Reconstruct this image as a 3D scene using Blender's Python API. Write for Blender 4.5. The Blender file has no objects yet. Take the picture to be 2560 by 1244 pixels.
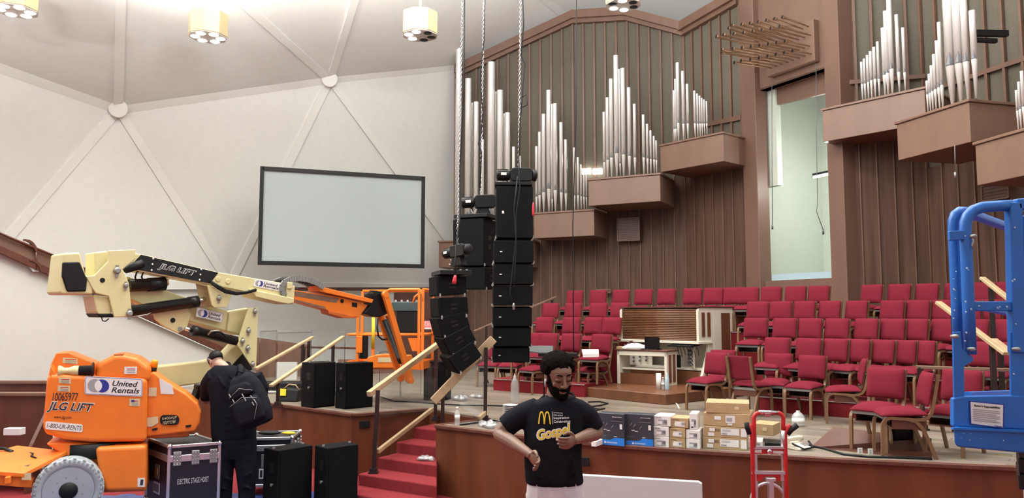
import bpy, math, random
from mathutils import Vector as V, Matrix
SC = bpy.context.scene
COL = SC.collection
random.seed(7)
PI = math.pi
# ---------------------------------------------------------------- camera
CAMZ, FPX, CX, CY = 2.4, 1900.0, 1280.0, 622.0
PITCH = math.atan(158.0 / FPX)
cam_d = bpy.data.cameras.new('camera')
cam = bpy.data.objects.new('camera', cam_d); COL.objects.link(cam)
cam_d.sensor_width = 36.0; cam_d.lens = FPX / 2560 * 36.0
cam_d.clip_start = 0.05; cam_d.clip_end = 200
cam.location = (0, 0, CAMZ); cam.rotation_euler = (PI / 2 + PITCH, 0, 0)
SC.camera = cam
# ---------------------------------------------------------------- exposure, world, lamps
vs = SC.view_settings
vs.view_transform = 'Standard'; vs.look = 'None'; vs.gamma = 1.0; vs.use_curve_mapping = False
vs.exposure = -0.4
wd = bpy.data.worlds.new('world'); SC.world = wd; wd.use_nodes = True
wd.node_tree.nodes['Background'].inputs[0].default_value = (1.0, 0.99, 0.97, 1)
wd.node_tree.nodes['Background'].inputs[1].default_value = 1.0
def lamp(name, kind, loc, power, size=0.5, aim=None, col=(1, .95, .88), spot=None, blend=.6):
    d = bpy.data.lights.new(name, kind); d.energy = power; d.color = col
    if kind == 'AREA': d.shape = 'DISK'; d.size = size
    else: d.shadow_soft_size = size
    if spot: d.spot_size = math.radians(spot); d.spot_blend = blend
    o = bpy.data.objects.new(name, d); COL.objects.link(o); o.location = loc
    if aim is not None:
        o.rotation_euler = (V(aim) - V(loc)).to_track_quat('-Z', 'Y').to_euler()
    return o
for i, (x, y, z, w) in enumerate([(-5, 4, 9.0, 220), (1.5, 3, 9.5, 240), (6.5, 5, 9.5, 240), (-2, 9.5, 10.0, 260), (4.5, 10.5, 10.0, 280), (-8, 9, 8.0, 150)]):
    lamp('house_and_fill_lamp', 'AREA', (x, y, z), w, 1.2, (x, y + .01, 0))
lamp('house_and_fill_lamp', 'AREA', (-1.0, 12.5, 9.4), 130, 1.0, (-2.5, 20.5, 4.5))  # unseen fill added to brighten the back-left wall and dome
for i, (x, y, z, w) in enumerate([(-5.5, 5, 6.4, 1700), (0, 5, 6.6, 1500), (6, 6, 7.0, 600), (-2.5, 8.2, 7.4, 2000), (3, 8.8, 7.4, 1100), (-8.0, 7.0, 6.4, 1300)]):
    lamp('dome_fill', 'AREA', (x, y, z), w, 1.0, (x, y + .01, z + 5), col=(.95, 1, .99))  # unseen upward lamps added to brighten the dome
# ---------------------------------------------------------------- pixel rays -> places
_f = V((0, math.cos(PITCH), math.sin(PITCH))); _u = V((0, -math.sin(PITCH), math.cos(PITCH))); CAM = V((0, 0, CAMZ))
def ray(px, py): return _f * FPX + V((1, 0, 0)) * (px - CX) - _u * (py - CY)
def P(px, py, Y):
    d = ray(px, py); return CAM + d * (Y / d.y)
def PZ(px, py, z):
    d = ray(px, py); return CAM + d * ((z - CAMZ) / d.z)
def PL(px, py, a, n):
    d = ray(px, py); n = V(n); return CAM + d * ((V(a) - CAM).dot(n) / d.dot(n))
def XL(px, a, b, py=780):
    """plan point where the column px (at height py) meets the plan line a-b"""
    d = ray(px, py); r = d.x / d.y
    t = (r * a[1] - a[0]) / ((b[0] - a[0]) - r * (b[1] - a[1])); return V((a[0] + (b[0] - a[0]) * t, a[1] + (b[1] - a[1]) * t, 0))
def ZY(px, py, Y): return P(px, py, Y).z
# ---------------------------------------------------------------- materials
def nt(name):
    m = bpy.data.materials.new(name); m.use_nodes = True
    n = m.node_tree.nodes; return m, n, m.node_tree.links, n['Principled BSDF']
def pm(name, col, rough=.5, metal=0.0, var=.08, scale=6.0, bump=0.0, bscale=60.0, stretch=(1, 1, 1), spec=.5, coat=0.0):
    m, n, l, b = nt(name)
    b.inputs['Roughness'].default_value = rough; b.inputs['Metallic'].default_value = metal
    b.inputs['Specular IOR Level'].default_value = spec
    if coat: b.inputs['Coat Weight'].default_value = coat
    tc = n.new('ShaderNodeTexCoord'); mp = n.new('ShaderNodeMapping'); l.new(tc.outputs['Object'], mp.inputs[0]); mp.inputs['Scale'].default_value = stretch
    t = n.new('ShaderNodeTexNoise'); t.inputs['Scale'].default_value = scale; t.inputs['Detail'].default_value = 5
    l.new(mp.outputs[0], t.inputs['Vector'])
    r = n.new('ShaderNodeMapRange'); r.inputs[1].default_value = .3; r.inputs[2].default_value = .7; l.new(t.outputs[0], r.inputs[0])
    mx = n.new('ShaderNodeMix'); mx.data_type = 'RGBA'; l.new(r.outputs[0], mx.inputs[0])
    mx.inputs[6].default_value = (*[c * (1 - var) for c in col], 1); mx.inputs[7].default_value = (*[min(1, c * (1 + var)) for c in col], 1)
    l.new(mx.outputs[2], b.inputs['Base Color'])
    if bump:
        t2 = n.new('ShaderNodeTexNoise'); t2.inputs['Scale'].default_value = bscale; t2.inputs['Detail'].default_value = 3; l.new(mp.outputs[0], t2.inputs['Vector'])
        bp = n.new('ShaderNodeBump'); bp.inputs['Strength'].default_value = bump; bp.inputs['Distance'].default_value = .01
        l.new(t2.outputs[0], bp.inputs['Height']); l.new(bp.outputs[0], b.inputs['Normal'])
    return m
def emit(name, col, s):
    m, n, l, b = nt(name); b.inputs['Base Color'].default_value = (*col, 1)
    b.inputs['Emission Color'].default_value = (*col, 1); b.inputs['Emission Strength'].default_value = s
    return m
def glass(name, col=(1, 1, 1), a=.12, rough=.03, milk=0.0):
    """thin clear sheet: mostly see-through with a mirror-like sheen"""
    m, n, l, b = nt(name); out = n['Material Output']
    tr = n.new('ShaderNodeBsdfTransparent'); tr.inputs[0].default_value = (*col, 1)
    gl = n.new('ShaderNodeBsdfGlossy'); gl.inputs['Roughness'].default_value = rough
    fr = n.new('ShaderNodeLayerWeight'); pw = n.new('ShaderNodeMath'); pw.operation = 'POWER'; pw.inputs[1].default_value = 4; l.new(fr.outputs['Facing'], pw.inputs[0])
    ad = n.new('ShaderNodeMath'); ad.operation = 'MULTIPLY_ADD'; ad.inputs[1].default_value = .5; ad.inputs[2].default_value = a; l.new(pw.outputs[0], ad.inputs[0])
    mx = n.new('ShaderNodeMixShader'); l.new(ad.outputs[0], mx.inputs[0]); l.new(tr.outputs[0], mx.inputs[1]); l.new(gl.outputs[0], mx.inputs[2])
    df = n.new('ShaderNodeBsdfDiffuse'); df.inputs[0].default_value = (.85, .85, .84, 1); m2 = n.new('ShaderNodeMixShader'); m2.inputs[0].default_value = milk; l.new(mx.outputs[0], m2.inputs[1]); l.new(df.outputs[0], m2.inputs[2])
    l.new(m2.outputs[0] if milk else mx.outputs[0], out.inputs[0]); return m
def tilefloor(name):
    m, n, l, b = nt(name)
    tc = n.new('ShaderNodeTexCoord'); mp = n.new('ShaderNodeMapping'); mp.inputs['Rotation'].default_value = (0, 0, .64); l.new(tc.outputs['Object'], mp.inputs[0])
    br = n.new('ShaderNodeTexBrick'); br.offset = .5; br.inputs['Scale'].default_value = 1; br.inputs['Brick Width'].default_value = 1.3; br.inputs['Row Height'].default_value = .16
    br.inputs['Mortar Size'].default_value = .006; br.inputs['Color1'].default_value = (.25, .2, .155, 1); br.inputs['Color2'].default_value = (.165, .125, .09, 1); br.inputs['Mortar'].default_value = (.1, .08, .065, 1)
    l.new(mp.outputs[0], br.inputs['Vector'])
    t = n.new('ShaderNodeTexNoise'); t.inputs['Scale'].default_value = 5; t.inputs['Detail'].default_value = 8; mp2 = n.new('ShaderNodeMapping'); mp2.inputs['Scale'].default_value = (.5, 4, 1); mp2.inputs['Rotation'].default_value = (0, 0, .64)
    l.new(tc.outputs['Object'], mp2.inputs[0]); l.new(mp2.outputs[0], t.inputs['Vector'])
    mx = n.new('ShaderNodeMix'); mx.data_type = 'RGBA'; mx.blend_type = 'OVERLAY'; mx.inputs[0].default_value = .55
    l.new(br.outputs[0], mx.inputs[6]); l.new(t.outputs[1], mx.inputs[7])
    hs = n.new('ShaderNodeHueSaturation'); hs.inputs['Saturation'].default_value = .9; hs.inputs['Value'].default_value = 1.08; l.new(mx.outputs[2], hs.inputs['Color']); l.new(hs.outputs[0], b.inputs['Base Color'])
    b.inputs['Roughness'].default_value = .38
    return m
M = {}
def mk(k, *a, **kw): M[k] = pm(k.replace('_', ' '), *a, **kw)
mk('plaster', (.695, .69, .66), .8, var=.02)
mk('plaster_cream', (.575, .565, .535), .75, var=.02)
mk('rib', (.715, .71, .675), .7, var=.01)
mk('organ_wood', (.16, .085, .057), .45, var=.12, scale=3, stretch=(1, 1, .25))
mk('chest_wood', (.19, .108, .075), .42, var=.08, scale=3, stretch=(1, 1, .3))
mk('pillar_wood', (.17, .095, .068), .45, var=.08, scale=2, stretch=(1, 1, .3))
mk('plank', (.098, .053, .037), .55, spec=.2, var=.3, scale=9, stretch=(1, 1, .06), bump=.1)
mk('grille', (.125, .110, .083), .85, var=.12, scale=40, bump=.2, bscale=300)
mk('dark_wood', (.10, .035, .022), .35, var=.2, scale=4, stretch=(1, 1, .3))
mk('stage_wood', (.135, .043, .02), .35, spec=.3, var=.22, scale=5, stretch=(1, 1, .12))
mk('lip_wood', (.11, .04, .027), .4, spec=.3, var=.15)
mk('console_wood', (.155, .06, .027), .35, var=.2, scale=6, stretch=(1, 1, .2))
mk('oak', (.175, .095, .05), .45, spec=.3, var=.18, scale=14, stretch=(1, 1, .2))
mk('rail_oak', (.46, .33, .19), .35, var=.12, scale=10)
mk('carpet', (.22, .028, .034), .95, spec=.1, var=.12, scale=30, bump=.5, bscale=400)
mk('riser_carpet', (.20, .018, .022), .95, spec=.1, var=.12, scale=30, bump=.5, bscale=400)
mk('fabric', (.175, .017, .031), .9, spec=.08, var=.09, scale=90, bump=.35, bscale=700)
mk('silver', (.90, .90, .88), .36, .45, var=.02)
mk('silver_dark', (.14, .14, .15), .35, .5, var=.05)
mk('aluminium', (.62, .63, .65), .35, .85, var=.05)
mk('chrome', (.75, .75, .75), .15, 1, var=.02)
mk('worn_paint', (.22, .13, .085), .4, var=.2, scale=8)
mk('pebble_grey', (.10, .115, .11), .6)
mk('steel', (.32, .32, .31), .45, .6, var=.05)
mk('bronze', (.34, .20, .12), .3, .6, var=.1)
mk('black', (.010, .010, .011), .5, var=.15, spec=.25)
mk('black_satin', (.011, .011, .012), .35, var=.1, spec=.3)
mk('speaker', (.007, .007, .008), .6, var=.2, bump=.25, bscale=500, spec=.07)
mk('grille_black', (.009, .009, .010), .8, spec=.06, var=.2, bump=.6, bscale=900)
mk('post', (.02, .012, .01), .35, var=.1)
mk('screen', (.335, .375, .385), .75, var=.01)
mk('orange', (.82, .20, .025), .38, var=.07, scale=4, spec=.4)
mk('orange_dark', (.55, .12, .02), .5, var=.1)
mk('cream', (.66, .60, .31), .42, var=.04, scale=3)
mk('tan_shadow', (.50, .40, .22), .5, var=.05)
mk('gold', (.47, .385, .22), .35, .15, var=.04)
mk('gold_under', (.50, .46, .42), .5, .1, var=.04)
mk('white', (.78, .77, .74), .5, var=.02)
mk('offwhite', (.74, .69, .57), .45, var=.03)
mk('paper', (.74, .73, .72), .6, var=.02)
mk('label_tan', (.62, .52, .32), .6, var=.04)
mk('kraft', (.42, .285, .15), .75, var=.06, scale=10)
mk('blue', (.012, .13, .48), .38, var=.12, scale=5)
mk('blue_box', (.01, .19, .66), .45, var=.03)
mk('box_dark', (.028, .033, .045), .45, var=.05)
mk('red', (.52, .025, .028), .3, var=.06)
mk('red_plastic', (.6, .03, .04), .4, var=.05)
mk('rubber_grey', (.36, .40, .42), .8, var=.1, scale=20, bump=.2, bscale=80)
mk('wheel_grey', (.33, .37, .41), .5, var=.06)
mk('ink', (.015, .015, .02), .5, var=.0)
mk('navy', (.02, .035, .28), .5, var=.0)
mk('logo_grey', (.33, .33, .34), .5, var=.0)
mk('yellow', (.75, .55, .02), .5, var=.04)
mk('amber', (.75, .33, .02), .25, var=.05)
mk('teal', (.045, .075, .08), .5, var=.1)
mk('case_black', (.012, .012, .02), .4, var=.1)
mk('tarp', (.03, .05, .17), .3, var=.4, scale=8, bump=.8, bscale=12)
mk('skin', (.195, .105, .066), .5, var=.06, scale=30)
mk('skin_light', (.42, .27, .2), .5, var=.05, scale=30)
mk('hair', (.007, .005, .004), .95, spec=.05, var=.3, scale=60, bump=1.0, bscale=160)
mk('lips', (.30, .13, .10), .5, var=.05)
mk('tee', (.010, .010, .014), .9, spec=.08, var=.2, scale=12, bump=.25, bscale=25)
mk('denim', (.010, .010, .015), .9, spec=.08, var=.25, scale=14, bump=.3, bscale=30)
mk('board_white', (.60, .65, .655), .6, var=.02)
mk('pants_white', (.60, .60, .615), .85, var=.05, scale=8, bump=.3, bscale=14)
mk('pack', (.010, .010, .014), .8, spec=.12, var=.2, bump=.3, bscale=80)
mk('tee_yellow', (.80, .52, .02), .6, var=.06)
mk('room_green', (.55, .60, .53), .8, var=.02)
mk('sill_blue', (.42, .56, .64), .6, var=.02)
M['stage_tile'] = tilefloor('stage tile')
M['acrylic'] = glass('acrylic', (.96, .97, .97), .03)
M['acrylic_edge'] = glass('acrylic edge', (.8, .83, .84), .3)
M['clear'] = glass('clear plastic', (.93, .95, .96), .12, .1, .3)
M['bag'] = glass('plastic bag', (.9, .9, .92), .25, .25, .18)
M['lamp_and_reflection'] = emit('lit lamp and reflection', (1, .95, .86), 14)  # lit bulbs, and the glow given to the window reflections
M['tube_lit'] = emit('lit tube', (1, 1, .97), 22)
M['exit_red'] = emit('exit sign red', (.75, .12, .12), .6)
# ---------------------------------------------------------------- mesh building
INV = {}
class MB:
    def __init__(s, root=None):
        s.v = []; s.f = []; s.sm = []; s.T = INV[root.name] if root is not None else None
    def add(s, vs, fs, smooth=False):
        k = len(s.v); s.v += [V(p) for p in vs]; s.f += [tuple(i + k for i in f) for f in fs]; s.sm += [smooth] * len(fs); return s
    def box(s, c, size, R=None):
        c = V(c); h = V(size) / 2; R = R or Matrix.Identity(3)
        vs = [c + R @ V((sx * h.x, sy * h.y, sz * h.z)) for sx in (-1, 1) for sy in (-1, 1) for sz in (-1, 1)]
        return s.add(vs, [(0, 1, 3, 2), (4, 6, 7, 5), (0, 4, 5, 1), (2, 3, 7, 6), (0, 2, 6, 4), (1, 5, 7, 3)])
    def bar(s, a, b, w, h=None, up=(0, 0, 1)):
        a = V(a); b = V(b); h = h or w; d = (b - a); L = d.length; d.normalize(); up = V(up)
        x = d.cross(up)
        if x.length < 1e-4: x = d.cross(V((0, 1, 0)))
        x.normalize(); z = x.cross(d)
        return s.box((a + b) / 2, (w, L, h), Matrix((x, d, z)).transposed())
    def prism(s, pts, vec, vec0=None):
        pts = [V(p) for p in pts]; vec = V(vec); n = len(pts)
        if vec0 is not None: pts = [p + V(vec0) for p in pts]
        vs = pts + [p + vec for p in pts]
        return s.add(vs, [tuple(range(n)), tuple(range(2 * n - 1, n - 1, -1))] + [(i, i + n, (i + 1) % n + n, (i + 1) % n) for i in range(n)])
    def tube(s, pts, r, n=8, closed=False, caps=True, sx=1.0):
        pts = [V(p) for p in pts]; m = len(pts); rs = r if isinstance(r, (list, tuple)) else [r] * m
        vs = []; prev = None
        for i, p in enumerate(pts):
            if closed: d = pts[(i + 1) % m] - pts[i - 1]
            else: d = pts[min(i + 1, m - 1)] - pts[max(i - 1, 0)]
            d.normalize()
            if prev is None:
                u = d.cross(V((0, 0, 1)))
                if u.length < 1e-3: u = d.cross(V((0, 1, 0)))
            else: u = prev - d * prev.dot(d)
            u.normalize(); prev = u; w = d.cross(u)
            for k in range(n):
                a = 2 * PI * k / n; vs.append(p + u * (math.cos(a) * rs[i] * sx) + w * (math.sin(a) * rs[i]))
        fs = []
        for i in range(m if closed else m - 1):
            j = (i + 1) % m
            for k in range(n): fs.append((i * n + k, i * n + (k + 1) % n, j * n + (k + 1) % n, j * n + k))
        s.add(vs, fs, True)
        if caps and not closed:
            k0 = len(s.v) - m * n
            s.f += [tuple(k0 + k for k in range(n - 1, -1, -1)), tuple(k0 + (m - 1) * n + k for k in range(n))]; s.sm += [False, False]
        return s
    def lathe(s, prof, c=(0, 0, 0), axis=(0, 0, 1), n=20, smooth=True, a0=0.0):
        c = V(c); ax = V(axis).normalized(); u = ax.cross(V((0, 0, 1)))
        if u.length < 1e-3: u = V((1, 0, 0))
        u.normalize(); w = ax.cross(u); vs = []
        for r, h in prof:
            for k in range(n):
                a = 2 * PI * (k + a0) / n; vs.append(c + ax * h + u * (r * math.cos(a)) + w * (r * math.sin(a)))
        fs = [(i * n + k, i * n + (k + 1) % n, (i + 1) * n + (k + 1) % n, (i + 1) * n + k) for i in range(len(prof) - 1) for k in range(n)]
        s.add(vs, fs, smooth); k0 = len(s.v) - len(vs)
        if prof[0][0] > 1e-5: s.f.append(tuple(k0 + k for k in range(n - 1, -1, -1))); s.sm.append(False)
        if prof[-1][0] > 1e-5: s.f.append(tuple(k0 + (len(prof) - 1) * n + k for k in range(n))); s.sm.append(False)
        return s
    def ell(s, c, r, R=None, n=14, m=9):
        c = V(c); R = R or Matrix.Identity(3); vs = []
        for i in range(m + 1):
            t = PI * i / m
            for k in range(n):
                a = 2 * PI * k / n; vs.append(c + R @ V((r[0] * math.sin(t) * math.cos(a), r[1] * math.sin(t) * math.sin(a), r[2] * math.cos(t))))
        return s.add(vs, [(i * n + k, (i + 1) * n + k, (i + 1) * n + (k + 1) % n, i * n + (k + 1) % n) for i in range(m) for k in range(n)], True)
    def loft(s, rings, smooth=True):
        """rings: lists of equal-length closed loops of points"""
        n = len(rings[0]); vs = [p for r in rings for p in r]
        fs = [(i * n + k, i * n + (k + 1) % n, (i + 1) * n + (k + 1) % n, (i + 1) * n + k) for i in range(len(rings) - 1) for k in range(n)]
        s.add(vs, fs, smooth); k0 = len(s.v) - len(vs)
        s.f += [tuple(k0 + k for k in range(n - 1, -1, -1)), tuple(k0 + (len(rings) - 1) * n + k for k in range(n))]; s.sm += [smooth, smooth]; return s
    def build(s, name, mat, parent=None, bevel=0, seg=2, sub=0, label=None, stuff=False):
        import bmesh
        me = bpy.data.meshes.new(name)
        vs = [s.T @ p for p in s.v] if s.T is not None else s.v
        me.from_pydata([tuple(p) for p in vs], [], s.f)
        me.polygons.foreach_set('use_smooth', s.sm)
        bm = bmesh.new(); bm.from_mesh(me); bmesh.ops.recalc_face_normals(bm, faces=bm.faces); bm.to_mesh(me); bm.free()
        me.materials.append(M[mat] if isinstance(mat, str) else mat)
        o = bpy.data.objects.new(name, me); COL.objects.link(o)
        if parent is not None: o.parent = parent; INV[o.name] = INV.get(parent.name, Matrix.Identity(4))
        if bevel:
            b = o.modifiers.new('bevel', 'BEVEL'); b.width = bevel; b.segments = seg; b.limit_method = 'ANGLE'; b.angle_limit = .6
            if seg > 1: b.harden_normals = True
        if sub: q = o.modifiers.new('sub', 'SUBSURF'); q.levels = sub; q.render_levels = sub
        if label: o['label'] = label
        if stuff: o['kind'] = 'stuff'
        return o
def thing(name, label, cat, loc=(0, 0, 0), rz=0.0, group=None, R=None):
    o = bpy.data.objects.new(name, None); COL.objects.link(o)
    Mx = Matrix.Translation(V(loc)) @ (R.to_4x4() if R is not None else Matrix.Rotation(rz, 4, 'Z'))
    o.matrix_world = Mx; o.empty_display_size = .1; INV[o.name] = Mx.inverted()
    o['label'] = label; o['category'] = cat
    if group: o['group'] = group
    return o
def tag(o, label, cat, group=None):
    o['label'] = label; o['category'] = cat
    if group: o['group'] = group
    return o
def solo(mb, name, mat, label, cat, loc=None, group=None, **kw):
    """a thing that is one mesh; its origin is put at loc (world)"""
    if loc is None:
        loc = V((sum(p.x for p in mb.v) / len(mb.v), sum(p.y for p in mb.v) / len(mb.v), min(p.z for p in mb.v)))
    loc = V(loc); mb.T = Matrix.Translation(-loc); o = mb.build(name, mat, None, **kw); o.location = loc
    INV[o.name] = Matrix.Translation(-loc)
    return tag(o, label, cat, group)
def struct(mb, name, mat, parent=None, **kw):
    o = mb.build(name, mat, parent, **kw); o['kind'] = 'structure'; return o
def dup(root, loc, rz=0.0, label=None, group=None):
    r = root.copy(); COL.objects.link(r); r.matrix_world = Matrix.Translation(V(loc)) @ Matrix.Rotation(rz, 4, 'Z')
    INV[r.name] = r.matrix_world.inverted()
    if label: r['label'] = label
    if group: r['group'] = group
    for ch in list(root.children):
        c = ch.copy(); COL.objects.link(c); c.parent = r
        for g in list(ch.children):
            d = g.copy(); COL.objects.link(d); d.parent = c
    return r
def frame(o, x, y):
    """matrix whose XY plane holds lettering: origin o, x along the line, y up"""
    x = V(x).normalized(); z = x.cross(V(y)).normalized(); y = z.cross(x)
    m = Matrix((x, y, z)).transposed().to_4x4(); m.translation = V(o); return m
def txt(s, m, w, h, mat, parent, name='lettering', shear=0.0, bold=0.0, ext=.0006, spacing=1.0, lines=1):
    """lettering of given width and height, left-bottom at the frame's origin"""
    c = bpy.data.curves.new(name, 'FONT'); c.body = s; c.size = 1; c.shear = shear; c.offset = bold; c.extrude = 0; c.space_character = spacing
    c.space_line = .82
    c.resolution_u = 3
    o = bpy.data.objects.new(name, c); COL.objects.link(o)
    bpy.context.view_layer.update()
    bb = [V(p) for p in o.bound_box]; x0, x1 = min(p.x for p in bb), max(p.x for p in bb); y0, y1 = min(p.y for p in bb), max(p.y for p in bb)
    sx, sy = w / (x1 - x0), h / (y1 - y0)
    c.extrude = ext
    bpy.context.view_layer.update()
    me = bpy.data.meshes.new_from_object(o.evaluated_get(bpy.context.evaluated_depsgraph_get()))
    bpy.data.objects.remove(o); bpy.data.curves.remove(c)
    me.transform(INV.get(parent.name, Matrix.Identity(4)) @ m @ Matrix.Translation(V((-x0 * sx, -y0 * sy, 0))) @ Matrix.Diagonal((sx, sy, 1.0, 1)))
    me.materials.clear(); me.materials.append(M[mat] if isinstance(mat, str) else mat)
    o = bpy.data.objects.new(name, me); COL.objects.link(o); o.parent = parent
    return o
ORD = 'first second third fourth fifth sixth seventh eighth ninth tenth eleventh twelfth thirteenth fourteenth fifteenth sixteenth seventeenth eighteenth nineteenth'.split()
def arc(c, r, a0, a1, n, u, w):
    return [V(c) + V(u) * (r * math.cos(a0 + (a1 - a0) * i / n)) + V(w) * (r * math.sin(a0 + (a1 - a0) * i / n)) for i in range(n + 1)]
def rrect(w, h, r, n=4):
    """rounded rectangle outline in 2D"""
    out = []
    for cx, cy, a in ((w / 2 - r, h / 2 - r, 0), (-w / 2 + r, h / 2 - r, 90), (-w / 2 + r, -h / 2 + r, 180), (w / 2 - r, -h / 2 + r, 270)):
        for i in range(n + 1):
            t = math.radians(a + 90 * i / n); out.append((cx + r * math.cos(t), cy + r * math.sin(t)))
    return out
# ================================================================ the setting
STZ = 0.9
def fz(y): return max(0.0, .07 * (9.0 - y))
mb = MB(); mb.add([(-24, -6, fz(-6)), (16, -6, fz(-6)), (16, 9, 0), (-24, 9, 0), (16, 30, 0), (-24, 30, 0)], [(0, 1, 2, 3), (3, 2, 4, 5)])
struct(mb, 'floor', 'carpet')
# ---- stage: left block, stair notch, curved thrust on the right
pA0 = PZ(430, 985, STZ); pA1 = PZ(640, 1003, STZ); pA = PZ(880, 1035, STZ); pB = PZ(1072, 1021, STZ)
pD = PZ(1225, 1046, STZ); pC = PZ(1090, 1062, STZ)
FR = [PZ(x, y, STZ) for x, y in ((1090, 1062), (1280, 1085), (1480, 1106), (1670, 1121), (1860, 1133), (2080, 1146), (2300, 1157), (2530, 1167))]
# smooth the thrust's front
front = []
for i in range(len(FR) - 1):
    p0 = FR[max(i - 1, 0)]; p1 = FR[i]; p2 = FR[i + 1]; p3 = FR[min(i + 2, len(FR) - 1)]
    for k in range(5):
        t = k / 5; front.append(.5 * ((2 * p1) + (p2 - p0) * t + (2 * p0 - 5 * p1 + 4 * p2 - p3) * t * t + (3 * p1 - p0 - 3 * p2 + p3) * t ** 3))
front.append(FR[-1]); front.append(FR[-1] + (FR[-1] - FR[-2]) * 1.6)
outline = [pA0, pA1, pA, pB, pD] + front
def plan(p, z): return V((p.x, p.y, z))
back = [V((14, 9, 0)), V((14, 24, 0)), V((-9, 24, 0)), V((-9, pA0.y + .6, 0))]
pts = [plan(p, 0) for p in outline + back]
mb = MB(); mb.prism([plan(p, -.3) for p in pts], (0, 0, STZ - .03 + .3)); stage = struct(mb, 'stage_platform', 'stage_wood')
mb = MB(); mb.prism([plan(p, STZ - .03) for p in pts], (0, 0, .03)); struct(mb, 'stage_floor', 'stage_tile', stage)
mb = MB()
def lipline(ps, w=.07, h=.05):
    for a, b in zip(ps[:-1], ps[1:]): mb.bar(plan(a, STZ - h / 2 + .012), plan(b, STZ - h / 2 + .012) + (b - a).normalized() * .01, w, h)
lipline([pA0, pA1, pA, pB]); lipline(front); lipline([pD, pC])
struct(mb, 'stage_lip', 'lip_wood', stage, bevel=.012, seg=2)
# ---- carpeted stairs rising into the notch
SU = V((.53, .85, 0)).normalized(); SS = V((.85, -.53, 0)).normalized()
st_left = PZ(895, 1183, STZ - .6)
for k in range(1, 7):
    z = STZ - .15 * k
    a = plan(st_left, 0) + SU * (.375 * (4 - k))
    if k == 6: break
    cr = ray(1094, 1150); cl = plan(pC, 0) + V((.02, 0, 0))           # the steps die into the thrust's left corner
    def rt(p):
        d2 = V((cr.x, cr.y, 0)); t = ((cl.x - p.x) * d2.y - (cl.y - p.y) * d2.x) / (SS.x * d2.y - SS.y * d2.x); return p + SS * t
    bk_ = .375 * k + .15 if k > 1 else .5
    ps = [a, rt(a)]
    inn = cl + V((cr.x, cr.y, 0)).normalized() * .25
    if rt(a).y > cl.y: ps = [a, a + SS * 1.7, a + SS * 1.7 + SU * bk_, a + SU * bk_]
    else: ps = [a, rt(a), inn, inn + SU * max(.1, bk_ - .6), a + SU * bk_]
    mb = MB(); mb.prism([plan(p, -.2) for p in ps], (0, 0, z + .2))
    o = struct(mb, 'stair_step', 'carpet', bevel=.022, seg=2)
# ---- choir risers
RP = V((4.12, 11.5, 0)); RS = V((.8, -.6, 0)); RN = V((.6, .8, 0))
RZ = [1.13, 1.43, 1.73, 2.03]
def tr(px, k):
    o = RP + RN * (.9 * k); q = XL(px, o, o + RS, 980 - 40 * k); return (q - o).dot(RS)
for k in range(4):
    z = RZ[k]; o = RP + RN * (.9 * k)
    spans = [(-(5.6 + .2 * k), 7.5)] if k == 3 else [(-(5.6 + .2 * k), tr(1462, k)), (tr(1893, k), 7.5)]   # the organ platform is let into the tiers
    for u0, u1 in spans:
        a, b = o + RS * u0, o + RS * u1; dp = 5.2 - .9 * k if k == 3 else .95
        mb = MB(); mb.prism([plan(a, .8), plan(b, .8), plan(b + RN * dp, .8), plan(a + RN * dp, .8)], (0, 0, z - .8 - .012))
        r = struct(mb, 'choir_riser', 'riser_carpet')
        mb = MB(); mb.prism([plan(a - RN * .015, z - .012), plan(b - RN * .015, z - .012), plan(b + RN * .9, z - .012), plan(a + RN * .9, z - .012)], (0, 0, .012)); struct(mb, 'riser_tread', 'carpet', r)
        mb = MB(); mb.bar(plan(a - RN * .01, z - .012), plan(b - RN * .01, z - .012), .012, .014); struct(mb, 'riser_nosing', 'aluminium', r)
# ---- geodesic dome: hubs, triangular panels, ribs
H = dict(H1=P(295, 273, 17.5), H2=P(824, 199, 20.0), R1=P(1520, 130, 26.0), U1=P(305, -263, 13.0), U2=P(985, -320, 14.5), U3=P(1765, -330, 15.5),
         LL=P(-420, 20, 12.5), L1=P(-85, 715, 15.5), L2=P(574, 712, 20.0), L3=P(1205, 718, 24.2), R2=P(2150, 130, 24.0), U4=P(2700, -500, 13.0), LA=P(-1000, 700, 10.0), T1=V((-7, 3, 11.5)), T2=V((0, 5, 13.5)), T3=V((8, 6, 12.5)), LB=P(-1700, -400, 7))
tris = [('H1', 'H2', 'U1'), ('H2', 'U2', 'U1'), ('H2', 'R1', 'U2'), ('R1', 'U3', 'U2'), ('H1', 'U1', 'LL'), ('H1', 'LL', 'L1'), ('H1', 'L1', 'L2'), ('H1', 'L2', 'H2'), ('H2', 'L2', 'L3'), ('H2', 'L3', 'R1'),
        ('R1', 'R2', 'U3'), ('R2', 'U4', 'U3'), ('LL', 'LA', 'L1'), ('U1', 'T1', 'LB'), ('U1', 'LB', 'LL'), ('LL', 'LB', 'LA'), ('U1', 'U2', 'T2'), ('U1', 'T2', 'T1'), ('U2', 'U3', 'T2'), ('U3', 'T3', 'T2'), ('U3', 'U4', 'T3')]
keys = list(H); mb = MB(); mb.add([H[k] for k in keys], [tuple(keys.index(k) for k in t) for t in tris])
dome = struct(mb, 'ceiling', 'plaster')
edges = {}
for t in tris:
    a, b, c = (H[k] for k in t); n = (b - a).cross(c - a).normalized()
    if n.dot(CAM - a) < 0: n = -n
    for i in range(3):
        e = tuple(sorted((t[i], t[(i + 1) % 3]))); edges.setdefault(e, []).append(n)
k = 0
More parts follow.
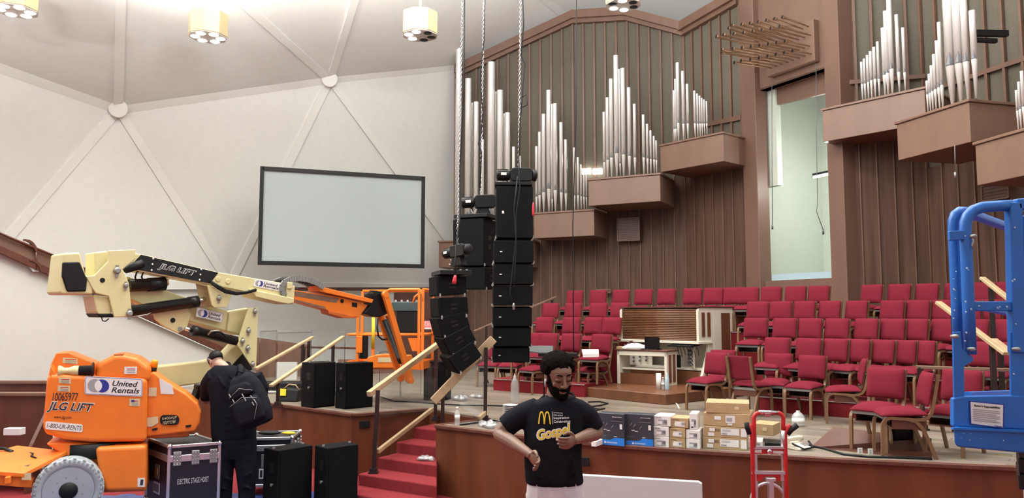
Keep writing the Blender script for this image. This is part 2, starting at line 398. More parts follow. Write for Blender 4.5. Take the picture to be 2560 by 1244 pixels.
for e, ns in edges.items():
    if e[0] in ('LB', 'T1', 'T2', 'T3', 'LA') or e[1] in ('LB', 'T1', 'T2', 'T3', 'LA'): continue
    n = sum(ns, V()).normalized(); a, b = H[e[0]], H[e[1]]; k += 1
    mb = MB(); mb.bar(a + n * .02, b + n * .02, .20, .055, up=n); struct(mb, 'trim_%d' % k, 'rib', dome)
for h in ('H1', 'H2', 'R1'):
    n = (CAM + V((0, 0, 1.5)) - H[h]).normalized(); mb = MB(); mb.lathe([(.21, -.12), (.21, .10), (.19, .12)], H[h] + n * .09, n, 28)
    struct(mb, 'dome_hub', 'rib', dome)
# ---- low wall under the dome and the raked gallery on the left
mb = MB(); wl = [P(-1000, 700, 10.2), P(-85, 700, 15.6), P(574, 712, 20.1), P(1205, 718, 24.3)]
for a, b in zip(wl[:-1], wl[1:]): mb.add([plan(a, -.2), plan(b, -.2), b + V((0, 0, .1)), a + V((0, 0, .1))], [(0, 1, 2, 3)])
struct(mb, 'wall_back', 'plaster')
a, b = P(560, 722, 19.3), P(1090, 722, 21.4); mb = MB(); mb.bar(a, b, .1, .09); struct(mb, 'trim_40', 'dark_wood')
g0, g1 = P(-200, 500, 11.3), P(650, 900, 17.2)
def gal(px, py): return PL(px, py, g0, V((g1.y - g0.y, -(g1.x - g0.x), 0)))
gn = V((g1.y - g0.y, -(g1.x - g0.x), 0)).normalized(); gn = -gn if gn.dot(CAM - g0) < 0 else gn
q = [gal(-200, 545), gal(0, 632), gal(150, 700), gal(330, 785), gal(600, 905), gal(640, 922)]
mb = MB(); mb.prism(q + [plan(q[-1], -.1), plan(q[0], -.1)], gn * -.15); struct(mb, 'wall_gallery', 'plaster_cream')
fa = [gal(-200, 500), gal(0, 588), gal(155, 650), gal(330, 735), gal(600, 855), gal(640, 875)]
mb = MB(); mb.prism(fa[:] + [p + V((0, 0, .02)) for p in q[::-1]], gn * .05, gn * .004); gf = struct(mb, 'trim_41', 'organ_wood')
mb = MB(); mb.prism([gal(-200, 530), gal(0, 618), gal(640, 908), gal(640, 922), gal(0, 636), gal(-200, 548)], gn * .05, gn * .055); struct(mb, 'trim_42', 'dark_wood', gf)
# gallery handrail
mb = MB(); mb.tube([gal(-60, 560) + gn * .1, gal(30, 600) + gn * .1, gal(158, 652) + gn * .1, gal(330, 725) + gn * .1], .022)
for px, py in ((82, 622), (205, 672)): mb.tube([gal(px, py) + gn * .1, gal(px, py + 52) + gn * .1], .014)
solo(mb, 'gallery_handrail', 'dark_wood', 'thin dark handrail sloping along the raked brown gallery front', 'handrail')
# curved pew ends showing over and in the gallery front
for i, (px, py) in enumerate(((52, 598), (65, 648))):
    pts = [(0, 0), (14, 2), (24, 9), (32, 20), (36, 34), (30, 34), (25, 22), (18, 12), (8, 6), (0, 6)]
    mb = MB(); mb.prism([gal(px + a * .9, py + b * .9) for a, b in pts], gn * .06, gn * .06)
    solo(mb, 'pew_end', 'dark_wood', ['curved wooden pew end rising above the sloped gallery front', 'curved wooden pew end against a pale gap low in the gallery front'][i], 'pew end')
    if i:
        mb = MB(); mb.prism([gal(px + a * .9, py + b * .9) for a, b in [(0, 6), (8, 6), (18, 12), (25, 22), (30, 34), (12, 34), (2, 20)]], gn * .02, gn * .06)
        struct(mb, 'trim_43', 'plaster_cream')
# brown panelling and doorway behind the acrylic screens
mb = MB(); a, b = P(985, 724, 20.6), P(1135, 724, 21.2); mb.prism([plan(a, 0), plan(b, 0), plan(b, a.z), plan(a, a.z)], (0, .12, 0)); struct(mb, 'door_1', 'dark_wood')
mb = MB(); a, b = P(630, 842, 17.5), P(770, 862, 18.2); mb.prism([plan(a, .5), plan(b, .5), b, a], (0, .1, 0)); struct(mb, 'wall_low', 'organ_wood')
mb = MB(); a, b = P(690, 905, 17.0), P(742, 905, 17.2); mb.prism([plan(a, .5), plan(b, .5), b, a], (0, .08, 0)); struct(mb, 'wall_stub', 'plaster_cream')
mb = MB(); a, b = P(845, 898, 18.4), P(1010, 898, 19.2); mb.prism([plan(a, .5), plan(b, .5), b, a], (0, .1, 0)); struct(mb, 'wall_knee', 'organ_wood')
# ================================================================ octagonal can lights under the dome
def can_light(px, py, Y, lb, lit, rot=.2, pw=160):
    c = P(px, py, Y); w = .36
    t = thing('can_light', lb, 'ceiling light', c, group='gold octagonal ceiling lights')
    mb = MB(t); mb.lathe([(w, 0), (w, .44)], c, n=8, smooth=False, a0=rot); mb.build('shade', 'gold', t, bevel=.008, seg=1)
    mb = MB(t); mb.lathe([(w * .97, -.015), (w * .97, .0)], c, n=8, smooth=False, a0=rot); mb.build('bottom_plate', 'gold_under', t)
    for k in range(6):
        a = 2 * PI * (k + .3) / 6; q = c + V((math.cos(a) * .225, math.sin(a) * .225, -.02))
        on = k in lit
        mb = MB(t); mb.lathe([(.0, -.014 if on else -.004), (.06, -.012 if on else -.004), (.085, 0), (.085, .006)], q, n=14); mb.build('bulb', 'lamp_and_reflection' if on else 'black', t)
    mb = MB(t); mb.tube([c + V((0, 0, .44)), c + V((0, 0, 2.6))], .02, 6); mb.build('stem', 'white', t)
    lamp('can_down', 'SPOT', tuple(c - V((0, 0, .08))), pw * 1.6, .25, tuple(c - V((0, 0, 5))), spot=120)
    lamp('can_and_fill_up', 'SPOT', tuple(c + V((0, 0, .6))), pw * 4, .22, tuple(c + V((0, .1, 5))), col=(1, .96, .88), spot=165, blend=.5)
can_light(520, 92, 14.0, 'gold octagonal can light with six lit bulbs, between the two dome hubs', range(6))
can_light(1050, 88, 14.5, 'gold octagonal can light with half its bulbs dark, above the blank screen', (2, 3, 4), .7)
can_light(38, 26, 12.6, 'gold octagonal can light cut by the upper left corner', range(6))
can_light(1558, 12, 14.5, 'octagonal can light cut by the top edge above the organ cornice', (1, 2, 4))
for x, y in ((300, -70), (800, -150), (1300, -90)):
    c = P(x, y, 13.2); lamp('can_and_fill_up', 'SPOT', tuple(c), 900, .3, tuple(c + V((0, .1, 5))), col=(1, .97, .9), spot=165, blend=.5)  # fill spots added above the frame to brighten the upper dome; no cans here
# ================================================================ organ wall
Z1 = 11.5
WP = [P(1137, 600, 22.2), P(1435, 600, 21.7), P(1575, 600, 21.2), P(1719, 600, 20.4), P(1864, 600, 18.9)]
WP = [plan(p, 0) for p in WP]
WT = [(1137, 180), (1435, 44), (1575, 36), (1719, 73), (1864, -8)]
WTZ = [P(px, py, w.y).z for (px, py), w in zip(WT, WP)]
MIDZ = [None] * 5
# the height where cloth panels give way to planks runs stepwise behind the pipe chests
CHEST = [  # left px, left Y, right px, right Y, top z, bottom z, depth
    (1097, 21.5, 1330, 20.9, 4.42, 3.66, .6), (1335, 21.1, 1485, 20.3, 5.17, 4.45, .9), (1471, 20.1, 1650, 19.2, 5.95, 5.22, .9), (1650, 19.4, 1808, 17.95, 6.72, 6.0, .9),
    (2055, 15.9, 2311, 14.3, 6.72, 6.0, .9), (2241, 14.0, 2421, 12.45, 5.95, 5.22, .9), (2437, 12.3, 2600, 11.05, 5.18, 4.46, .9)]
def lerp(a, b, t): return a + (b - a) * t
ow = []
for i in range(4):
    a, b, za, zb = WP[i], WP[i + 1], WTZ[i], WTZ[i + 1]
    mb = MB(); mb.add([plan(a, .9), plan(b, .9), plan(b, zb), plan(a, za)], [(0, 1, 2, 3)]); ow.append(struct(mb, 'wall_organ' if i == 0 else 'wall_organ.%03d' % i, 'grille'))
SPLIT = [4.6, 5.0, 5.6, 6.2, 6.6]
for i in range(4):   # planks below
    a, b = WP[i], WP[i + 1]; d = (b - a).normalized(); n = V((d.y, -d.x, 0)); n = n if n.dot(CAM - a) > 0 else -n
    mb = MB(); mb.prism([plan(a, .9), plan(b, .9), plan(b, SPLIT[i + 1]), plan(a, SPLIT[i])], n * .03, n * .005); struct(mb, 'planking', 'plank', ow[i])
    L = (b - a).length; k = max(2, round(L / .32)); mb = MB()
    for j in range(k):
        t = j / k; p = lerp(a, b, t) + n * .05; mb.bar(plan(p, .9), plan(p, lerp(SPLIT[i], SPLIT[i + 1], t)), .022, .045, up=n)
    struct(mb, 'batten', 'organ_wood', ow[i])
    mb = MB()                       # mullions over the cloth, one part per bay
    for j in range(k + 1):
        t = j / k; p = lerp(a, b, t) + n * .03; mb.bar(plan(p, lerp(SPLIT[i], SPLIT[i + 1], t)), plan(p, lerp(WTZ[i], WTZ[i + 1], t)), .055, .06, up=n)
    struct(mb, 'mullion', 'organ_wood', ow[i])
    mb = MB(); mb.prism([plan(a, WTZ[i] - .22), plan(b, WTZ[i + 1] - .22), plan(b, WTZ[i + 1] + .10), plan(a, WTZ[i] + .10)], n * .16)
    mb.prism([plan(a, WTZ[i] - .10), plan(b, WTZ[i + 1] - .10), plan(b, WTZ[i + 1] + .14), plan(a, WTZ[i] + .14)], n * .10, n * .16); struct(mb, 'cornice', 'organ_wood', ow[i])
# rails across the cloth beside the baptistry
a, b = WP[3], WP[4]; d = (b - a).normalized(); n = V((d.y, -d.x, 0)); n = n if n.dot(CAM - a) > 0 else -n
mb = MB(); mb.bar(plan(lerp(a, b, .35) + n * .04, 7.35), plan(b + n * .04, 7.3), .07, .12, up=(0, 0, 1)); struct(mb, 'cross_rail', 'organ_wood', ow[3])
# right organ wall
RW = [plan(P(2112, 600, 16.2), 0), plan(P(2330, 600, 15.7), 0), plan(P(2640, 600, 13.2), 0), plan(P(3000, 600, 10.5), 0)]
for i in range(3):
    a, b = RW[i], RW[i + 1]; d = (b - a).normalized(); n = V((d.y, -d.x, 0)); n = n if n.dot(CAM - a) > 0 else -n
    mb = MB(); mb.add([plan(a, .9), plan(b, .9), plan(b, Z1), plan(a, Z1)], [(0, 1, 2, 3)]); w = struct(mb, 'wall_organ_right' if i == 0 else 'wall_organ_right.%03d' % i, 'grille')
    sp = 6.3 if i == 0 else 5.4
    mb = MB(); mb.prism([plan(a, .9), plan(b, .9), plan(b, sp), plan(a, sp)], n * .03, n * .005); struct(mb, 'planking', 'plank', w)
    L = (b - a).length; k = max(2, round(L / .36)); mb = MB(); m2 = MB()
    for j in range(k):
        p = lerp(a, b, j / k) + n * .05; mb.bar(plan(p, .9), plan(p, sp), .024, .045, up=n); m2.bar(plan(p, sp), plan(p, Z1), .055, .06, up=n)
    for zz in (7.35,) if i == 0 else (7.0, 5.9): m2.bar(plan(a + n * .06, zz), plan(b + n * .06, zz), .05, .09)
    struct(mb, 'batten', 'organ_wood', w); struct(m2, 'mullion', 'organ_wood', w)
# baptistry: two pillars, header, lit pale room behind
def pil(name, p0, p1, back):
    d = (p1 - p0); mb = MB(); mb.prism([plan(p0, .9), plan(p1, .9), plan(p1 + back, .9), plan(p0 + back, .9)], (0, 0, Z1 - .9)); return struct(mb, name, 'pillar_wood', bevel=.01, seg=1)
lp0, lp1 = plan(P(1862, 600, 18.6), 0), plan(P(1897, 600, 18.15), 0); rp0, rp1 = plan(P(2075, 600, 16.35), 0), plan(P(2114, 600, 15.95), 0)
bk = V((.93, .40, 0))
pil('wall_pillar', lp0, lp1, bk * .36); pil('wall_pillar.001', rp0, rp1, bk * .55)
hA, hB = lp1 + bk * .16, rp0 + bk * .16
zt, zb_ = P(1917, 226, hA.y).z, P(1915, 702, hA.y).z
mb = MB(); mb.prism([plan(hA, zt), plan(hB, zt), plan(hB, Z1), plan(hA, Z1)], bk * .2); struct(mb, 'wall_header', 'pillar_wood')
mb = MB(); mb.prism([plan(hA, zt), plan(hB, zt), plan(hB + bk * .9, zt), plan(hA + bk * .9, zt)], (0, 0, .04)); struct(mb, 'soffit', 'organ_wood')
mb = MB(); mb.prism([plan(hA + bk * .3, zt - .36), plan(hB + bk * .3, zt - .48), plan(hB + bk * .3, zt), plan(hA + bk * .3, zt)], bk * .1); struct(mb, 'inner_header', 'organ_wood')
mb = MB(); mb.prism([plan(hA, .9), plan(hB, .9), plan(hB, zb_), plan(hA, zb_)], bk * .2); struct(mb, 'wall_sill', 'pillar_wood')
mb = MB(); i0, i1 = hA + bk * .2 - (hB - hA) * .25, hB + bk * .2; bb = bk * 2.2
mb.add([plan(i0, zb_ - .3), plan(i1, zb_ - .3), plan(i1 + bb, zb_ - .3), plan(i0 + bb, zb_ - .3), plan(i0, zt + 1), plan(i1, zt + 1), plan(i1 + bb, zt + 1), plan(i0 + bb, zt + 1)], [(0, 1, 2, 3), (2, 3, 7, 6), (1, 2, 6, 5), (0, 3, 7, 4)])
struct(mb, 'wall_baptistry', 'room_green')
mb = MB(); mb.prism([plan(i0 + bk * .05, 5.45), plan(i0 + bk * .2, 5.45), plan(i0 + bk * .2, zt + .9), plan(i0 + bk * .05, zt + .9)], (hB - hA) * .36); struct(mb, 'bulkhead', 'room_green')
mb = MB(); mb.prism([plan(hA + bk * .2, zb_), plan(hB + bk * .2, zb_), plan(hB + bk * .2, zb_ + .16), plan(hA + bk * .2, zb_ + .16)], bk * .12); struct(mb, 'sill_ledge', 'sill_blue')
# fluorescent fitting inside the opening
e = P(2078, 428, 16.95); s_ = P(2034, 437, 17.3); t = thing('fluorescent_fitting', 'dark-backed fluorescent tube fitting glowing inside the tall pale opening', 'light fitting', (s_ + e) / 2)
mb = MB(t); mb.bar(s_, e, .1, .05); mb.build('housing', 'black', t)
mb = MB(t); mb.tube([s_ + V((.02, .06, -.05)), e + V((0, .06, -.05))], .022); mb.build('tube', 'tube_lit', t)
lamp('tube_lamp', 'POINT', tuple((s_ + e) / 2 + V((.22, .25, 0))), 110, .12, col=(1, 1, .96))
lamp('back_room_lamp', 'POINT', tuple(lerp(hA, hB, .4) + bk * 1.1 + V((0, 0, zt - .6))), 12, .25, col=(1, 1, .92))
# vents in the planking
for px, py, w_, h_, Y, lb in ((1571, 573, .62, .62, 20.9, 'square dark vent grille in the brown planking under the second pipe chest'), (1508, 727, .42, .08, 20.6, 'narrow dark vent slot in the planking just above the back row of chairs'), (2488, 478, .55, .3, 13.6, 'dark louvred vent in the planking beneath the lowest right pipe chest')):
    wa, wb = (WP[1], WP[3]) if px < 2000 else (RW[1], RW[2])
    q = XL(px, wa, wb, py); d = (wb - wa).normalized(); n = V((d.y, -d.x, 0)); n = n if n.dot(CAM - q) > 0 else -n
    c = PL(px, py, q + n * .1, n); t = thing('wall_vent', lb, 'vent', c)
    mb = MB(t); R = Matrix((d, n, V((0, 0, 1)))).transposed()
    for sx in (-1, 1): mb.box(c + d * (sx * w_ / 2), (.03, .04, h_ + .03), R); mb.box(c + V((0, 0, sx * h_ / 2)), (w_ + .03, .04, .03), R)
    mb.build('frame', 'organ_wood', t); mb = MB(t); mb.box(c - n * .01, (w_, .02, h_), R)
    for j in range(max(1, int(h_ / .05))): mb.box(c + V((0, 0, -h_ / 2 + (j + .5) * h_ / max(1, int(h_ / .05)))), (w_, .035, .012), R)
    mb.build('louvre', 'dark_wood', t)
# pipe chests
CLAB = ['brown pipe chest lowest on the left, behind the hanging loudspeakers', 'brown pipe chest with the tall middle pipe cluster, right of the hanging loudspeakers', 'brown pipe chest second from the top on the left of the tall opening', 'brown pipe chest highest on the left, against the tall opening', 'brown pipe chest highest on the right of the tall opening', 'brown pipe chest with the largest bright pipes, right of the opening', 'brown pipe chest lowest on the right, cut by the picture edge']
CN = []
for i, (pl, yl, pr, yr, zt_, zb2, dp) in enumerate(CHEST):
    a, b = plan(P(pl, 400, yl), 0), plan(P(pr, 400, yr), 0)
    a = XL(pl, a, b, 780 - (zt_ - 2.4) * 1900 / yl); b2 = plan(P(pr, 780 - (zt_ - 2.4) * 1900 / yr, yr), 0); a = plan(P(pl, 780 - (zt_ - 2.4) * 1900 / yl, yl), 0); b = b2
    d = (b - a).normalized(); n = V((d.y, -d.x, 0)); n = n if n.dot(CAM - a) > 0 else -n
    CN.append((a, b, d, n, zt_))
    t = thing('pipe_chest', CLAB[i], 'organ chest', plan((a + b) / 2 - n * dp / 2, zb2), group='stepped organ pipe chests')
    mb = MB(t); mb.prism([plan(a, zb2), plan(b, zb2), plan(b, zt_ - .05), plan(a, zt_ - .05)], -n * (dp + .5)); mb.build('case', 'chest_wood', t, bevel=.008, seg=1)
    mb = MB(t); mb.prism([plan(a - d * .03, zt_ - .05), plan(b + d * .03, zt_ - .05), plan(b + d * .03, zt_), plan(a - d * .03, zt_)], -n * (dp + .5), n * .03); mb.build('lid', 'chest_wood', t, bevel=.008, seg=1)
# organ pipes: px of axis, py of the top, width in px
PIPES = [
 [(1146, 117, 15.5), (1170, 197, 16), (1179, 257, 7), (1190, 255, 13), (1206, 349, 8), (1228, 156, 19), (1239, 229, 6), (1250, 226, 15.5), (1260, 284, 6), (1269, 282, 13), (1284, 367, 8), (1299, 390, 7.5)],
 [(1341, 366, 7), (1349, 330, 8), (1359, 285, 10), (1372, 226, 12.5), (1380, 260, 4.5), (1388, 259, 11), (1403, 306, 9), (1414.5, 349, 8), (1436, 369, 6), (1445, 393, 6), (1453, 411, 5), (1460, 427, 4.5), (1466, 435, 4)],
 [(1510, 280, 6.5), (1518.5, 244, 8), (1528, 197.5, 9.5), (1541, 139, 12.7), (1549, 173, 4.5), (1558, 171, 11), (1573, 219, 9.5), (1587, 260, 8), (1609, 287, 7.5), (1618.6, 310, 6.4), (1627, 326, 5.8), (1635, 340, 5.2), (1641, 351, 4.6)],
 [(1685, 226, 5), (1689, 197.5, 5), (1695, 157, 9), (1708, 178, 7.5), (1719, 210, 7), (1737, 227, 6), (1744, 234, 5.2), (1750, 239.5, 5), (1755.5, 245, 4.6), (1761, 249, 4.3), (1767, 253, 4)],
 [(2155, 155, 6), (2162, 147, 6), (2170, 138, 6.5), (2178, 128.5, 7.3), (2187, 118, 7.7), (2196.5, 104.6, 7), (2210, 70, 9), (2217, 28, 10), (2227, -12, 13), (2245.5, 37, 9), (2261, 69.5, 7.7)],
 [(2319, 202, 6.5), (2325, 185, 7), (2331, 164, 7.7), (2338, 136, 8.5), (2346, 102, 9), (2353, 56, 10), (2375, -40, 25), (2396.5, -40, 22), (2414.6, -30, 17), (2436.6, 27, 15.5)],
 [(2544, 226, 6.5), (2550.5, 204.6, 7), (2558.6, 178, 8)]]
WHERE = ['behind the hanging loudspeakers', 'on the chest just right of the loudspeakers', 'on the second highest left chest', 'on the highest left chest', 'on the highest right chest', 'on the chest of the largest right pipes', 'on the lowest right chest']
for g, ps in enumerate(PIPES):
    a, b, d, n, zt_ = CN[g]; big = max(range(len(ps)), key=lambda j: ps[j][2])
    for j, (px, py, w_) in enumerate(ps):
        inset = .16 if w_ > 12 or g == 3 else .12
        if w_ <= 7 and g == 0: inset = .34
        if g == 5 and w_ > 12: inset = .1
        py0 = 780 - (zt_ - 2.4) * 1900 / a.y
        p = XL(px, a - n * inset, b - n * inset, (py + py0) / 2)
        r = w_ / 1900 * p.y / 2 * 1.0; ztop = P(px, py, p.y).z; foot = .2 + 3.4 * r * 2
        if g == 0: foot = .34 + 3.0 * r
        if g == 5 and w_ > 12: foot = .62 + r
        tone = 'tallest' if j == big else ORD[j] + ' from left'
        t = thing('organ_pipe', ('%s silver organ pipe %s' % (tone, WHERE[g])).strip(), 'organ pipe', plan(p, zt_), group='silver organ pipes ' + WHERE[g])
        q = plan(p, zt_)
        mb = MB(t); mb.lathe([(r, foot), (r, ztop - zt_ - .015), (r * 1.03, ztop - zt_)], q, n=16); mb.lathe([(r * .92, ztop - zt_ - .01), (r * .92, ztop - zt_ + .001)], q, n=12); mb.build('body', 'silver', t)
        mb = MB(t); mb.lathe([(r * .3, 0), (r * .97, foot - .012), (r * 1.02, foot - .004), (r, foot)], q, n=16); mb.build('foot', 'silver', t)
        m = V((CAM.x - p.x, CAM.y - p.y, 0)).normalized(); m = (m + n * .25).normalized(); sd = V((-m.y, m.x, 0))
        def on(u, h):
            return q + m * (r * math.cos(u) * 1.02) + sd * (r * math.sin(u) * 1.02) + V((0, 0, h))
        hh = 2.6 * r
        lip = [on(-.75, foot + .01), on(0, foot + .01), on(.75, foot + .01), on(.55, foot + hh * .5), on(0, foot + hh), on(-.55, foot + hh * .5)]
        mb = MB(t); mb.prism(lip, m * (r * .06), m * .002); mb.tube([on(-1.0, foot), on(-.5, foot), on(0, foot), on(.5, foot), on(1.0, foot)], r * .09, 5); mb.build('mouth', 'silver_dark', t)
# pipe stays: dark bars behind the pipes
mb = MB(); a, b, d, n, zt_ = CN[5]; s0 = XL(2440, a - n * .5, b - n * .5, 90); mb.bar(plan(s0, P(2440, 83, s0.y).z), plan(s0, P(2440, 83, s0.y).z) - n * .55 + d * .12, .09, .1); mb.bar(plan(s0, P(2440, 100, s0.y).z), plan(s0, P(2440, 100, s0.y).z) - n * .38 + d * .05, .07, .07)
solo(mb, 'pipe_stay', 'black', 'black steel stay bracing the largest right organ pipes to the wall', 'bracket')
# horizontal trumpets and their wind chest
ta, tb = plan(P(1917, 180, 17.75), 0), plan(P(2036, 130, 16.55), 0); d = (tb - ta).normalized(); n = V((d.y, -d.x, 0)); n = n if n.dot(CAM - ta) > 0 else -n
z0, z1 = P(1917, 192, ta.y).z, P(1917, 120, ta.y).z + .25
t = thing('trumpet_chest', 'shallow brown box holding the horizontal bronze trumpets above the opening', 'organ chest', plan((ta + tb) / 2 - n * .3, z0))
mb = MB(t); mb.prism([plan(ta, z0), plan(tb, z0), plan(tb, z1), plan(ta, z1)], -n * .55); mb.build('case', 'chest_wood', t, bevel=.01, seg=1)
mb = MB(t); mb.prism([plan(ta - d * .02, z0 - .05), plan(tb + d * .2, z0 - .05), plan(tb + d * .2, z1 + .06), plan(ta - d * .02, z1 + .06)], -n * .05, -n * .5); mb.build('back_panel', 'organ_wood', t)
L = (tb - ta).length; k = 0
for row, (zz, cnt, ln0, ln1) in enumerate(((.95, 8, 1.25, .6), (.70, 8, 1.6, .7), (.42, 9, 1.5, .5), (.2, 8, 1.1, .4))):
    for j in range(cnt):
        u = (j + .6 + .3 * (row % 2)) / (cnt + .4); p = plan(lerp(ta, tb, u), lerp(z0, z1, zz * .9)); ln = lerp(ln0, ln1, abs(u - .15) ** .7)
        dr = (n + d * -.2 + V((0, 0, (.20, .12, .06, .03)[row]))).normalized()
        o = thing('trumpet_pipe', 'bronze horizontal trumpet pipe, %s from left in the %s row' % (ORD[j], ['top', 'upper middle', 'lower middle', 'bottom'][row]), 'organ pipe', p, group='horizontal bronze trumpet pipes')
        mb = MB(o); mb.lathe([(.012, 0), (.018, ln * .15), (.024, ln * .8), (.034, ln * .96), (.05, ln)], p, dr, 10); mb.build('tube', 'bronze', o)
        mb = MB(o); mb.lathe([(.044, ln - .006), (.044, ln + .002)], p, dr, 10); mb.build('bell', 'black', o)
# cords hanging by the opening
for pts, lb in (([(1930, 210), (1930, 390), (1931, 562)], 'thin white cord with a small weight hanging in the left of the opening'), ([(2040, 160), (2041, 330), (2044, 512), (2041, 528), (2058, 574)], 'dark cord with a bent end hanging in the right of the opening')):
    Y = 16.9 if pts[0][0] < 2000 else 16.0
    mb = MB(); mb.tube([P(x, y, Y) for x, y in pts], .008, 5); mb.lathe([(.02, 0), (.02, .12)], P(*pts[-1], Y) - V((0, 0, .1)), n=8); solo(mb, 'pull_line', 'silver_dark', lb, 'cord')
mb = MB(); mb.tube([P(2387, 362, 12.7), P(2388, 430, 12.7)], .006, 5); mb.lathe([(.02, -.1), (.02, 0)], P(2388, 430, 12.7), n=8); solo(mb, 'pull_line', 'steel', 'short cord with a metal tip hanging under the right pipe chests', 'cord')
# window reflections behind the middle pipes, built as glowing boxes
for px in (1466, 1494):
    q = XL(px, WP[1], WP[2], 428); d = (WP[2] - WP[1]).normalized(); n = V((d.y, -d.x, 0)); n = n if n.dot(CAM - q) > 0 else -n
    c = PL(px, 428, q + n * .1, n); R = Matrix((d, n, V((0, 0, 1)))).transposed(); t = thing('window_reflection', 'glowing block for window reflection on the grille %s' % ('between the two middle pipe clusters' if px < 1480 else 'just left of the second highest pipe cluster'), 'reflection', c)
    mb = MB(t); mb.box(c, (.26, .08, .16), R); mb.build('reflection_box', 'lamp_and_reflection', t)
# ================================================================ red padded chairs
def make_chair(label, group):
    """origin on the floor under the seat's middle, faces -Y"""
    t = thing('choir_chair', label, 'chair', (0, 0, 0), group=group)
    W = .19
    # seat pad with a domed top
    n = 10; rings = []
    def pad(cx, cy, cz, w, dpt, h, R, nm, crown):
        vs = []; N = 8; fs = []
        for i in range(N + 1):
            for j in range(N + 1):
                u, v = -1 + 2 * i / N, -1 + 2 * j / N
                e = (1 - abs(u) ** 6) * (1 - abs(v) ** 6)
                vs.append(V((u * w / 2, v * dpt / 2, h * (.35 + .65 * e ** .5) + crown * (1 - u * u) * (1 - v * v))))
        top = len(vs)
        for i in range(N + 1):
            for j in range(N + 1):
                u, v = -1 + 2 * i / N, -1 + 2 * j / N; vs.append(V((u * w / 2 * .97, v * dpt / 2 * .97, 0)))
        for i in range(N):
            for j in range(N):
                a = i * (N + 1) + j; fs.append((a, a + N + 1, a + N + 2, a + 1)); fs.append((top + a, top + a + 1, top + a + N + 2, top + a + N + 1))
        for i in range(N):
            for a, b in ((i, i + 1), (N * (N + 1) + i + 1, N * (N + 1) + i)): fs.append((a, b, top + b, top + a))
            for a, b in (((i + 1) * (N + 1), i * (N + 1)), (i * (N + 1) + N, (i + 1) * (N + 1) + N)): fs.append((a, b, top + b, top + a))
        mb = MB(); mb.add([V((cx, cy, cz)) + R @ p for p in vs], fs, True); o = mb.build(nm, 'fabric', t, sub=1); return o
    pad(0, -.01, .425, .42, .47, .065, Matrix.Rotation(math.radians(3), 3, 'X'), 'seat', .02)
    pad(0, .258, .70, .425, .355, .05, Matrix.Rotation(math.radians(90 - 12), 3, 'X'), 'backrest', .012)
    def strip(pts, x, w=.034, th=.03):
        """a bent-wood strip in the plane x"""
        L = []; Rr = []; m = len(pts)
        for i, (y, z) in enumerate(pts):
            a = V(pts[max(i - 1, 0)]); b = V(pts[min(i + 1, m - 1)]); d = (b - a).normalized(); nn = V((-d.y, d.x)); L.append(V((y, z)) + nn * th / 2); Rr.append(V((y, z)) - nn * th / 2)
        ol = L + Rr[::-1]; return [(V((x - w / 2, y, z))) for y, z in ol]
    def strip_mesh(mb, pts, x, w=.034, th=.03):
        ol = strip(pts, x, w, th); m = len(pts); vs = ol + [p + V((w, 0, 0)) for p in ol]; N = 2 * m; fs = []
        for i in range(m - 1):
            a, b, c, d = i, i + 1, N - 2 - i, N - 1 - i; fs += [(a, b, c, d), (a + N, d + N, c + N, b + N)]
        for i in range(N): fs.append((i, i + N, (i + 1) % N + N, (i + 1) % N))
        mb.add(vs, fs)
    side = [(-.235, 0), (-.23, .15), (-.225, .32)]
    side += [(-.225 + .09 * (1 - math.cos(a)), .32 + .085 * math.sin(a)) for a in (.4, .8, 1.2, 1.5)]
    side += [(0.0, .40), (.10, .393), (.17, .40), (.215, .425), (.245, .47), (.262, .54), (.29, .68), (.325, .86)]
    for s in (-1, 1):
        mb = MB(); strip_mesh(mb, side, s * W); mb.build('side_frame', 'oak', t)
        mb = MB(); strip_mesh(mb, [(.03, .395), (.10, .375), (.16, .30), (.22, .15), (.275, 0)], s * W, .03, .036); mb.build('leg', 'oak', t)
    for y_ in (-.19, .17): mb = MB(); mb.bar((-W, y_, .40), (W, y_, .40), .03, .035); mb.build('crossbar', 'steel', t)
    mb = MB(); mb.box((0, .02, .30), (.37, .30, .012)); mb.box((0, .17, .35), (.37, .012, .11)); mb.box((-.18, .02, .345), (.012, .30, .10)); mb.box((.18, .02, .345), (.012, .30, .10)); mb.build('book_rack', 'dark_wood', t)
    return t
chair0 = [None]
def chair(loc, face, label, group):
    rz = math.atan2(face[0], -face[1])
    if chair0[0] is None:
        t = make_chair(label, group); chair0[0] = t; t.matrix_world = Matrix.Translation(V(loc)) @ Matrix.Rotation(rz, 4, 'Z'); INV[t.name] = t.matrix_world.inverted(); return t
    return dup(chair0[0], loc, rz, label, group)
ROWS = [
 ('front', [1332, 1370, 1426, 1502, 1941, 2019, 2086, 2140, 2201, 2253, 2300, 2456, 2515]),
 ('second', [1360, 1427, 1482, 1528, 1888, 1960, 2023, 2090, 2163, 2228, 2285, 2358, 2433, 2520]),
 ('third', [1375, 1432, 1495, 1548, 1893, 1950, 2009, 2072, 2139, 2228, 2291, 2348, 2418, 2468, 2535]),
 ('back', [1436, 1494, 1551, 1608, 1665, 1730, 1782, 1832, 1870, 1926, 1987, 2045, 2177, 2246, 2315, 2390, 2450, 2503, 2550])]
FOC = V((-2.2, 5.0, 0))
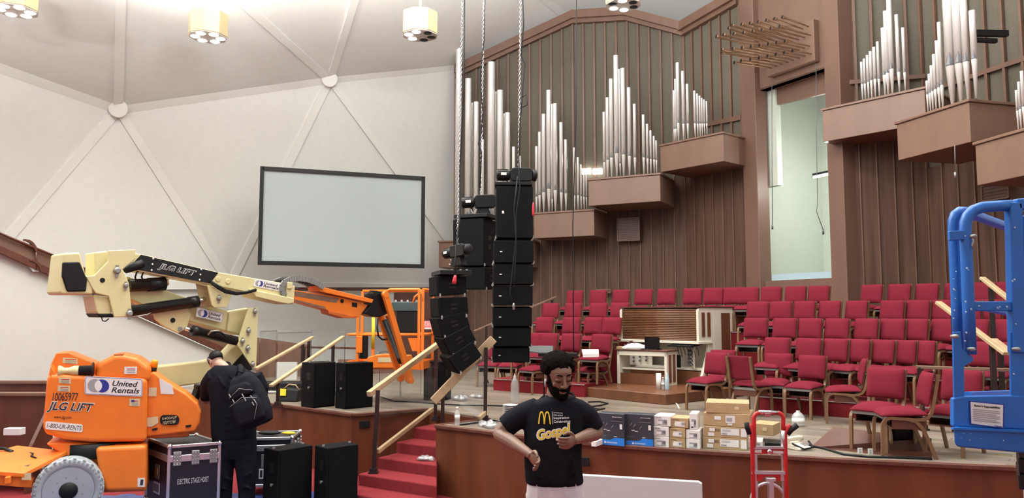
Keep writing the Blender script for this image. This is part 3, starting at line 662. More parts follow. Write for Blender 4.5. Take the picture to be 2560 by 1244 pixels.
for k, (nm, xs) in enumerate(ROWS):
    for j, px in enumerate(xs):
        o = RP + RN * (.9 * k + .56); q = XL(px, o, o + RS, 780 + (2.4 - RZ[k] - .8) * 1900 / 13)
        side_, idx = ('left', j) if px < 1700 or nm == 'back' else ('right', len(xs) - 1 - j)
        fc = -RN * .8 + (FOC - q).normalized() * .2 + RS * random.uniform(-.05, .05); fc = fc - RS * .34 * min(1, max(0, (px - 1880) / 250)); fc.normalize()
        loc = plan(q + fc * .24, RZ[k])
        chair(loc, fc, 'red padded choir chair on the %s tier, %s from its %s end' % (nm, ORD[idx], side_), 'red chairs on the choir tiers, %s tier' % nm)
# ---- loose chairs on the stage floor: seat-centre column, front-foot row, facing
def floor_chair(px, py, fx, fy, label):
    q = PZ(px, py, STZ); chair(q, (fx, fy), label, 'loose red chairs on the stage floor')
floor_chair(1766, 1024, -.80, -.60, 'red chair facing left on the stage, just behind the cardboard boxes')
floor_chair(1802, 1010, -.45, -.9, 'red chair mostly hidden behind the chair by the cardboard boxes, beside the organ console')
floor_chair(1880, 1038, .75, .66, 'red chair turned around on the stage, showing its back')
floor_chair(1938, 1031, -.55, -.83, 'red chair behind the turned-around chair, its back overlapping it')
floor_chair(2014, 1042, -.72, -.69, 'red chair on the open stage floor right of the turned-around chair')
floor_chair(2112, 1056, -.93, .33, 'red chair seen side-on facing left on the open stage floor')
floor_chair(2196, 1120, -.75, -.66, 'red chair carrying the cable reel on its seat')
floor_chair(2256, 1137, -.94, .22, 'red chair side-on at the stage edge in front of the cable reel')
floor_chair(2385, 1132, -.8, -.6, 'red chair beside the blue lift basket, behind the stage edge')
floor_chair(2455, 1045, -.8, -.6, 'red chair seen through the blue lift basket opening')
floor_chair(1225, 965, -.3, -.95, 'red chair under the hanging loudspeakers, leftmost of three')
floor_chair(1276, 968, -.3, -.95, 'red chair under the hanging loudspeakers, middle of three')
floor_chair(1336, 982, -.75, -.66, 'red chair under the hanging loudspeakers, rightmost of three')
floor_chair(1480, 985, -.85, -.5, 'red chair just right of the bearded man, left of the organ console')

o = RP + RN * (.9 + .5); q = XL(2134, o, o + RS, 851); mb = MB(); mb.box(plan(q, 1.43 + .50), (.34, .12, .03), Matrix.Rotation(-.5, 3, 'Z')); solo(mb, 'wooden_board', 'rail_oak', 'small pale wooden board lying on a seat of the second tier', 'board')
# ================================================================ things on the stage
def blockbox(t, a, b, back, z0, z1, name, mat, **kw):
    mb = MB(t); mb.prism([plan(a, z0), plan(b, z0), plan(b, z1), plan(a, z1)], back); return mb.build(name, mat, t, **kw)
# ---- organ platform
q0, q1, q2 = PZ(1452, 990, STZ), PZ(1664, 1012, STZ), PZ(1900, 985, STZ); q3 = q2 + (q0 - q1) * 1.1; PLZ = STZ + .17
mb = MB(); mb.prism([plan(p, STZ) for p in (q0, q1, q2, q3)], (0, 0, .17)); pf = solo(mb, 'organ_platform', 'console_wood', 'low wooden platform carrying the organ console and bench', 'platform', bevel=.008, seg=1)
# ---- organ console (angled roll-top, cream case)
def onp(px, py, z=PLZ): return PZ(px, py, z)
cA, cB = plan(P(1550, 850, 15.3), 0), plan(P(1747, 850, 14.0), 0); cd = (cB - cA).normalized(); cn = V((cd.y, -cd.x, 0)); cn = cn if cn.dot(CAM - cA) > 0 else -cn
zt = P(1747, 768, 14.0).z; zm = P(1747, 853, 14.0).z
t = thing('organ_console', 'cream organ console with a closed brown roll-top and panelled side', 'organ', plan((cA + cB) / 2 - cn * .5, PLZ))
D1, D2 = .52, 2.0
mb = MB(t); mb.prism([plan(cB, zm), plan(cB - cn * D1, zm), plan(cB - cn * D1, zt), plan(cB - cn * .06, zt), plan(cB, zt - .05)], -cd * .05); mb.prism([plan(cA, zm), plan(cA - cn * D1, zm), plan(cA - cn * D1, zt), plan(cA - cn * .06, zt), plan(cA, zt - .05)], cd * .05)
mb.prism([plan(cA - cn * D1, PLZ), plan(cB - cn * D1, PLZ), plan(cB - cn * D1, zt), plan(cA - cn * D1, zt)], -cn * (D2 - D1)); mb.prism([plan(cA - cd * .03, zm - .05), plan(cB + cd * .03, zm - .05), plan(cB + cd * .03, zm), plan(cA - cd * .03, zm)], -cn * .5, cn * .05)
mb.prism([plan(cB, PLZ), plan(cB - cn * D1, PLZ), plan(cB - cn * D1, zm - .05), plan(cB - cn * .34, zm - .05), plan(cB - cn * .3, zm - .25), plan(cB - cn * .18, PLZ + .3)], -cd * .06)
mb.prism([plan(cA, PLZ), plan(cA - cn * D1, PLZ), plan(cA - cn * D1, zm - .05), plan(cA - cn * .3, zm - .05)], cd * .06)
mb.build('case', 'offwhite', t, bevel=.006, seg=1)
mb = MB(t); hh = (zt - .03 - zm); N = 18
for k in range(N):
    z = zm + hh * (k + .5) / N; a, b = plan(cA + cd * .05 - cn * .03, z), plan(cB - cd * .05 - cn * .03, z); mb.tube([a, b], hh / N * .52, 8)
mb.build('roll_top', 'console_wood', t)
mb = MB(t); mb.prism([plan(cA, zt), plan(cB + cd * .02, zt), plan(cB + cd * .02 - cn * (D2 + .02), zt), plan(cA - cn * (D2 + .02), zt)], (0, 0, .02)); mb.build('top', 'dark_wood', t)
sideP = []
for u0, u1, za, zb in ((.10, .21, .12, .05), (.29, .40, .12, .05), (.78, 1.10, .55, .06), (1.32, 1.68, .55, .06)):
    p, q = cB - cn * (u0 * 1.0), cB - cn * (u1 * 1.0); lo = zm + .08 if u0 < .5 else PLZ + .15
    mb = MB(t); mb.prism([plan(p, lo), plan(q, lo), plan(q, zt - zb - .04), plan(p, zt - zb - .04)], cd * .012, cd * .001); mb.build('side_panel', 'console_wood', t, bevel=.006, seg=1)
mb = MB(t)   # stop jambs with rows of drawknobs
jl = [plan(cB - cd * .10 + cn * .02, 0), plan(cB - cd * .34 + cn * .02 - cn * .25, 0)]; jr = [plan(cA + cd * .10, 0), plan(cA + cd * .62 - cn * .2, 0)]
for jj in (jl, jr):
    mb.prism([plan(jj[0], PLZ + .30), plan(jj[1], PLZ + .30), plan(jj[1], zm - .1), plan(jj[0], zm - .1)], -cn * .03)
mb.prism([plan(cA + cd * .06 - cn * .1, PLZ + .26), plan(cB - cd * .06 - cn * .1, PLZ + .26), plan(cB - cd * .06 - cn * .4, PLZ + .26), plan(cA + cd * .06 - cn * .4, PLZ + .26)], (0, 0, .04))
mb.build('stop_jamb', 'offwhite', t)
for jj in (jl, jr):
    jd = (jj[1] - jj[0]); jn = V((jd.y, -jd.x, 0)).normalized(); jn = jn if jn.dot(CAM - jj[0]) > 0 else -jn
    for r_ in range(4):
        for c_ in range(4):
            p = plan(lerp(jj[0], jj[1], (c_ + .6) / 4.4), PLZ + .36 + .075 * r_ + .012 * c_); mb = MB(t); mb.lathe([(.008, 0), (.008, .03), (.02, .034), (.022, .05), (.015, .056)], p, jn, 8); mb.build('drawknob', 'silver_dark', t)
mb = MB(t); mb.prism([plan(cA + cd * .05 - cn * .05, PLZ), plan(cB - cd * .05 - cn * .05, PLZ), plan(cB - cd * .05 - cn * .05, PLZ + .24), plan(cA + cd * .05 - cn * .05, PLZ + .24)], -cn * .3); mb.build('kickboard', 'console_wood', t)
p = plan(cB - cd * .40 + cn * .0, 0); mb = MB(t); mb.prism([plan(p - cd * .14, PLZ + .31), plan(p + cd * .06, PLZ + .31), plan(p + cd * .06, PLZ + .54), plan(p - cd * .14, PLZ + .54)], -cn * .02, cn * .1); mb.build('music_monitor', 'black', t)
for i in range(7):
    mb = MB(t); s0 = plan(cB - cd * (.06 + .07 * i) + cn * .03, zm - .05); mb.tube([s0, s0 + V((.05, 0, -.12 - .03 * (i % 3))), s0 + cd * .07 + V((0, 0, -.2 - .04 * (i % 2)))], .006, 5); mb.build('cable', 'black', t)
# tray under the roll-top with hanging wires
mb = MB(t); mb.prism([plan(cB - cd * .6 + cn * .12, zm - .11), plan(cB - cd * .1 + cn * .12, zm - .11), plan(cB - cd * .05 - cn * .2, zm - .07), plan(cB - cd * .6 - cn * .2, zm - .07)], (0, 0, .03)); mb.build('tray', 'black', t)
# ---- organ bench
b0, b1 = onp(1543, 958), onp(1668, 966); bd = (b1 - b0).normalized()
zb = P(1668, 876, b1.y).z
b2 = onp(1702, 960); sd_ = (b2 - b1).normalized(); bw = .42
t = thing('organ_bench', 'cream table-like organ bench with panelled end in front of the console', 'bench', plan((b0 + b1) / 2, PLZ))
mb = MB(t)
for p in (b0, b1 - bd * .05): mb.prism([plan(p, PLZ), plan(p + bd * .05, PLZ), plan(p + bd * .05, zb - .02), plan(p, zb - .02)], sd_ * bw)
mb.prism([plan(b0, zb - .11), plan(b1, zb - .11), plan(b1, zb - .02), plan(b0, zb - .02)], sd_ * .03); mb.build('frame', 'offwhite', t, bevel=.004, seg=1)
mb = MB(t); mb.prism([plan(b0 + bd * .05 + sd_ * .1, PLZ + .27), plan(b1 - bd * .05 + sd_ * .1, PLZ + .27), plan(b1 - bd * .05 + sd_ * .3, PLZ + .27), plan(b0 + bd * .05 + sd_ * .3, PLZ + .27)], (0, 0, .03)); mb.build('shelf', 'offwhite', t)
mb = MB(t); mb.prism([plan(b0 - bd * .03 - sd_ * .02, zb - .02), plan(b1 + bd * .03 - sd_ * .02, zb - .02), plan(b1 + bd * .03 + sd_ * (bw + .02), zb - .02), plan(b0 - bd * .03 + sd_ * (bw + .02), zb - .02)], (0, 0, .022)); mb.build('top', 'dark_wood', t, bevel=.004, seg=1)
for u in (.07, .24):
    mb = MB(t); p = b1 + sd_ * u; mb.prism([plan(p, PLZ + .06), plan(p + sd_ * .1, PLZ + .06), plan(p + sd_ * .1, zb - .08), plan(p, zb - .08)], bd * .01, bd * .001); mb.build('end_panel', 'console_wood', t)
mb = MB(t); mb.prism([plan(b0 + bd * .05 + sd_ * .04, PLZ), plan(b1 - bd * .05 + sd_ * .04, PLZ), plan(b1 - bd * .05 + sd_ * .04, PLZ + .2), plan(b0 + bd * .05 + sd_ * .04, PLZ + .2)], sd_ * .03); mb.build('kick_panel', 'console_wood', t)
# laptop, cloth, wooden tray on the bench
p = plan(b0 + bd * .62 + sd_ * .18, zb + .002); t = thing('laptop', 'open black laptop on the organ bench', 'laptop', p)
mb = MB(t); mb.prism([p - bd * .16 - sd_ * .1, p + bd * .16 - sd_ * .1, p + bd * .16 + sd_ * .12, p - bd * .16 + sd_ * .12], (0, 0, .018)); mb.build('base', 'black', t)
mb = MB(t); mb.prism([p - bd * .1 - sd_ * .06 + V((0, 0, .02)), p + bd * .2 - sd_ * .06 + V((0, 0, .02)), p + bd * .23 - sd_ * .12 + V((0, 0, .235)), p - bd * .07 - sd_ * .12 + V((0, 0, .235))], sd_ * .012); mb.build('lid', 'black_satin', t)
p = plan(b0 + bd * .30 + sd_ * .15, zb + .002); mb = MB(); random.seed(3)
mb.ell(p + V((0, 0, .03)), (.19, .11, .085)); mb.ell(p + V((.14, 0, .02)), (.15, .1, .06)); mb.ell(p + V((-.12, .02, .02)), (.12, .08, .05)); solo(mb, 'white_cloth', 'white', 'crumpled white cloth on the organ bench beside the laptop', 'cloth', p)
mb = MB(); hp = p + V((-.06, 0, .07)); mb.tube(arc(hp, .075, .1, PI - .1, 10, bd, (0, 0, 1)), .012, 6); mb.ell(hp - bd * .075, (.03, .02, .04)); mb.ell(hp + bd * .07, (.03, .02, .04)); solo(mb, 'headphones', 'dark_wood', 'brown headphones lying on the white cloth on the bench', 'headphones')
p = plan(b0 + bd * .03 + sd_ * .2, zb + .002); mb = MB(); mb.box(p + V((0, 0, .02)), (.22, .14, .04), Matrix((bd, sd_, (0, 0, 1))).transposed()); solo(mb, 'wooden_tray', 'rail_oak', 'small pale wooden board on the left end of the bench', 'board', bevel=.004)
# ---- bottles and paper roll on the platform edge
def bottle(p, h, r, lb, mat='clear', cap='white', pump=False, label=None):
    t = thing('bottle', lb, 'bottle', p); mb = MB(t); mb.lathe([(r * .9, 0), (r, .01), (r, h * .62), (r * .85, h * .70), (r * .38, h * .86), (r * .38, h * .93)], p, n=16); mb.build('bottle_body', mat, t)
    mb = MB(t); mb.lathe([(r * .45, h * .9), (r * .45, h)], p, n=12) if not pump else mb.lathe([(r * .5, h * .72), (r * .45, h * .82), (r * .12, h * .86), (r * .1, h)], p, n=12); mb.build('cap', cap, t)
    if label: mb = MB(t); mb.lathe([(r * 1.02, h * .32), (r * 1.02, h * .56)], p, n=16); mb.build('sticker', label, t)
    return t
p = PZ(1647, 972, PLZ); mb = MB(); mb.lathe([(.045, 0), (.045, .27), (.02, .27)], p, n=20); solo(mb, 'paper_roll', 'white', 'white paper towel roll standing on the organ platform', 'paper roll', p)
bottle(PZ(1658, 973, PLZ), .21, .03, 'small clear bottle between the paper roll and the sanitizer bottle', label='paper')
bottle(PZ(1668, 974, PLZ), .30, .038, 'tall sanitizer bottle with white nozzle right of the paper roll', mat='sill_blue', pump=True)
bottle(PZ(1287, 1004, STZ + .03), .46, .066, 'large clear squeeze bottle with white nozzle, left of the bearded man', pump=True, label=None)
bottle(PZ(1143, 1062, STZ), .24, .035, 'clear water bottle on the stage corner above the stairs', label='paper')
bottle(PZ(2148, 984, STZ + .28), .15, .03, 'small clear bottle on the riser behind the side-on chair', label='paper')
p = PZ(1996, 1065, STZ); t = thing('water_jug', 'clear plastic water jug standing behind the white telephone', 'jug', p); mb = MB(t); mb.lathe([(.075, 0), (.08, .02), (.08, .13), (.05, .17), (.025, .19), (.025, .205)], p, n=18); mb.build('jug_body', 'clear', t); mb = MB(t); mb.lathe([(.081, .05), (.081, .10)], p, n=18); mb.build('sticker', 'paper', t)
# stack of plates beside the man
p = PZ(1277, 1045, STZ)
for i in range(9):
    mb = MB(); q = p + V((0, 0, .022 * i)); mb.lathe([(.05, 0), (.06, .002), (.115, .014), (.118, .018), (.06, .008), (.0, .006)], q, n=24); solo(mb, 'round_plate', 'paper', 'round pale plate in the stack left of the bearded man, %s from the bottom' % ORD[i], 'plate', q, group='stacked round plates')
# ---- keyboard and music stand behind the man
p = P(1395, 886, 12.4); t = thing('keyboard_stand', 'black electronic keyboard on a stand behind the bearded man', 'keyboard', plan(p, STZ))
mb = MB(t); mb.box(p + V((0, 0, 0)), (.62, .28, .06), Matrix.Rotation(-.12, 3, 'Z')); mb.build('keyboard', 'black', t, bevel=.01)
mb = MB(t); mb.tube([plan(p, STZ + .02) - V((.25, 0, 0)), p + V((.25, 0, -.04))], .018); mb.tube([plan(p, STZ + .02) + V((.25, .02, 0)), p + V((-.25, .02, -.04))], .018); mb.build('leg', 'black', t)
p = P(1475, 886, 12.2); mb = MB(); mb.prism([p + V((-.12, -.1, -.035)), p + V((.13, -.1, -.03)), p + V((.15, .12, .03)), p + V((-.12, .12, .03))], (0, 0, .05)); solo(mb, 'sheet_music', 'paper', 'thick white sheet music book on the keyboard, right of the bearded man', 'book')
p = P(1360, 876, 12.6); t = thing('music_stand', 'grey music stand with a tilted tray left of the man\'s hair', 'music stand', plan(p, STZ))
mb = MB(t); mb.prism([p + V((-.24, -.12, -.02)), p + V((.15, -.12, -.06)), p + V((.15, .15, .06)), p + V((-.24, .15, .06))], (0, 0, .015)); mb.build('tray', 'pebble_grey', t)
mb = MB(t); mb.tube([p + V((0, 0, -.03)), plan(p, STZ + .02)], .012); mb.build('pole', 'black', t)
mb = MB(t)
for a in (0, 2.1, 4.2): mb.tube([plan(p, STZ + .15), plan(p + V((math.cos(a) * .25, math.sin(a) * .25, 0)), STZ + .012)], .009)
mb.build('leg', 'black', t)
# ---- floor litter: bags and cables
def bag(p, s, lb):
    mb = MB(); random.seed(int(p.x * 1000) % 97)
    for i in range(5): mb.ell(p + V((random.uniform(-.5, .5) * s, random.uniform(-.4, .4) * s, s * .18)), (s * random.uniform(.3, .5), s * random.uniform(.25, .4), s * random.uniform(.16, .26)), Matrix.Rotation(random.random() * 3, 3, 'Z'), 9, 6)
    o = solo(mb, 'plastic_bag', 'bag', lb, 'bag'); d = o.modifiers.new('crumple', 'DISPLACE'); tx = bpy.data.textures.get('crumple') or bpy.data.textures.new('crumple', 'CLOUDS'); tx.noise_scale = .05; d.texture = tx; d.strength = s * .35; return o
bag(PZ(1217, 1068, STZ), .20, 'crumpled plastic bag on the stage edge left of the stacked plates')
bag(PZ(1150, 1001, STZ), .22, 'crumpled plastic wrapping on the stage floor behind the right stair rail')
bag(PZ(1190, 994, STZ), .16, 'smaller crumpled plastic scrap on the stage floor, right of the stair rail wrapping')
bag(PZ(1066, 1151, STZ - .45), .15, 'crumpled clear plastic bag lying on a red stair')
def cable(pts, r, lb, mat='black', nm='cable'):
    mb = MB(); mb.tube([PZ(x, y, STZ + .012) for x, y in pts], r, 6); return solo(mb, nm, mat, lb, 'cable')
cable([(948, 990), (985, 1002), (1040, 1004), (1100, 1009), (1160, 1012), (1235, 1013), (1300, 1016)], .011, 'black cable running across the stage floor behind the stair rails')
cable([(1470, 1004), (1500, 1003), (1520, 1008), (1500, 1013), (1470, 1016), (1500, 1022), (1512, 1020), (1490, 1025), (1465, 1024)], .012, 'black cable loop on the stage floor right of the bearded man')
cable([(1150, 1061), (1190, 1056), (1235, 1050), (1260, 1055), (1230, 1062), (1205, 1064)], .011, 'black cable with loose end on the stage corner by the plastic bag')
cable([(2018, 1112), (2060, 1120), (2110, 1135), (2170, 1141), (2230, 1142), (2330, 1146)], .013, 'black cable trailing along the right stage edge under the chairs')
cable([(1690, 1008), (1694, 1012), (1698, 1020)], .012, 'short pale cable dangling off the corner of the organ platform', 'white')
# ---- boxes on the stage lip
fdir = (front[12] - front[8]).normalized()
def lipframe(px):
    q = PZ(px, 1108, STZ); best = min(range(len(front) - 1), key=lambda i: (plan(front[i], 0) - plan(q, 0)).length); d = (front[best + 1] - front[max(best - 1, 0)]); d.z = 0; d.normalize(); return d, V((-d.y, d.x, 0))
def carton(pl, pr, pb, h, dep, z0, nm, mat, lb, cat, group=None, turn=0.0):
    d, n = lipframe((pl + pr) / 2); d = Matrix.Rotation(turn, 3, 'Z') @ d; n = V((-d.y, d.x, 0))
    base = PZ((pl + pr) / 2, pb, STZ); a = XL(pl, base, base + d, pb - z0 * 220); b = XL(pr, base, base + d, pb - z0 * 220)
    a, b = plan(a, STZ + z0), plan(b, STZ + z0); t = thing(nm, lb, cat, (a + b) / 2 + n * dep / 2, group=group)
    mb = MB(t); mb.prism([a, b, b + V((0, 0, h)), a + V((0, 0, h))], n * dep); mb.build('carton', mat, t, bevel=.004, seg=1)
    f = frame(a - n * .0015, d, (0, 0, 1)); return t, f, (b - a).length, n
def patch(t, f, x, y, w, h, mat, nm='sticker', th=.001):
    mb = MB(t); mb.prism([f @ V((x, y, 0)), f @ V((x + w, y, 0)), f @ V((x + w, y + h, 0)), f @ V((x, y + h, 0))], (f.to_3x3() @ V((0, 0, 1))) * th); return mb.build(nm, mat, t)
for i, (pl, pr, pb) in enumerate(((1494, 1561, 1112), (1563, 1633, 1115))):
    t, f, w, n = carton(pl, pr, pb, .355, .16, 0, 'headphone_box', 'box_dark', ['dark box with blue base and headset pictures, right beside the bearded man', 'dark box with blue base and headset pictures, next to the small white cartons'][i], 'box', 'dark blue-based boxes')
    mb = MB(t); ol = [(0, 0), (w, 0), (w, .085), (w * .62, .085), (w * .5, .06), (0, .055)]; mb.prism([f @ V((x, y, 0)) for x, y in ol], f.to_3x3() @ V((0, 0, .001))); mb.build('blue_band', 'blue_box', t)
    ft = f @ Matrix.Translation((0, 0, .002))
    txt('SENNHEISER', ft @ Matrix.Translation((w * .34, .022, 0)), w * .4, .016, 'white', t); patch(t, ft, w * .26, .02, .018, .02, 'white', 'logo')
    txt('SENNHEISER', ft @ Matrix.Translation((w * .56, .312, 0)), w * .36, .009, 'paper', t); txt('XSW 2', ft @ Matrix.Translation((w * .64, .283, 0)), w * .28, .02, 'ink', t)
    patch(t, ft, w * .52, .268, w * .42, .002, 'logo_grey', 'rule'); patch(t, ft, w * .84, .185, w * .09, .055, 'paper', 'sticker')
    for (x, y) in ((.22, .235), (.34, .225), (.56, .205)):
        mb = MB(t); c = ft @ V((w * x, y, 0)); ux = ft.to_3x3() @ V((1, 0, 0)); uy = ft.to_3x3() @ V((0, 1, 0)); mb.tube([c - ux * .014 - uy * .02, c - ux * .004, c + ux * .01 + uy * .008, c + ux * .012 + uy * .018], .0022, 5); mb.build('headset_print', 'logo_grey', t)
    for (x, y) in ((.24, .17), (.36, .16), (.62, .095)): patch(t, ft, w * x, y, w * .11, .007, 'paper', 'print')
    for k in range(4): patch(t, ft, w * (.1 + .07 * k), .10, .006, .005, 'logo_grey', 'print')
SM = [(1633, 1672, 1117, 0, .115, 'white', 'bottom of the left stack of white cartons'), (1633, 1672, 1117, .118, .108, 'white', 'middle of the left stack of white cartons'), (1635, 1676, 1117, .23, .115, 'white', 'top of the left stack of white cartons'),
      (1674, 1713, 1119, 0, .108, 'kraft', 'bottom of the middle stack of small brown cartons'), (1674, 1713, 1119, .11, .105, 'kraft', 'middle of the middle stack of small brown cartons'), (1677, 1721, 1119, .218, .11, 'kraft', 'top of the middle stack of small brown cartons'),
      (1715, 1750, 1121, 0, .103, 'white', 'bottom of the right stack beside the large cartons'), (1715, 1750, 1121, .105, .10, 'white', 'middle of the right stack beside the large cartons'), (1724, 1744, 1121, .208, .175, 'white', 'upright on the right stack beside the large cartons')]
for i, (pl, pr, pb, z0, h, mt, lb) in enumerate(SM):
    t, f, w, n = carton(pl, pr, pb, h, .26, z0, 'small_carton', mt, 'small %s microphone carton, %s' % ('brown' if mt == 'kraft' else 'white', lb), 'box', 'small cartons in three stacks', turn=random.uniform(-.04, .04))
    f = f @ Matrix.Translation((0, 0, .001))
    patch(t, f, w * .25, h * .15, w * .55, h * .5, 'paper' if mt == 'kraft' else 'logo_grey', 'sticker'); patch(t, f, w * .22, h * .2, w * .3, h * .28, 'white', 'sticker', .002)
    if i < 6: txt('SHURE', f @ Matrix.Translation((w * .12, h * .76, .0005)), w * .34, h * .1, 'ink', t)
    for k in range(4): patch(t, f, w * (.62 + .05 * k), h * .3, w * .02, h * .28, 'ink', 'barcode', .0024)
    if mt == 'white' and i == 8: patch(t, f, w * .2, h * .1, w * .25, h * .2, 'ink', 'print')
KR = [(1757, 1868, 1123, 0, .125, .42, 'bottom one of the large brown carton stack'), (1760, 1868, 1123, .127, .117, .42, 'second from bottom in the large brown carton stack'), (1759, 1876, 1123, .248, .14, .46, 'third from bottom in the large carton stack, shipping label in front'), (1765, 1874, 1123, .39, .115, .40, 'topmost on the large brown carton stack')]
for i, (pl, pr, pb, z0, h, dp, lb) in enumerate(KR):
    t, f, w, n = carton(pl, pr, pb, h, dp, z0, 'large_carton', 'kraft', 'large brown carton, ' + lb, 'box', 'large brown cartons', turn=[0, .01, -.03, .05][i])
    f = f @ Matrix.Translation((0, 0, .001))
    if i < 2:
        txt('RX2', f @ Matrix.Translation((w * .27, h * .55, 0)), w * .1, h * .25, 'ink', t)
        for (x, y, a, b) in ((.13, .55, .13, .3), (.10, .12, .14, .32), (.4, .25, .42, .62), (.86, .15, .13, .75)): patch(t, f, w * x, h * y, w * a, h * b, 'paper', 'sticker')
        for k in range(8): patch(t, f @ Matrix.Translation((0, 0, .0012)), w * (.42 + .016 * k), h * .3, w * .007, h * .14, 'ink', 'barcode')
        for k in range(3): patch(t, f @ Matrix.Translation((0, 0, .0012)), w * .43, h * (.58 + .08 * k), w * .2, h * .03, 'logo_grey', 'print')
    elif i == 2:
        patch(t, f, w * .24, h * .5, w * .14, h * .28, 'white', 'sticker'); patch(t, f, w * .48, h * .3, w * .2, h * .55, 'paper', 'sticker'); patch(t, f, w * .52, h * .12, w * .1, h * .14, 'white', 'sticker'); patch(t, f @ Matrix.Translation((0, 0, .0012)), w * .5, h * .4, w * .12, h * .3, 'logo_grey', 'print')
    else: patch(t, f, w * .66, h * .4, w * .1, h * .26, 'label_tan', 'sticker')
t, f, w, n = carton(1880, 1934, 1105, .13, .30, .08, 'brown_carton', 'kraft', 'small brown carton seen through the red hand truck handle', 'box', turn=-.25); patch(t, f, w * .5, .05, w * .2, .04, 'label_tan', 'sticker', .002)
t, f, w, n = carton(1868, 1906, 1120, .075, .3, 0, 'long_white_carton', 'white', 'low white carton behind the hand truck, under the small brown carton', 'box'); txt('SHURE', f @ Matrix.Translation((w * .35, .035, .001)), w * .5, .022, 'ink', t)
t, f, w, n = carton(1912, 1970, 1118, .05, .2, 0, 'black_case', 'black', 'low black case on the stage edge behind the hand truck', 'case')
t, f, w, n = carton(1478, 1490, 1116, .06, .2, 0, 'white_carton', 'white', 'white carton end peeking out by the man\'s elbow on the stage edge', 'box')
# ---- white telephone
p = PZ(1998, 1122, STZ); t = thing('telephone', 'off-white desk telephone on the stage edge right of the hand truck', 'telephone', p); R = Matrix.Rotation(.5, 3, 'Z')
mb = MB(t); mb.prism([p + R @ V(q) for q in ((-.1, -.09, 0), (-.1, .1, 0), (-.1, .1, .075), (-.1, -.09, .03))], R @ V((.2, 0, 0))); mb.build('base', 'offwhite', t, bevel=.012)
mb = MB(t); mb.tube([p + R @ V((-.115, .06, .10)), p + R @ V((-.06, .06, .115)), p + R @ V((.06, .06, .115)), p + R @ V((.115, .06, .10))], [.03, .02, .02, .03], 8); mb.build('handset', 'offwhite', t)
mb = MB(t); mb.tube([p + R @ V((-.11, .0, .07)), p + R @ V((-.05, -.11, .02)), p + R @ V((.08, -.12, .03)), p + R @ V((.13, -.02, .08))], .011, 6); mb.build('cord', 'black', t)
mb = MB(t); [mb.box(p + R @ V((.03 + .025 * i, -.05 + .025 * j, .042 + .006 * j)), (.012, .012, .02), R) for i in range(3) for j in range(3)]; mb.build('keypad', 'logo_grey', t)
# ---- cable reel on the chair
yr = PZ(2196, 1118, STZ).y - .02; c = P(2222, 1074, yr); t = thing('cable_reel', 'cream cable reel wrapped with clear plastic, resting on a red chair', 'reel', c - V((0, 0, .18))); ax = V((.93, -.25, .1)).normalized()
mb = MB(t); mb.lathe([(.17, 0), (.17, .025), (.145, .028)], c, -ax, 28); mb.build('flange', 'rail_oak', t); mb = MB(t); mb.lathe([(.17, 0), (.17, .025)], c + ax * .22, ax, 28); mb.build('flange', 'rail_oak', t)
mb = MB(t); mb.lathe([(.10, 0), (.13, .03), (.13, .19), (.10, .22)], c, ax, 20); mb.build('cable_winding', 'black', t)
bag(c + V((.13, -.08, .06)), .2, 'clear plastic wrapped over the cable reel on the red chair')
# ---- brown floor hatch, outlets
q = [PZ(2010, 1112, STZ + .002), PZ(2085, 1085, STZ + .11), PZ(2155, 1098, STZ + .12), PZ(2330, 1148, STZ + .11), PZ(2060, 1140, STZ + .002)]
mb = MB(); a, b, c_, d_ = PZ(2025, 1118, STZ), PZ(2085, 1094, STZ), PZ(2330, 1125, STZ), PZ(2330, 1150, STZ); mb.add([a, b, c_, d_, b + V((0, 0, .13)), c_ + V((0, 0, .13)), lerp(a, b, .5) + V((0, 0, .01)), d_ + V((0, 0, .02))], [(0, 1, 4), (1, 2, 5, 4), (0, 4, 5, 2), (0, 2, 3)])
solo(mb, 'floor_monitor', 'dark_wood', 'dark wedge-shaped floor monitor in front of the stage chairs, right of the telephone', 'monitor')
for i, (px, py) in enumerate(((2150, 1126), (2176, 1128))):
    p = P(px, py, 8.2); t = thing('outlet', ['white outlet plate under the chair with the reel, left one', 'white outlet plate under the chair with the reel, right one'][i], 'outlet', p); mb = MB(t); mb.box(p, (.05, .008, .06)); mb.build('plate', 'paper', t); mb = MB(t); mb.box(p + V((0, -.004, .012)), (.02, .006, .014)); mb.box(p + V((0, -.004, -.012)), (.02, .006, .014)); mb.build('socket', 'logo_grey', t)
for px, py, a, b, lb in ((1457, 1153, front[13], front[15], 'black socket plate on the curved stage front beside the bearded man'), (912, 1060, pA, pB, 'black socket plate on the wooden stage front left of the stairs')):
    d = plan(b - a, 0).normalized(); n = V((d.y, -d.x, 0)); n = n if n.dot(CAM - a) > 0 else -n; c = PL(px, py, a + n * .012, n); R = Matrix((d, n, V((0, 0, 1)))).transposed()
    t = thing('socket_plate', lb, 'outlet', c); mb = MB(t); mb.box(c, (.16, .02, .10), R); mb.build('plate', 'black', t, bevel=.004); mb = MB(t); mb.box(c + n * .01, (.05, .01, .04), R); mb.build('socket', 'black_satin', t)
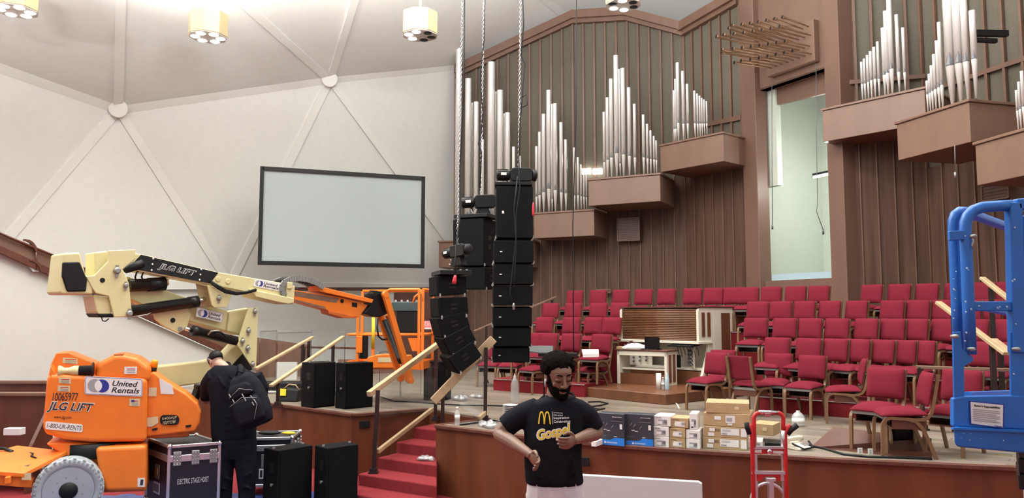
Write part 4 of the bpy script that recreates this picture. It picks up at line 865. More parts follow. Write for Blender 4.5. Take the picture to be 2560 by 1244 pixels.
# ================================================================ projection screen
a, b = P(652, 545, 18.2), P(1057, 550, 19.6); d = plan(b - a, 0).normalized(); n = V((d.y, -d.x, 0)); n = n if n.dot(CAM - a) > 0 else -n
zb, zt = (P(650, 657, 18.2).z + P(1053, 665, 19.6).z) / 2, (P(658, 431, 18.2).z + P(1060, 436, 19.6).z) / 2
t = thing('projection_screen', 'large blank grey projection screen with thin black frame on the white dome', 'screen', plan((a + b) / 2, zb))
mb = MB(t); mb.prism([plan(a, zb), plan(b, zb), plan(b, zt), plan(a, zt)], -n * .08); mb.build('surface', 'screen', t)
for p, q, w in ((plan(a, zb), plan(b, zb), .1), (plan(a, zt), plan(b, zt), .09), (plan(a, zb - .05), plan(a, zt + .045), .09), (plan(b, zb - .05), plan(b, zt + .045), .09)):
    mb = MB(t); mb.bar(p, q, w if abs(p.z - q.z) < .01 else w, .12 if False else w, up=n); mb.build('frame_bar', 'black_satin', t)
mb = MB(t); c = (a + b) / 2
for u in (.2, .8): p = lerp(a, b, u); mb.bar(plan(p, (zb + zt) / 2) - n * .05, plan(p, (zb + zt) / 2) - n * .9, .08, .3)
mb.build('wall_bracket', 'steel', t)
# ================================================================ chains, hoists, hanging loudspeakers
def chain(p0, p1, s, lb):
    """steel chain from p0 up to p1; links in alternating planes"""
    p0, p1 = V(p0), V(p1); d = (p1 - p0); L = d.length; d.normalize(); pitch = s * 1.9; N = int(L / pitch); mb = MB()
    u = d.cross(V((0, 1, 0))).normalized(); w = d.cross(u)
    for i in range(N):
        c = p0 + d * (pitch * (i + .5)); x = u if i % 2 else w; x = (x + (w if i % 2 else -u) * .3).normalized()
        ring = [c + d * (math.sin(a) * s * 1.25) + x * (math.cos(a) * s * .62) for a in [2 * PI * k / 8 for k in range(8)]]
        mb.tube(ring, s * .26, 4, closed=True)
    return solo(mb, 'hoist_chain', 'chrome', lb, 'chain', p0)
def hoist(c, s, ax, lb, hook=True):
    """electric chain hoist hung under its chain: motor can, gearbox, body, hook; ax = motor axis"""
    t = thing('chain_hoist', lb, 'hoist', c - V((0, 0, s * .5))); ax = V(ax).normalized(); sd = V((-ax.y, ax.x, 0)).normalized(); up = V((0, 0, 1)); R = Matrix((ax, sd, ax.cross(sd))).transposed()
    mb = MB(t); mb.lathe([(s * .10, -s * .95), (s * .22, -s * .93), (s * .25, -s * .85), (s * .25, -s * .35), (s * .2, -s * .32)], c, ax, 18)
    for k in range(10): a = 2 * PI * k / 10; o_ = sd * math.cos(a) + ax.cross(sd) * math.sin(a); mb.bar(c - ax * s * .9 + o_ * s * .25, c - ax * s * .4 + o_ * s * .25, s * .025, s * .04, up=o_)
    mb.build('motor', 'black_satin', t)
    mb = MB(t); mb.prism([c + R @ V((-s * .3, -s * .3, y)) if False else c + R @ V((x, y, -s * .3)) for x, y in rrect(0, 0, 0, 1)[:0]] or [c + R @ V((q[0] + s * .2, -s * .27, q[1])) for q in rrect(s * 1.0, s * .62, s * .14)], sd * s * .54); mb.build('gearbox', 'black_satin', t, bevel=s * .04)
    mb = MB(t); mb.lathe([(s * .2, s * .7), (s * .27, s * .74), (s * .27, s * .9), (s * .1, s * .95)], c, ax, 18); mb.build('end_cap', 'black', t)
    mb = MB(t); mb.prism([c + R @ V((-s * .75, -s * .262, -s * .05)), c + R @ V((-s * .5, -s * .262, -s * .05)), c + R @ V((-s * .5, -s * .262, s * .08)), c + R @ V((-s * .75, -s * .262, s * .08))], -sd * .004); mb.build('sticker', 'paper', t)
    mb = MB(t); mb.prism([c + V((0, 0, -s * .3)) + ax * s * .35 - sd * s * .2, c + V((0, 0, -s * .3)) - ax * s * .15 - sd * s * .2, c + V((0, 0, -s * .75)) - ax * s * .3 - sd * s * .2, c + V((0, 0, -s * .75)) + ax * s * .5 - sd * s * .2], sd * s * .4); mb.build('chain_bag', 'black', t)
    if hook:
        h = c + V((0, 0, -s * .45)) - ax * s * .45; mb = MB(t); mb.tube([h + V((0, 0, s * .2)), h] + [h + V((math.sin(a) * s * .1, 0, -s * .1 - math.cos(a) * -s * .1 - s * .1 + s * .1)) for a in (.6, 1.4, 2.4, 3.4, 4.4)], s * .035, 6); mb.build('hook', 'chrome', t)
    return t
def cabinet(t, c, w, d, h, fx, pitch=0.0, tilt_up=None, taper=0.0, name='cabinet', slots=True, tag_=True, mat='speaker'):
    """one loudspeaker cabinet: c centre, fx facing direction (plan), pitch down"""
    f = V((fx[0], fx[1], 0)).normalized(); s = V((-f.y, f.x, 0)); R = Matrix.Rotation(pitch, 3, s); f = R @ f; u = R @ V((0, 0, 1))
    def q(a, b_, e): return c + s * (a * w / 2) + f * (b_ * d / 2) + u * (e * h / 2)
    mb = MB(t); k = 1 - taper
    vs = [q(-1, 1, -1), q(1, 1, -1), q(1, 1, 1), q(-1, 1, 1), q(-1, -1, -k), q(1, -1, -k), q(1, -1, k), q(-1, -1, k)]
    mb.add(vs, [(0, 1, 2, 3), (5, 4, 7, 6), (0, 4, 5, 1), (3, 2, 6, 7), (0, 3, 7, 4), (1, 5, 6, 2)]); o = mb.build(name, mat, t, bevel=.008, seg=1)
    mb = MB(t); mb.prism([q(-.94, 1.0, -.9), q(.94, 1.0, -.9), q(.94, 1.0, .9), q(-.94, 1.0, .9)], f * .006); mb.build('front_grille', 'grille_black', o)
    if slots:
        for sg in (-1, 1):
            mb = MB(t)
            for e in (-.18, .22): mb.prism([q(sg, -.25, e - .09), q(sg, .22, e - .09), q(sg, .22, e + .09), q(sg, -.25, e + .09)], s * sg * .003)
            mb.build('handle_slot', 'black', o)
    for sg in (-1, 1):
        for bb in (-.85, .85): mb = MB(t); mb.box(q(sg * 1.01, bb, -.96), (.02, .03, .05)); mb.ell(q(sg * 1.03, bb, -.98), (.014, .014, .014), n=8, m=5); mb.build('rigging_pin', 'steel', o)
    return o, q, f, s, u
# right line array: one deep box over seven flat ones, seen from the front
YA = 11.6; t = thing('line_array', 'tall black loudspeaker column hanging in the middle, its plain backs towards us', 'loudspeaker', P(1276, 905, YA))
segs = [(465, 595, 1284.5, 92, .0), (600, 657, 1282, 99, 0), (659, 711, 1281, 99, 0), (713, 763, 1280, 99, 0), (766, 814, 1279, 97, 0), (816, 864, 1278, 95, 0), (866, 904, 1276, 92, 0)]
for i, (y0, y1, cx, wp, _) in enumerate(segs):
    p0, p1 = P(cx, y0, YA), P(cx, y1, YA); h = p0.z - p1.z - .008; w = wp / 1900 * YA
    yy = YA + (.0 if i < 2 else .012 * (i - 1) ** 1.5); c = V(((p0.x + p1.x) / 2, yy + .26, (p0.z + p1.z) / 2))
    o, q, f, s, u = cabinet(t, c, w, .55, h, (-.05, 1), pitch=-.0 - .02 * max(0, i - 2), name='sub_cabinet' if i == 0 else 'array_cabinet', taper=.0)
    mb = MB(t); b0 = q(.62, -1.0, -.08); mb.prism([q(.70, -1.0, -.06), q(.58, -1.0, -.06), q(.58, -1.0, .04), q(.70, -1.0, .04)], -f * .003); mb.build('badge', 'paper', o)
p = P(1284, 463, YA); mb = MB(t); mb.box(p + V((0, .26, .03)), (.58, .56, .05)); mb.build('bumper_frame', 'black', t, bevel=.006)
p = P(1292, 432, YA); hoist(p + V((0, .2, 0)), .34, (1, .1, 0), 'black chain hoist on top of the middle loudspeaker column')
chain(p + V((.03, .2, .1)), P(1302, -30, YA + .2), .021, 'steel hoist chain running up from the middle loudspeaker column')
def drape(pts, r, lb, mat='black'):
    mb = MB(); mb.tube([P(*q) for q in pts], r, 6); return solo(mb, 'power_cable', mat, lb, 'cable')
drape([(1306, -20, 11.7), (1309, 60, 11.7), (1303, 140, 11.7), (1312, 160, 11.7), (1306, 230, 11.6), (1300, 310, 11.6), (1297, 400, 11.5), (1300, 470, 11.45), (1290, 540, 11.45), (1290, 600, 11.45), (1281, 680, 11.45), (1275, 730, 11.45), (1283, 764, 11.45)], .012, 'black power cable running down the face of the middle loudspeaker column')
drape([(1294, 440, 11.45), (1285, 520, 11.45), (1291, 610, 11.45), (1286, 690, 11.45), (1284, 756, 11.45)], .010, 'second black cable hanging on the middle loudspeaker column')
mb = MB(); p = P(1284, 762, 11.45); mb.lathe([(.018, -.07), (.02, 0), (.012, .03)], p, n=8); solo(mb, 'cable_plug', 'steel', 'grey cable connector dangling on the middle loudspeaker column', 'plug')
drape([(1304, 245, 11.6), (1316, 235, 11.6), (1318, 262, 11.6), (1306, 268, 11.6)], .009, 'small cable loop beside the middle hoist chain')
p = P(1333, 520, 11.5); mb = MB(); mb.lathe([(.012, -.12), (.02, -.09), (.017, .03), (.008, .09)], p, n=10); solo(mb, 'red_plug', 'red_plastic', 'red power plug hanging at the right of the middle loudspeaker column', 'plug')
# middle array, behind
YB = 12.6; t = thing('line_array', 'black loudspeaker column hanging behind the middle one, upper left of it', 'loudspeaker', P(1180, 725, YB)); fb = (.42, .90)
for i, (y0, y1, cx, wp) in enumerate(((545, 664, 1172, 82), (667, 722, 1178, 78))):
    p0, p1 = P(cx, y0, YB), P(cx, y1, YB); h = p0.z - p1.z - .006; c = (p0 + p1) / 2 + V((.08, .3, 0)); cabinet(t, c, wp / 1900 * YB * 1.05, .50, h, (.38, .92), name='sub_cabinet' if i == 0 else 'array_cabinet')
p = P(1180, 542, YB); mb = MB(t); mb.box(p + V((.08, .3, .03)), (.62, .56, .06), Matrix.Rotation(-.4, 3, 'Z')); mb.build('bumper_frame', 'black', t, bevel=.006)
p = P(1200, 498, YB); hoist(p + V((0, .3, 0)), .36, (1, .15, .06), 'black chain hoist on top of the loudspeaker column behind')
chain(p + V((0, .3, .1)), P(1210, -30, YB + .3), .021, 'steel hoist chain between the other two chains')
drape([(1213, -20, 12.7), (1210, 100, 12.7), (1200, 190, 12.7), (1207, 280, 12.7), (1203, 330, 12.7), (1196, 360, 12.7), (1204, 380, 12.7), (1200, 470, 12.7)], .011, 'black cable looping down beside the middle hoist chain')
# left array, curving back at the bottom
YC = 10.3; t = thing('line_array', 'curved black loudspeaker column hanging lowest on the left, bending at its bottom', 'loudspeaker', P(1150, 935, YC)); f0 = V((-.955, -.297, 0)); s0 = V((-.297, .955, 0))
pv = P(1094, 740, YC) - f0 * .0; w_, d_, h_ = .60, .40, .272; nearface = V((.297, -.955, 0))
# the near front vertical edge of each box: (px, top y, bottom y, pitch)
for i, (ex, y0, y1, pt) in enumerate(((1094.5, 690, 738, .03), (1098, 745, 793, .07), (1101, 796, 843, -.24 + .52), (1118, 845, 892, .50), (1134, 893, 936, .60))):
    top, bot = P(ex, y0, YC), P(ex, y1, YC); s = -V((-f0.y, f0.x, 0)); R = Matrix.Rotation(pt, 3, V((-f0.y, f0.x, 0))); f = R @ f0; u = R @ V((0, 0, 1)); h = h_
    sv = V((-f0.y, f0.x, 0)); sgn = 1 if sv.dot(nearface) > 0 else -1
    edge_mid = (top + bot) / 2; c = edge_mid - f * (d_ / 2) - sv * (sgn * w_ / 2)
    cabinet(t, c, w_, d_, h, (f0.x, f0.y), pitch=pt, name='array_cabinet', taper=.12)
p = P(1118, 684, YC); mb = MB(t); mb.box(p + V((.03, .3, 0.02)), (.44, .64, .06), Matrix.Rotation(.3, 3, 'Z')); mb.build('bumper_frame', 'black', t, bevel=.006)
for px in (1128, 1150, 1166): mb = MB(t); q = P(px, 678, YC); mb.box(q + V((0, .1, 0)), (.03, .03, .07)); mb.build('shackle', 'steel', t)
p = P(1143, 628, YC + .25); hoist(p, .27, (.75, -.65, .1), 'black chain hoist above the lowest left loudspeaker column'); chain(p + V((0, 0, .05)), P(1157, -30, YC + .25), .019, 'leftmost steel hoist chain, running up from the curved loudspeaker column')
drape([(1161, -20, 10.5), (1160, 200, 10.5), (1150, 420, 10.5), (1150, 540, 10.4), (1142, 600, 10.2), (1138, 650, 10.1), (1138, 690, 10.05)], .011, 'dark cable hanging along the leftmost hoist chain')
p = P(1137, 696, 10.0); mb = MB(); mb.lathe([(.024, -.07), (.029, -.03), (.022, .015), (.015, .045)], p, (.15, 0, 1), 12); solo(mb, 'red_plug', 'red_plastic', 'red power plug hanging in front of the curved loudspeaker column', 'plug')
mb = MB(); mb.tube([P(1441, -20, 12.5), P(1440, 300, 12.5), P(1432, 560, 12.5), P(1434, 880, 12.5)], .009, 5); solo(mb, 'hanging_cable', 'black', 'thin black cable hanging straight down right of the loudspeaker columns', 'cable')
# ================================================================ loudspeakers standing on stage and floor
def floorspk(fl, fr, top, z, dep, lb, side=None, Y=None):
    """front face left/right px at the base (px,py), top py"""
    a = PZ(*fl, z) if Y is None else P(*fl, Y); b = PZ(*fr, z) if Y is None else P(*fr, Y)
    d = plan(b - a, 0).normalized(); n = V((-d.y, d.x, 0)); h = P(fl[0], top, a.y).z - a.z
    t = thing('loudspeaker', lb, 'loudspeaker', plan((a + b) / 2 + n * dep / 2, a.z)); a, b = plan(a, z if Y is None else a.z), plan(b, z if Y is None else a.z)
    mb = MB(t); mb.prism([a, b, b + n * dep, a + n * dep], (0, 0, h)); o = mb.build('cabinet', 'speaker', t, bevel=.012)
    mb = MB(t); mb.prism([a + d * .03 + V((0, 0, .03)), b - d * .03 + V((0, 0, .03)), b - d * .03 + V((0, 0, h - .03)), a + d * .03 + V((0, 0, h - .03))], -n * .006); mb.build('front_grille', 'grille_black', t)
    q = (a + b) / 2
    for e, m_ in ((a, -d), (b, d)):
        mb = MB(t); mb.prism([e + n * dep * .25 + V((0, 0, h * .62)), e + n * dep * .55 + V((0, 0, h * .62)), e + n * dep * .55 + V((0, 0, h * .78)), e + n * dep * .25 + V((0, 0, h * .78))], m_ * .004); mb.build('handle', 'black', t)
        mb = MB(t); mb.lathe([(.012, 0), (.014, .02), (.02, .03)], e + n * dep * .3 + V((0, 0, h * .45)), m_, 8); mb.build('rigging_pin', 'steel', t)
    for i in (.08, .92): mb = MB(t); mb.box(lerp(a, b, i) + n * dep * .5 + V((0, 0, h + .008)), (.03, .03, .02)); mb.build('foot', 'steel', t)
    return t
floorspk((783, 1020), (838, 1014), 907, STZ, .35, 'left black loudspeaker of the pair standing on the stage edge')
floorspk((862, 1023), (932, 1016), 908, STZ, .30, 'right black loudspeaker of the pair standing on the stage edge')
floorspk((1058, 1000), (1108, 1002), 902, STZ, .35, 'black loudspeaker standing on the stage behind the stair rail')
floorspk((692, 1285), (779, 1264), 1126, .03, .30, 'left black loudspeaker of the pair on the floor beside the dark-clad man')
floorspk((815, 1278), (894, 1262), 1120, .03, .30, 'right black loudspeaker of the pair on the floor, next to the stairs')
for k in range(2):
    mb = MB(); px = 2553; z0 = P(px, 1175 + k * 42, 3.6); mb.box(z0 + V((.42, .12, 0)), (.6, .4, .075), Matrix.Rotation(-.56, 3, 'Z')); o = solo(mb, 'array_box', 'black_satin', ['black rigged loudspeaker box under the blue lift at the right edge, upper one', 'black rigged loudspeaker box under the blue lift at the right edge, lower one'][k], 'loudspeaker', bevel=.01)
# black soft case and tool bag on stage
p = PZ(672, 984, STZ); t = thing('soft_case', 'long black case lying on the stage behind the tool bag', 'case', p); mb = MB(t); mb.box(p + V((.1, .3, .1)), (1.1, .35, .2)); mb.build('case_body', 'black', t, bevel=.03); mb = MB(t); mb.bar(p + V((-.4, .11, .03)), p + V((.6, .11, .03)), .03, .03); mb.build('trim', 'paper', t)
p = PZ(722, 1002, STZ); t = thing('tool_bag', 'black tool bag with yellow patch left of the stage loudspeakers', 'bag', p); R = Matrix.Rotation(-.2, 3, 'Z')
mb = MB(t); mb.prism([p + R @ V(q) for q in ((-.20, -.11, 0), (.2, -.11, 0), (.2, -.05, .2), (-.16, -.05, .22))], R @ V((0, .22, 0))); mb.build('bag_body', 'black', t, bevel=.025)
mb = MB(t); mb.prism([p + R @ V(q) for q in ((-.17, -.095, .10), (-.01, -.085, .10), (-.02, -.06, .21), (-.16, -.06, .21))], R @ V((0, -.012, 0))); mb.build('patch', 'yellow', t)
mb = MB(t); mb.tube([p + R @ V((-.1, .0, .2)), p + R @ V((0, 0, .28)), p + R @ V((.12, 0, .27)), p + R @ V((.19, 0, .18))], .012, 6); mb.build('handle', 'rail_oak', t)
# ================================================================ stair rails
def rail(top0, top1, posts, lb, low=None, w=.075, hh=.045, mat='rail_oak', balu=()):
    t = thing('stair_rail', lb, 'handrail', posts[0][1]); a, b = V(top0), V(top1)
    mb = MB(t); mb.bar(a, b, w, hh); mb.build('handrail', mat, t, bevel=.01)
    for (p, q) in posts:
        mb = MB(t); mb.bar(p, q, .05, .05); o = mb.build('post', 'post', t); mb = MB(t); mb.box(V(q) + V((0, 0, .012)), (.12, .12, .024)); mb.prism([V(q) + V((x, y, .024)) for x, y in ((-.045, -.045), (.045, -.045), (.045, .045), (-.045, .045))], (0, 0, .04)); mb.build('post_base', 'post', t)
    if low: mb = MB(t); mb.bar(V(low[0]), V(low[1]), .05, .06); mb.build('lower_rail', mat, t, bevel=.008); 
    for p, q in balu: mb = MB(t); mb.tube([p, q], .006, 5); mb.build('glass_edge', 'acrylic_edge', t)
    if low:
        mb = MB(t); l0, l1 = V(low[0]), V(low[1]); g0_, g1_ = lerp(a, b, .14), lerp(a, b, .93); mb.prism([l0, l1, g1_ - V((0, 0, .03)), g0_ - V((0, 0, .03))], (.008, .004, 0)); mb.build('glass_panel', 'acrylic', t)
    return t
b0 = PZ(934, 1182, STZ - .60); b1 = PZ(1083, 1058, STZ - .15)
rail(P(922, 985, b0.y - .1), P(1114, 846, b1.y + .35), [(P(945, 975, b0.y), b0), (P(1090, 868, b1.y + .3), plan(P(1090, 868, b1.y + .3), STZ - .15))], 'left stair rail with pale wooden handrail, black posts and lower bar', low=(P(944, 1128, b0.y + .02), P(1081, 1022, b1.y + .15)), hh=.075)
c1 = PZ(1213, 1050, STZ); c0 = PZ(1106, 1058, STZ - .13)
rail(P(1083, 1003, c0.y - .6), P(1234, 846, c1.y + .1), [(P(1107, 985, c0.y - .2), plan(P(1107, 985, c0.y - .2), STZ - .2)), (P(1215, 868, c1.y), c1)], 'right stair rail with broad pale handrail beside the hanging loudspeakers', low=(P(1198, 1045, c1.y - .1), P(1214, 1030, c1.y)), w=.09, hh=.12)
# far rails by the acrylic panels
e0 = PZ(1213, 1048, STZ)
for (x0, y0, x1, y1, Ya, Yb, posts, lb) in ((640, 921, 782, 842, 13.4, 15.0, ((757, 856, 14.9), (772, 852, 15.1)), 'far left stair rail of pale wood, the higher of the two behind the tool bag'), (677, 964, 858, 841, 12.2, 14.2, ((696, 950, 12.4), (833, 858, 14.0)), 'far left stair rail of pale wood, the lower of the two above the tool bag')):
    rail(P(x0, y0, Ya), P(x1, y1, Yb), [(P(px, py, Y), plan(P(px, py, Y), STZ)) for px, py, Y in posts], lb)
rail(P(750, 867, 15.4), P(900, 870, 16.2), [(P(760, 870, 15.4), plan(P(760, 870, 15.4), STZ)), (P(895, 870, 16.2), plan(P(895, 870, 16.2), STZ))], 'level dark handrail behind the two far pale rails', mat='dark_wood')
rail(P(1185, 828, 16.3), P(1390, 742, 17.2), [(P(1216, 815, 16.4), plan(P(1216, 815, 16.4), STZ)), (P(1380, 750, 17.2), plan(P(1380, 750, 17.2), 1.7))], 'brown handrail rising behind the middle loudspeaker column to the top tier', mat='organ_wood', w=.05)
# acrylic drum-shield panels
def acr(p, q, ytop, lb):
    a, b = PZ(*p, STZ), PZ(*q, STZ); h = P(p[0], ytop, a.y).z - STZ; d = plan(b - a, 0).normalized(); t = thing('acrylic_panel', lb, 'screen panel', plan((a + b) / 2, STZ), group='clear acrylic shield panels')
    mb = MB(t); mb.prism([a, b, b + V((0, 0, h)), a + V((0, 0, h))], V((-d.y, d.x, 0)) * .008); mb.build('sheet', 'acrylic', t)
    mb = MB(t); [mb.bar(u, v, .012, .012) for u, v in ((a, a + V((0, 0, h))), (b, b + V((0, 0, h))), (a + V((0, 0, h)), b + V((0, 0, h))))]; mb.build('edge', 'acrylic_edge', t)
for i, (p, q, yt) in enumerate((((646, 985), (688, 976), 828), ((690, 978), (776, 970), 832), ((774, 972), (860, 980), 826))): acr(p, q, yt, 'clear acrylic shield panel on the far stage, %s from left' % ORD[i])
for i, (p, q, yt) in enumerate((((948, 998), (1000, 990), 880), ((1002, 990), (1052, 985), 880))): acr(p, q, yt, 'clear acrylic shield panel under the orange lift basket, %s one' % ['left', 'right'][i])
# exit sign by the basket
p = P(1073, 812, 20.4); t = thing('exit_sign', 'red exit sign glimpsed between the orange basket and the loudspeakers', 'exit sign', p); mb = MB(t); mb.box(p, (.36, .06, .22)); mb.build('housing', 'paper', t); mb = MB(t); mb.box(p + V((0, -.032, .02)), (.33, .01, .16)); mb.build('panel', 'exit_red', t)
txt('EXIT', frame(p + V((-.12, -.04, -.03)), (1, 0, 0), (0, 0, 1)), .24, .1, 'paper', t)
# pews at the far left floor
for i, (x0, x1, y0, y1, Y, lb) in enumerate(((-40, 128, 955, 1000, 12.4, 'dark wooden pew back farthest behind the orange lift'), (-40, 128, 985, 1110, 10.8, 'dark wooden pew behind the orange lift, nearer one'))):
    a, b = P(x0, y0, Y), P(x1, y0, Y); t = thing('pew', lb, 'pew', plan((a + b) / 2, 0))
    mb = MB(t); mb.prism([plan(a, .12), plan(b, .12), b, a], (0, .05, 0)); mb.build('pew_back', 'dark_wood', t, bevel=.01); mb = MB(t); mb.bar(a + V((0, 0, 0)), b, .07, .06); mb.build('top_rail', 'organ_wood', t, bevel=.015)
    for e in (a, b): mb = MB(t); mb.prism([plan(e, 0), plan(e, 0) + V((0, -.5, 0)), plan(e, .55) + V((0, -.5, 0)), plan(e, e.z - .05)], (.05, 0, 0)); mb.build('pew_end', 'dark_wood', t)
    mb = MB(t); mb.prism([plan(a, .42), plan(b, .42), plan(b, .42) + V((0, -.45, 0)), plan(a, .42) + V((0, -.45, 0))], (0, 0, .05)); mb.build('pew_seat', 'carpet', t)
p = P(36, 1085, 10.2); mb = MB(); mb.box(p + V((0, 0, .04)), (.22, .12, .09)); solo(mb, 'white_box', 'paper', 'small white box on the red pew seat behind the lift', 'box', bevel=.005)
p = P(5, 1180, 6.6)
# curved pew panel behind the lift, brown front by the man
mb = MB(); a, b = P(380, 985, 12.0), P(540, 985, 11.4); mb.prism([plan(a, 0), plan(b, 0), b, a], (0, .08, 0)); struct(mb, 'wall_front', 'stage_wood')
# ================================================================ articulated boom lift
A_, B_ = P(200, 780, 8.7), P(950, 780, 11.9); bdir = plan(B_ - A_, 0).normalized(); bn = V((bdir.y, -bdir.x, 0))
tn = V((.38, -.925, 0)); TP = P(240, 1000, 8.6); tdir = V((.925, .38, 0))
lift = thing('boom_lift', 'orange and cream articulated boom lift reaching across the left half of the picture', 'lift', plan(TP + tn * -.6, fz(8.9)))
def BP(px, py, off=0): return PL(px, py, A_ + bn * off, bn)
def TPt(px, py, off=0): return PL(px, py, TP + tn * off, tn)
def pb(pts, off, th, name, mat, parent=None, bevel=.012, fn=None, seg=2):
    fn = fn or BP; nn = bn if fn is BP else tn
    mb = MB(lift); mb.prism([fn(x, y, off) for x, y in pts], -nn * th); return mb.build(name, mat, parent or lift, bevel=bevel, seg=seg)
def decal(pts, off, mat, fn=None, parent=None, name='decal', r=0):
    return pb(pts, off + .003, .003, name, mat, parent, 0, fn)
def text_on(s, bl, br, tl, off, mat, fn=None, parent=None, **kw):
    fn = fn or BP; o, e, u = fn(*bl, off), fn(*br, off), fn(*tl, off)
    return txt(s, frame(o, e - o, u - o), (e - o).length, (u - o).length, mat, parent or lift, **kw)
def disc(c, x, y, r, mat, parent, nn, name='logo', pts=None):
    mb = MB(lift); ol = pts or [(math.cos(a) * r, math.sin(a) * r) for a in [2 * PI * k / 24 for k in range(24)]]
    mb.prism([c + x * p[0] + y * p[1] for p in ol], nn * .002); return mb.build(name, mat, parent)
def ur_sticker(bl, br, tl, off, fn=None, border=True):
    """white rental sticker: two overlapping discs and two lines of slanted lettering"""
    fn = fn or BP; nn = bn if fn is BP else tn; o, e, u = fn(*bl, off), fn(*br, off), fn(*tl, off); x = (e - o); y = (u - o); w, h = x.length, y.length; x, y = x.normalized(), y.normalized()
    c = o + x * w / 2 + y * h / 2; mb = MB(lift); mb.prism([c + x * p[0] + y * p[1] for p in rrect(w, h, h * .12)], nn * .003); s = mb.build('sticker', 'white', lift)
    if border:
        mb = MB(lift); ol = rrect(w * .975, h * .93, h * .1); mb.tube([c + x * p[0] + y * p[1] + nn * .003 for p in ol], h * .012, 4, closed=True); mb.build('sticker_border', 'navy', s)
    r = h * .36; c1 = o + x * (w * .05 + r) + y * h * .5 + nn * .003; c2 = c1 + x * r * .95
    disc(c1, x, y, r, 'logo_grey', s, nn); disc(c2 + nn * .0005, x, y, r, 'navy', s, nn)
    hw = r * .475; a = math.acos(hw / r); lens = [(hw + -r * math.cos(t) - 0 + 0, r * math.sin(t)) for t in []]
    L = [(math.cos(t) * r - hw, math.sin(t) * r) for t in [-a + 2 * a * k / 10 for k in range(11)]] + [(-math.cos(t) * r + hw, math.sin(t) * r) for t in [a - 2 * a * k / 10 for k in range(1, 10)]]
    disc((c1 + c2) / 2 + nn * .001, x, y, 0, 'white', s, nn, pts=L)
    f0_ = frame(o + nn * .004, x, y); tx = w * .07 + r * 3.05
    txt('United', f0_ @ Matrix.Translation((tx, h * .52, 0)), (w - tx) * .80, h * .30, 'ink', s, shear=.2, bold=.015); txt('Rentals', f0_ @ Matrix.Translation((tx, h * .16, 0)), (w - tx) * .88, h * .30, 'ink', s, shear=.2, bold=.015)
    return s
def pin(px, py, off, r=.035, fn=None):
    fn = fn or BP; nn = bn if fn is BP else tn; c = fn(px, py, off); mb = MB(lift); mb.lathe([(r, 0), (r, .02), (r * .6, .035)], c, nn, 10); mb.bar(c + V((0, 0, r * 1.6)) + nn * .008, c - V((0, 0, r * 2.0)) + nn * .008, r * .8, .012, up=nn); return mb.build('pivot_pin', 'steel', lift)
def cyl(a, b, r, off, name='hydraulic_cylinder', rod=None, fn=None):
    mb = MB(lift); p, q = BP(*a, off), BP(*b, off); d = (q - p).normalized(); L = (q - p).length
    mb.lathe([(r, 0), (r, L * .86), (r * 1.12, L * .86), (r * 1.12, L)], p, d, 18); o = mb.build(name, 'black_satin', lift)
    if rod: mb = MB(lift); mb.tube([q, BP(*rod, off)], r * .42, 10); mb.build('piston_rod', 'chrome', o)
    return o
# --- lower riser arms (behind), tower link plates
pb([(318, 690), (470, 745), (572, 778), (566, 828), (470, 802), (380, 772), (326, 748)], -.05, .22, 'riser_arm', 'cream', bevel=.02)
pb([(383, 776), (468, 762), (478, 785), (468, 820), (446, 833), (410, 816), (388, 798)], .0, .04, 'lug_plate', 'cream')
pb([(573, 780), (640, 768), (604, 838), (567, 828)], -.02, .26, 'riser_end', 'cream', bevel=.02)
pb([(395, 915), (514, 903), (560, 890), (598, 850), (612, 880), (566, 930), (510, 957), (400, 972), (330, 975), (330, 920)], -.05, .22, 'lower_arm', 'cream', bevel=.02)
cyl((592, 852), (480, 826), .06, .06, rod=(462, 820))
for k in range(3): mb = MB(lift); mb.tube([BP(520 + k * 5, 836 + k * 2, .14), BP(528 + k * 6, 828, .2), BP(545 + k * 5, 826 + k * 3, .2), BP(566 + k * 3, 845 + k * 3, .14)], .012, 6); mb.build('hydraulic_hose', 'steel' if k == 0 else 'black', lift)
pb([(622, 769), (646, 768), (641, 915), (634, 923), (594, 862), (597, 846)], .12, .025, 'link_plate', 'cream', bevel=.006)
pb([(622, 769), (646, 768), (641, 915), (634, 923), (594, 862), (597, 846)], -.32, .025, 'link_plate', 'cream', bevel=.006)
for x, y in ((637, 778), (621, 826), (606, 852), (619, 870), (631, 910)): pin(x, y, .125, .03)
pb([(600, 872), (634, 922), (560, 960), (552, 945)], -.1, .2, 'link_guard', 'black', bevel=.01)
ur_sticker((488, 791), (554, 806), (493, 767), .0)
for x, y in ((432, 800), (450, 822)): mb = MB(lift); mb.lathe([(.03, 0), (.03, .006)], BP(x, y, .002), bn, 14); mb.build('bore', 'black' if x < 440 else 'steel', lift)
# --- head of the tower
plate = [(271, 626), (339, 623), (340, 646), (307, 673), (323, 708), (330, 777), (326, 791), (286, 793), (281, 776), (272, 740), (240, 733), (232, 722), (214, 690), (236, 688), (270, 653)]
pb(plate, .20, .03, 'head_plate', 'cream', bevel=.01); pb(plate, -.22, .03, 'head_plate', 'cream', bevel=.01)
pb([(236, 630), (270, 626), (272, 735), (236, 733)], .12, .30, 'head_core', 'cream', bevel=.02)
pb([(160, 632), (201, 630), (216, 690), (234, 692), (233, 736), (152, 736), (149, 728)], .19, .44, 'counterweight_box', 'cream', bevel=.025)
pb([(158, 655), (200, 654), (219, 698), (216, 728), (170, 729), (166, 722), (156, 690)], .21, .05, 'end_cover', 'black', bevel=.015)
pb([(233, 737), (273, 740), (281, 778), (276, 788), (246, 788), (240, 778)], .16, .34, 'lower_block', 'cream', bevel=.02)
pb([(242, 783), (282, 783), (286, 793), (250, 793)], .17, .36, 'lower_block_base', 'black')
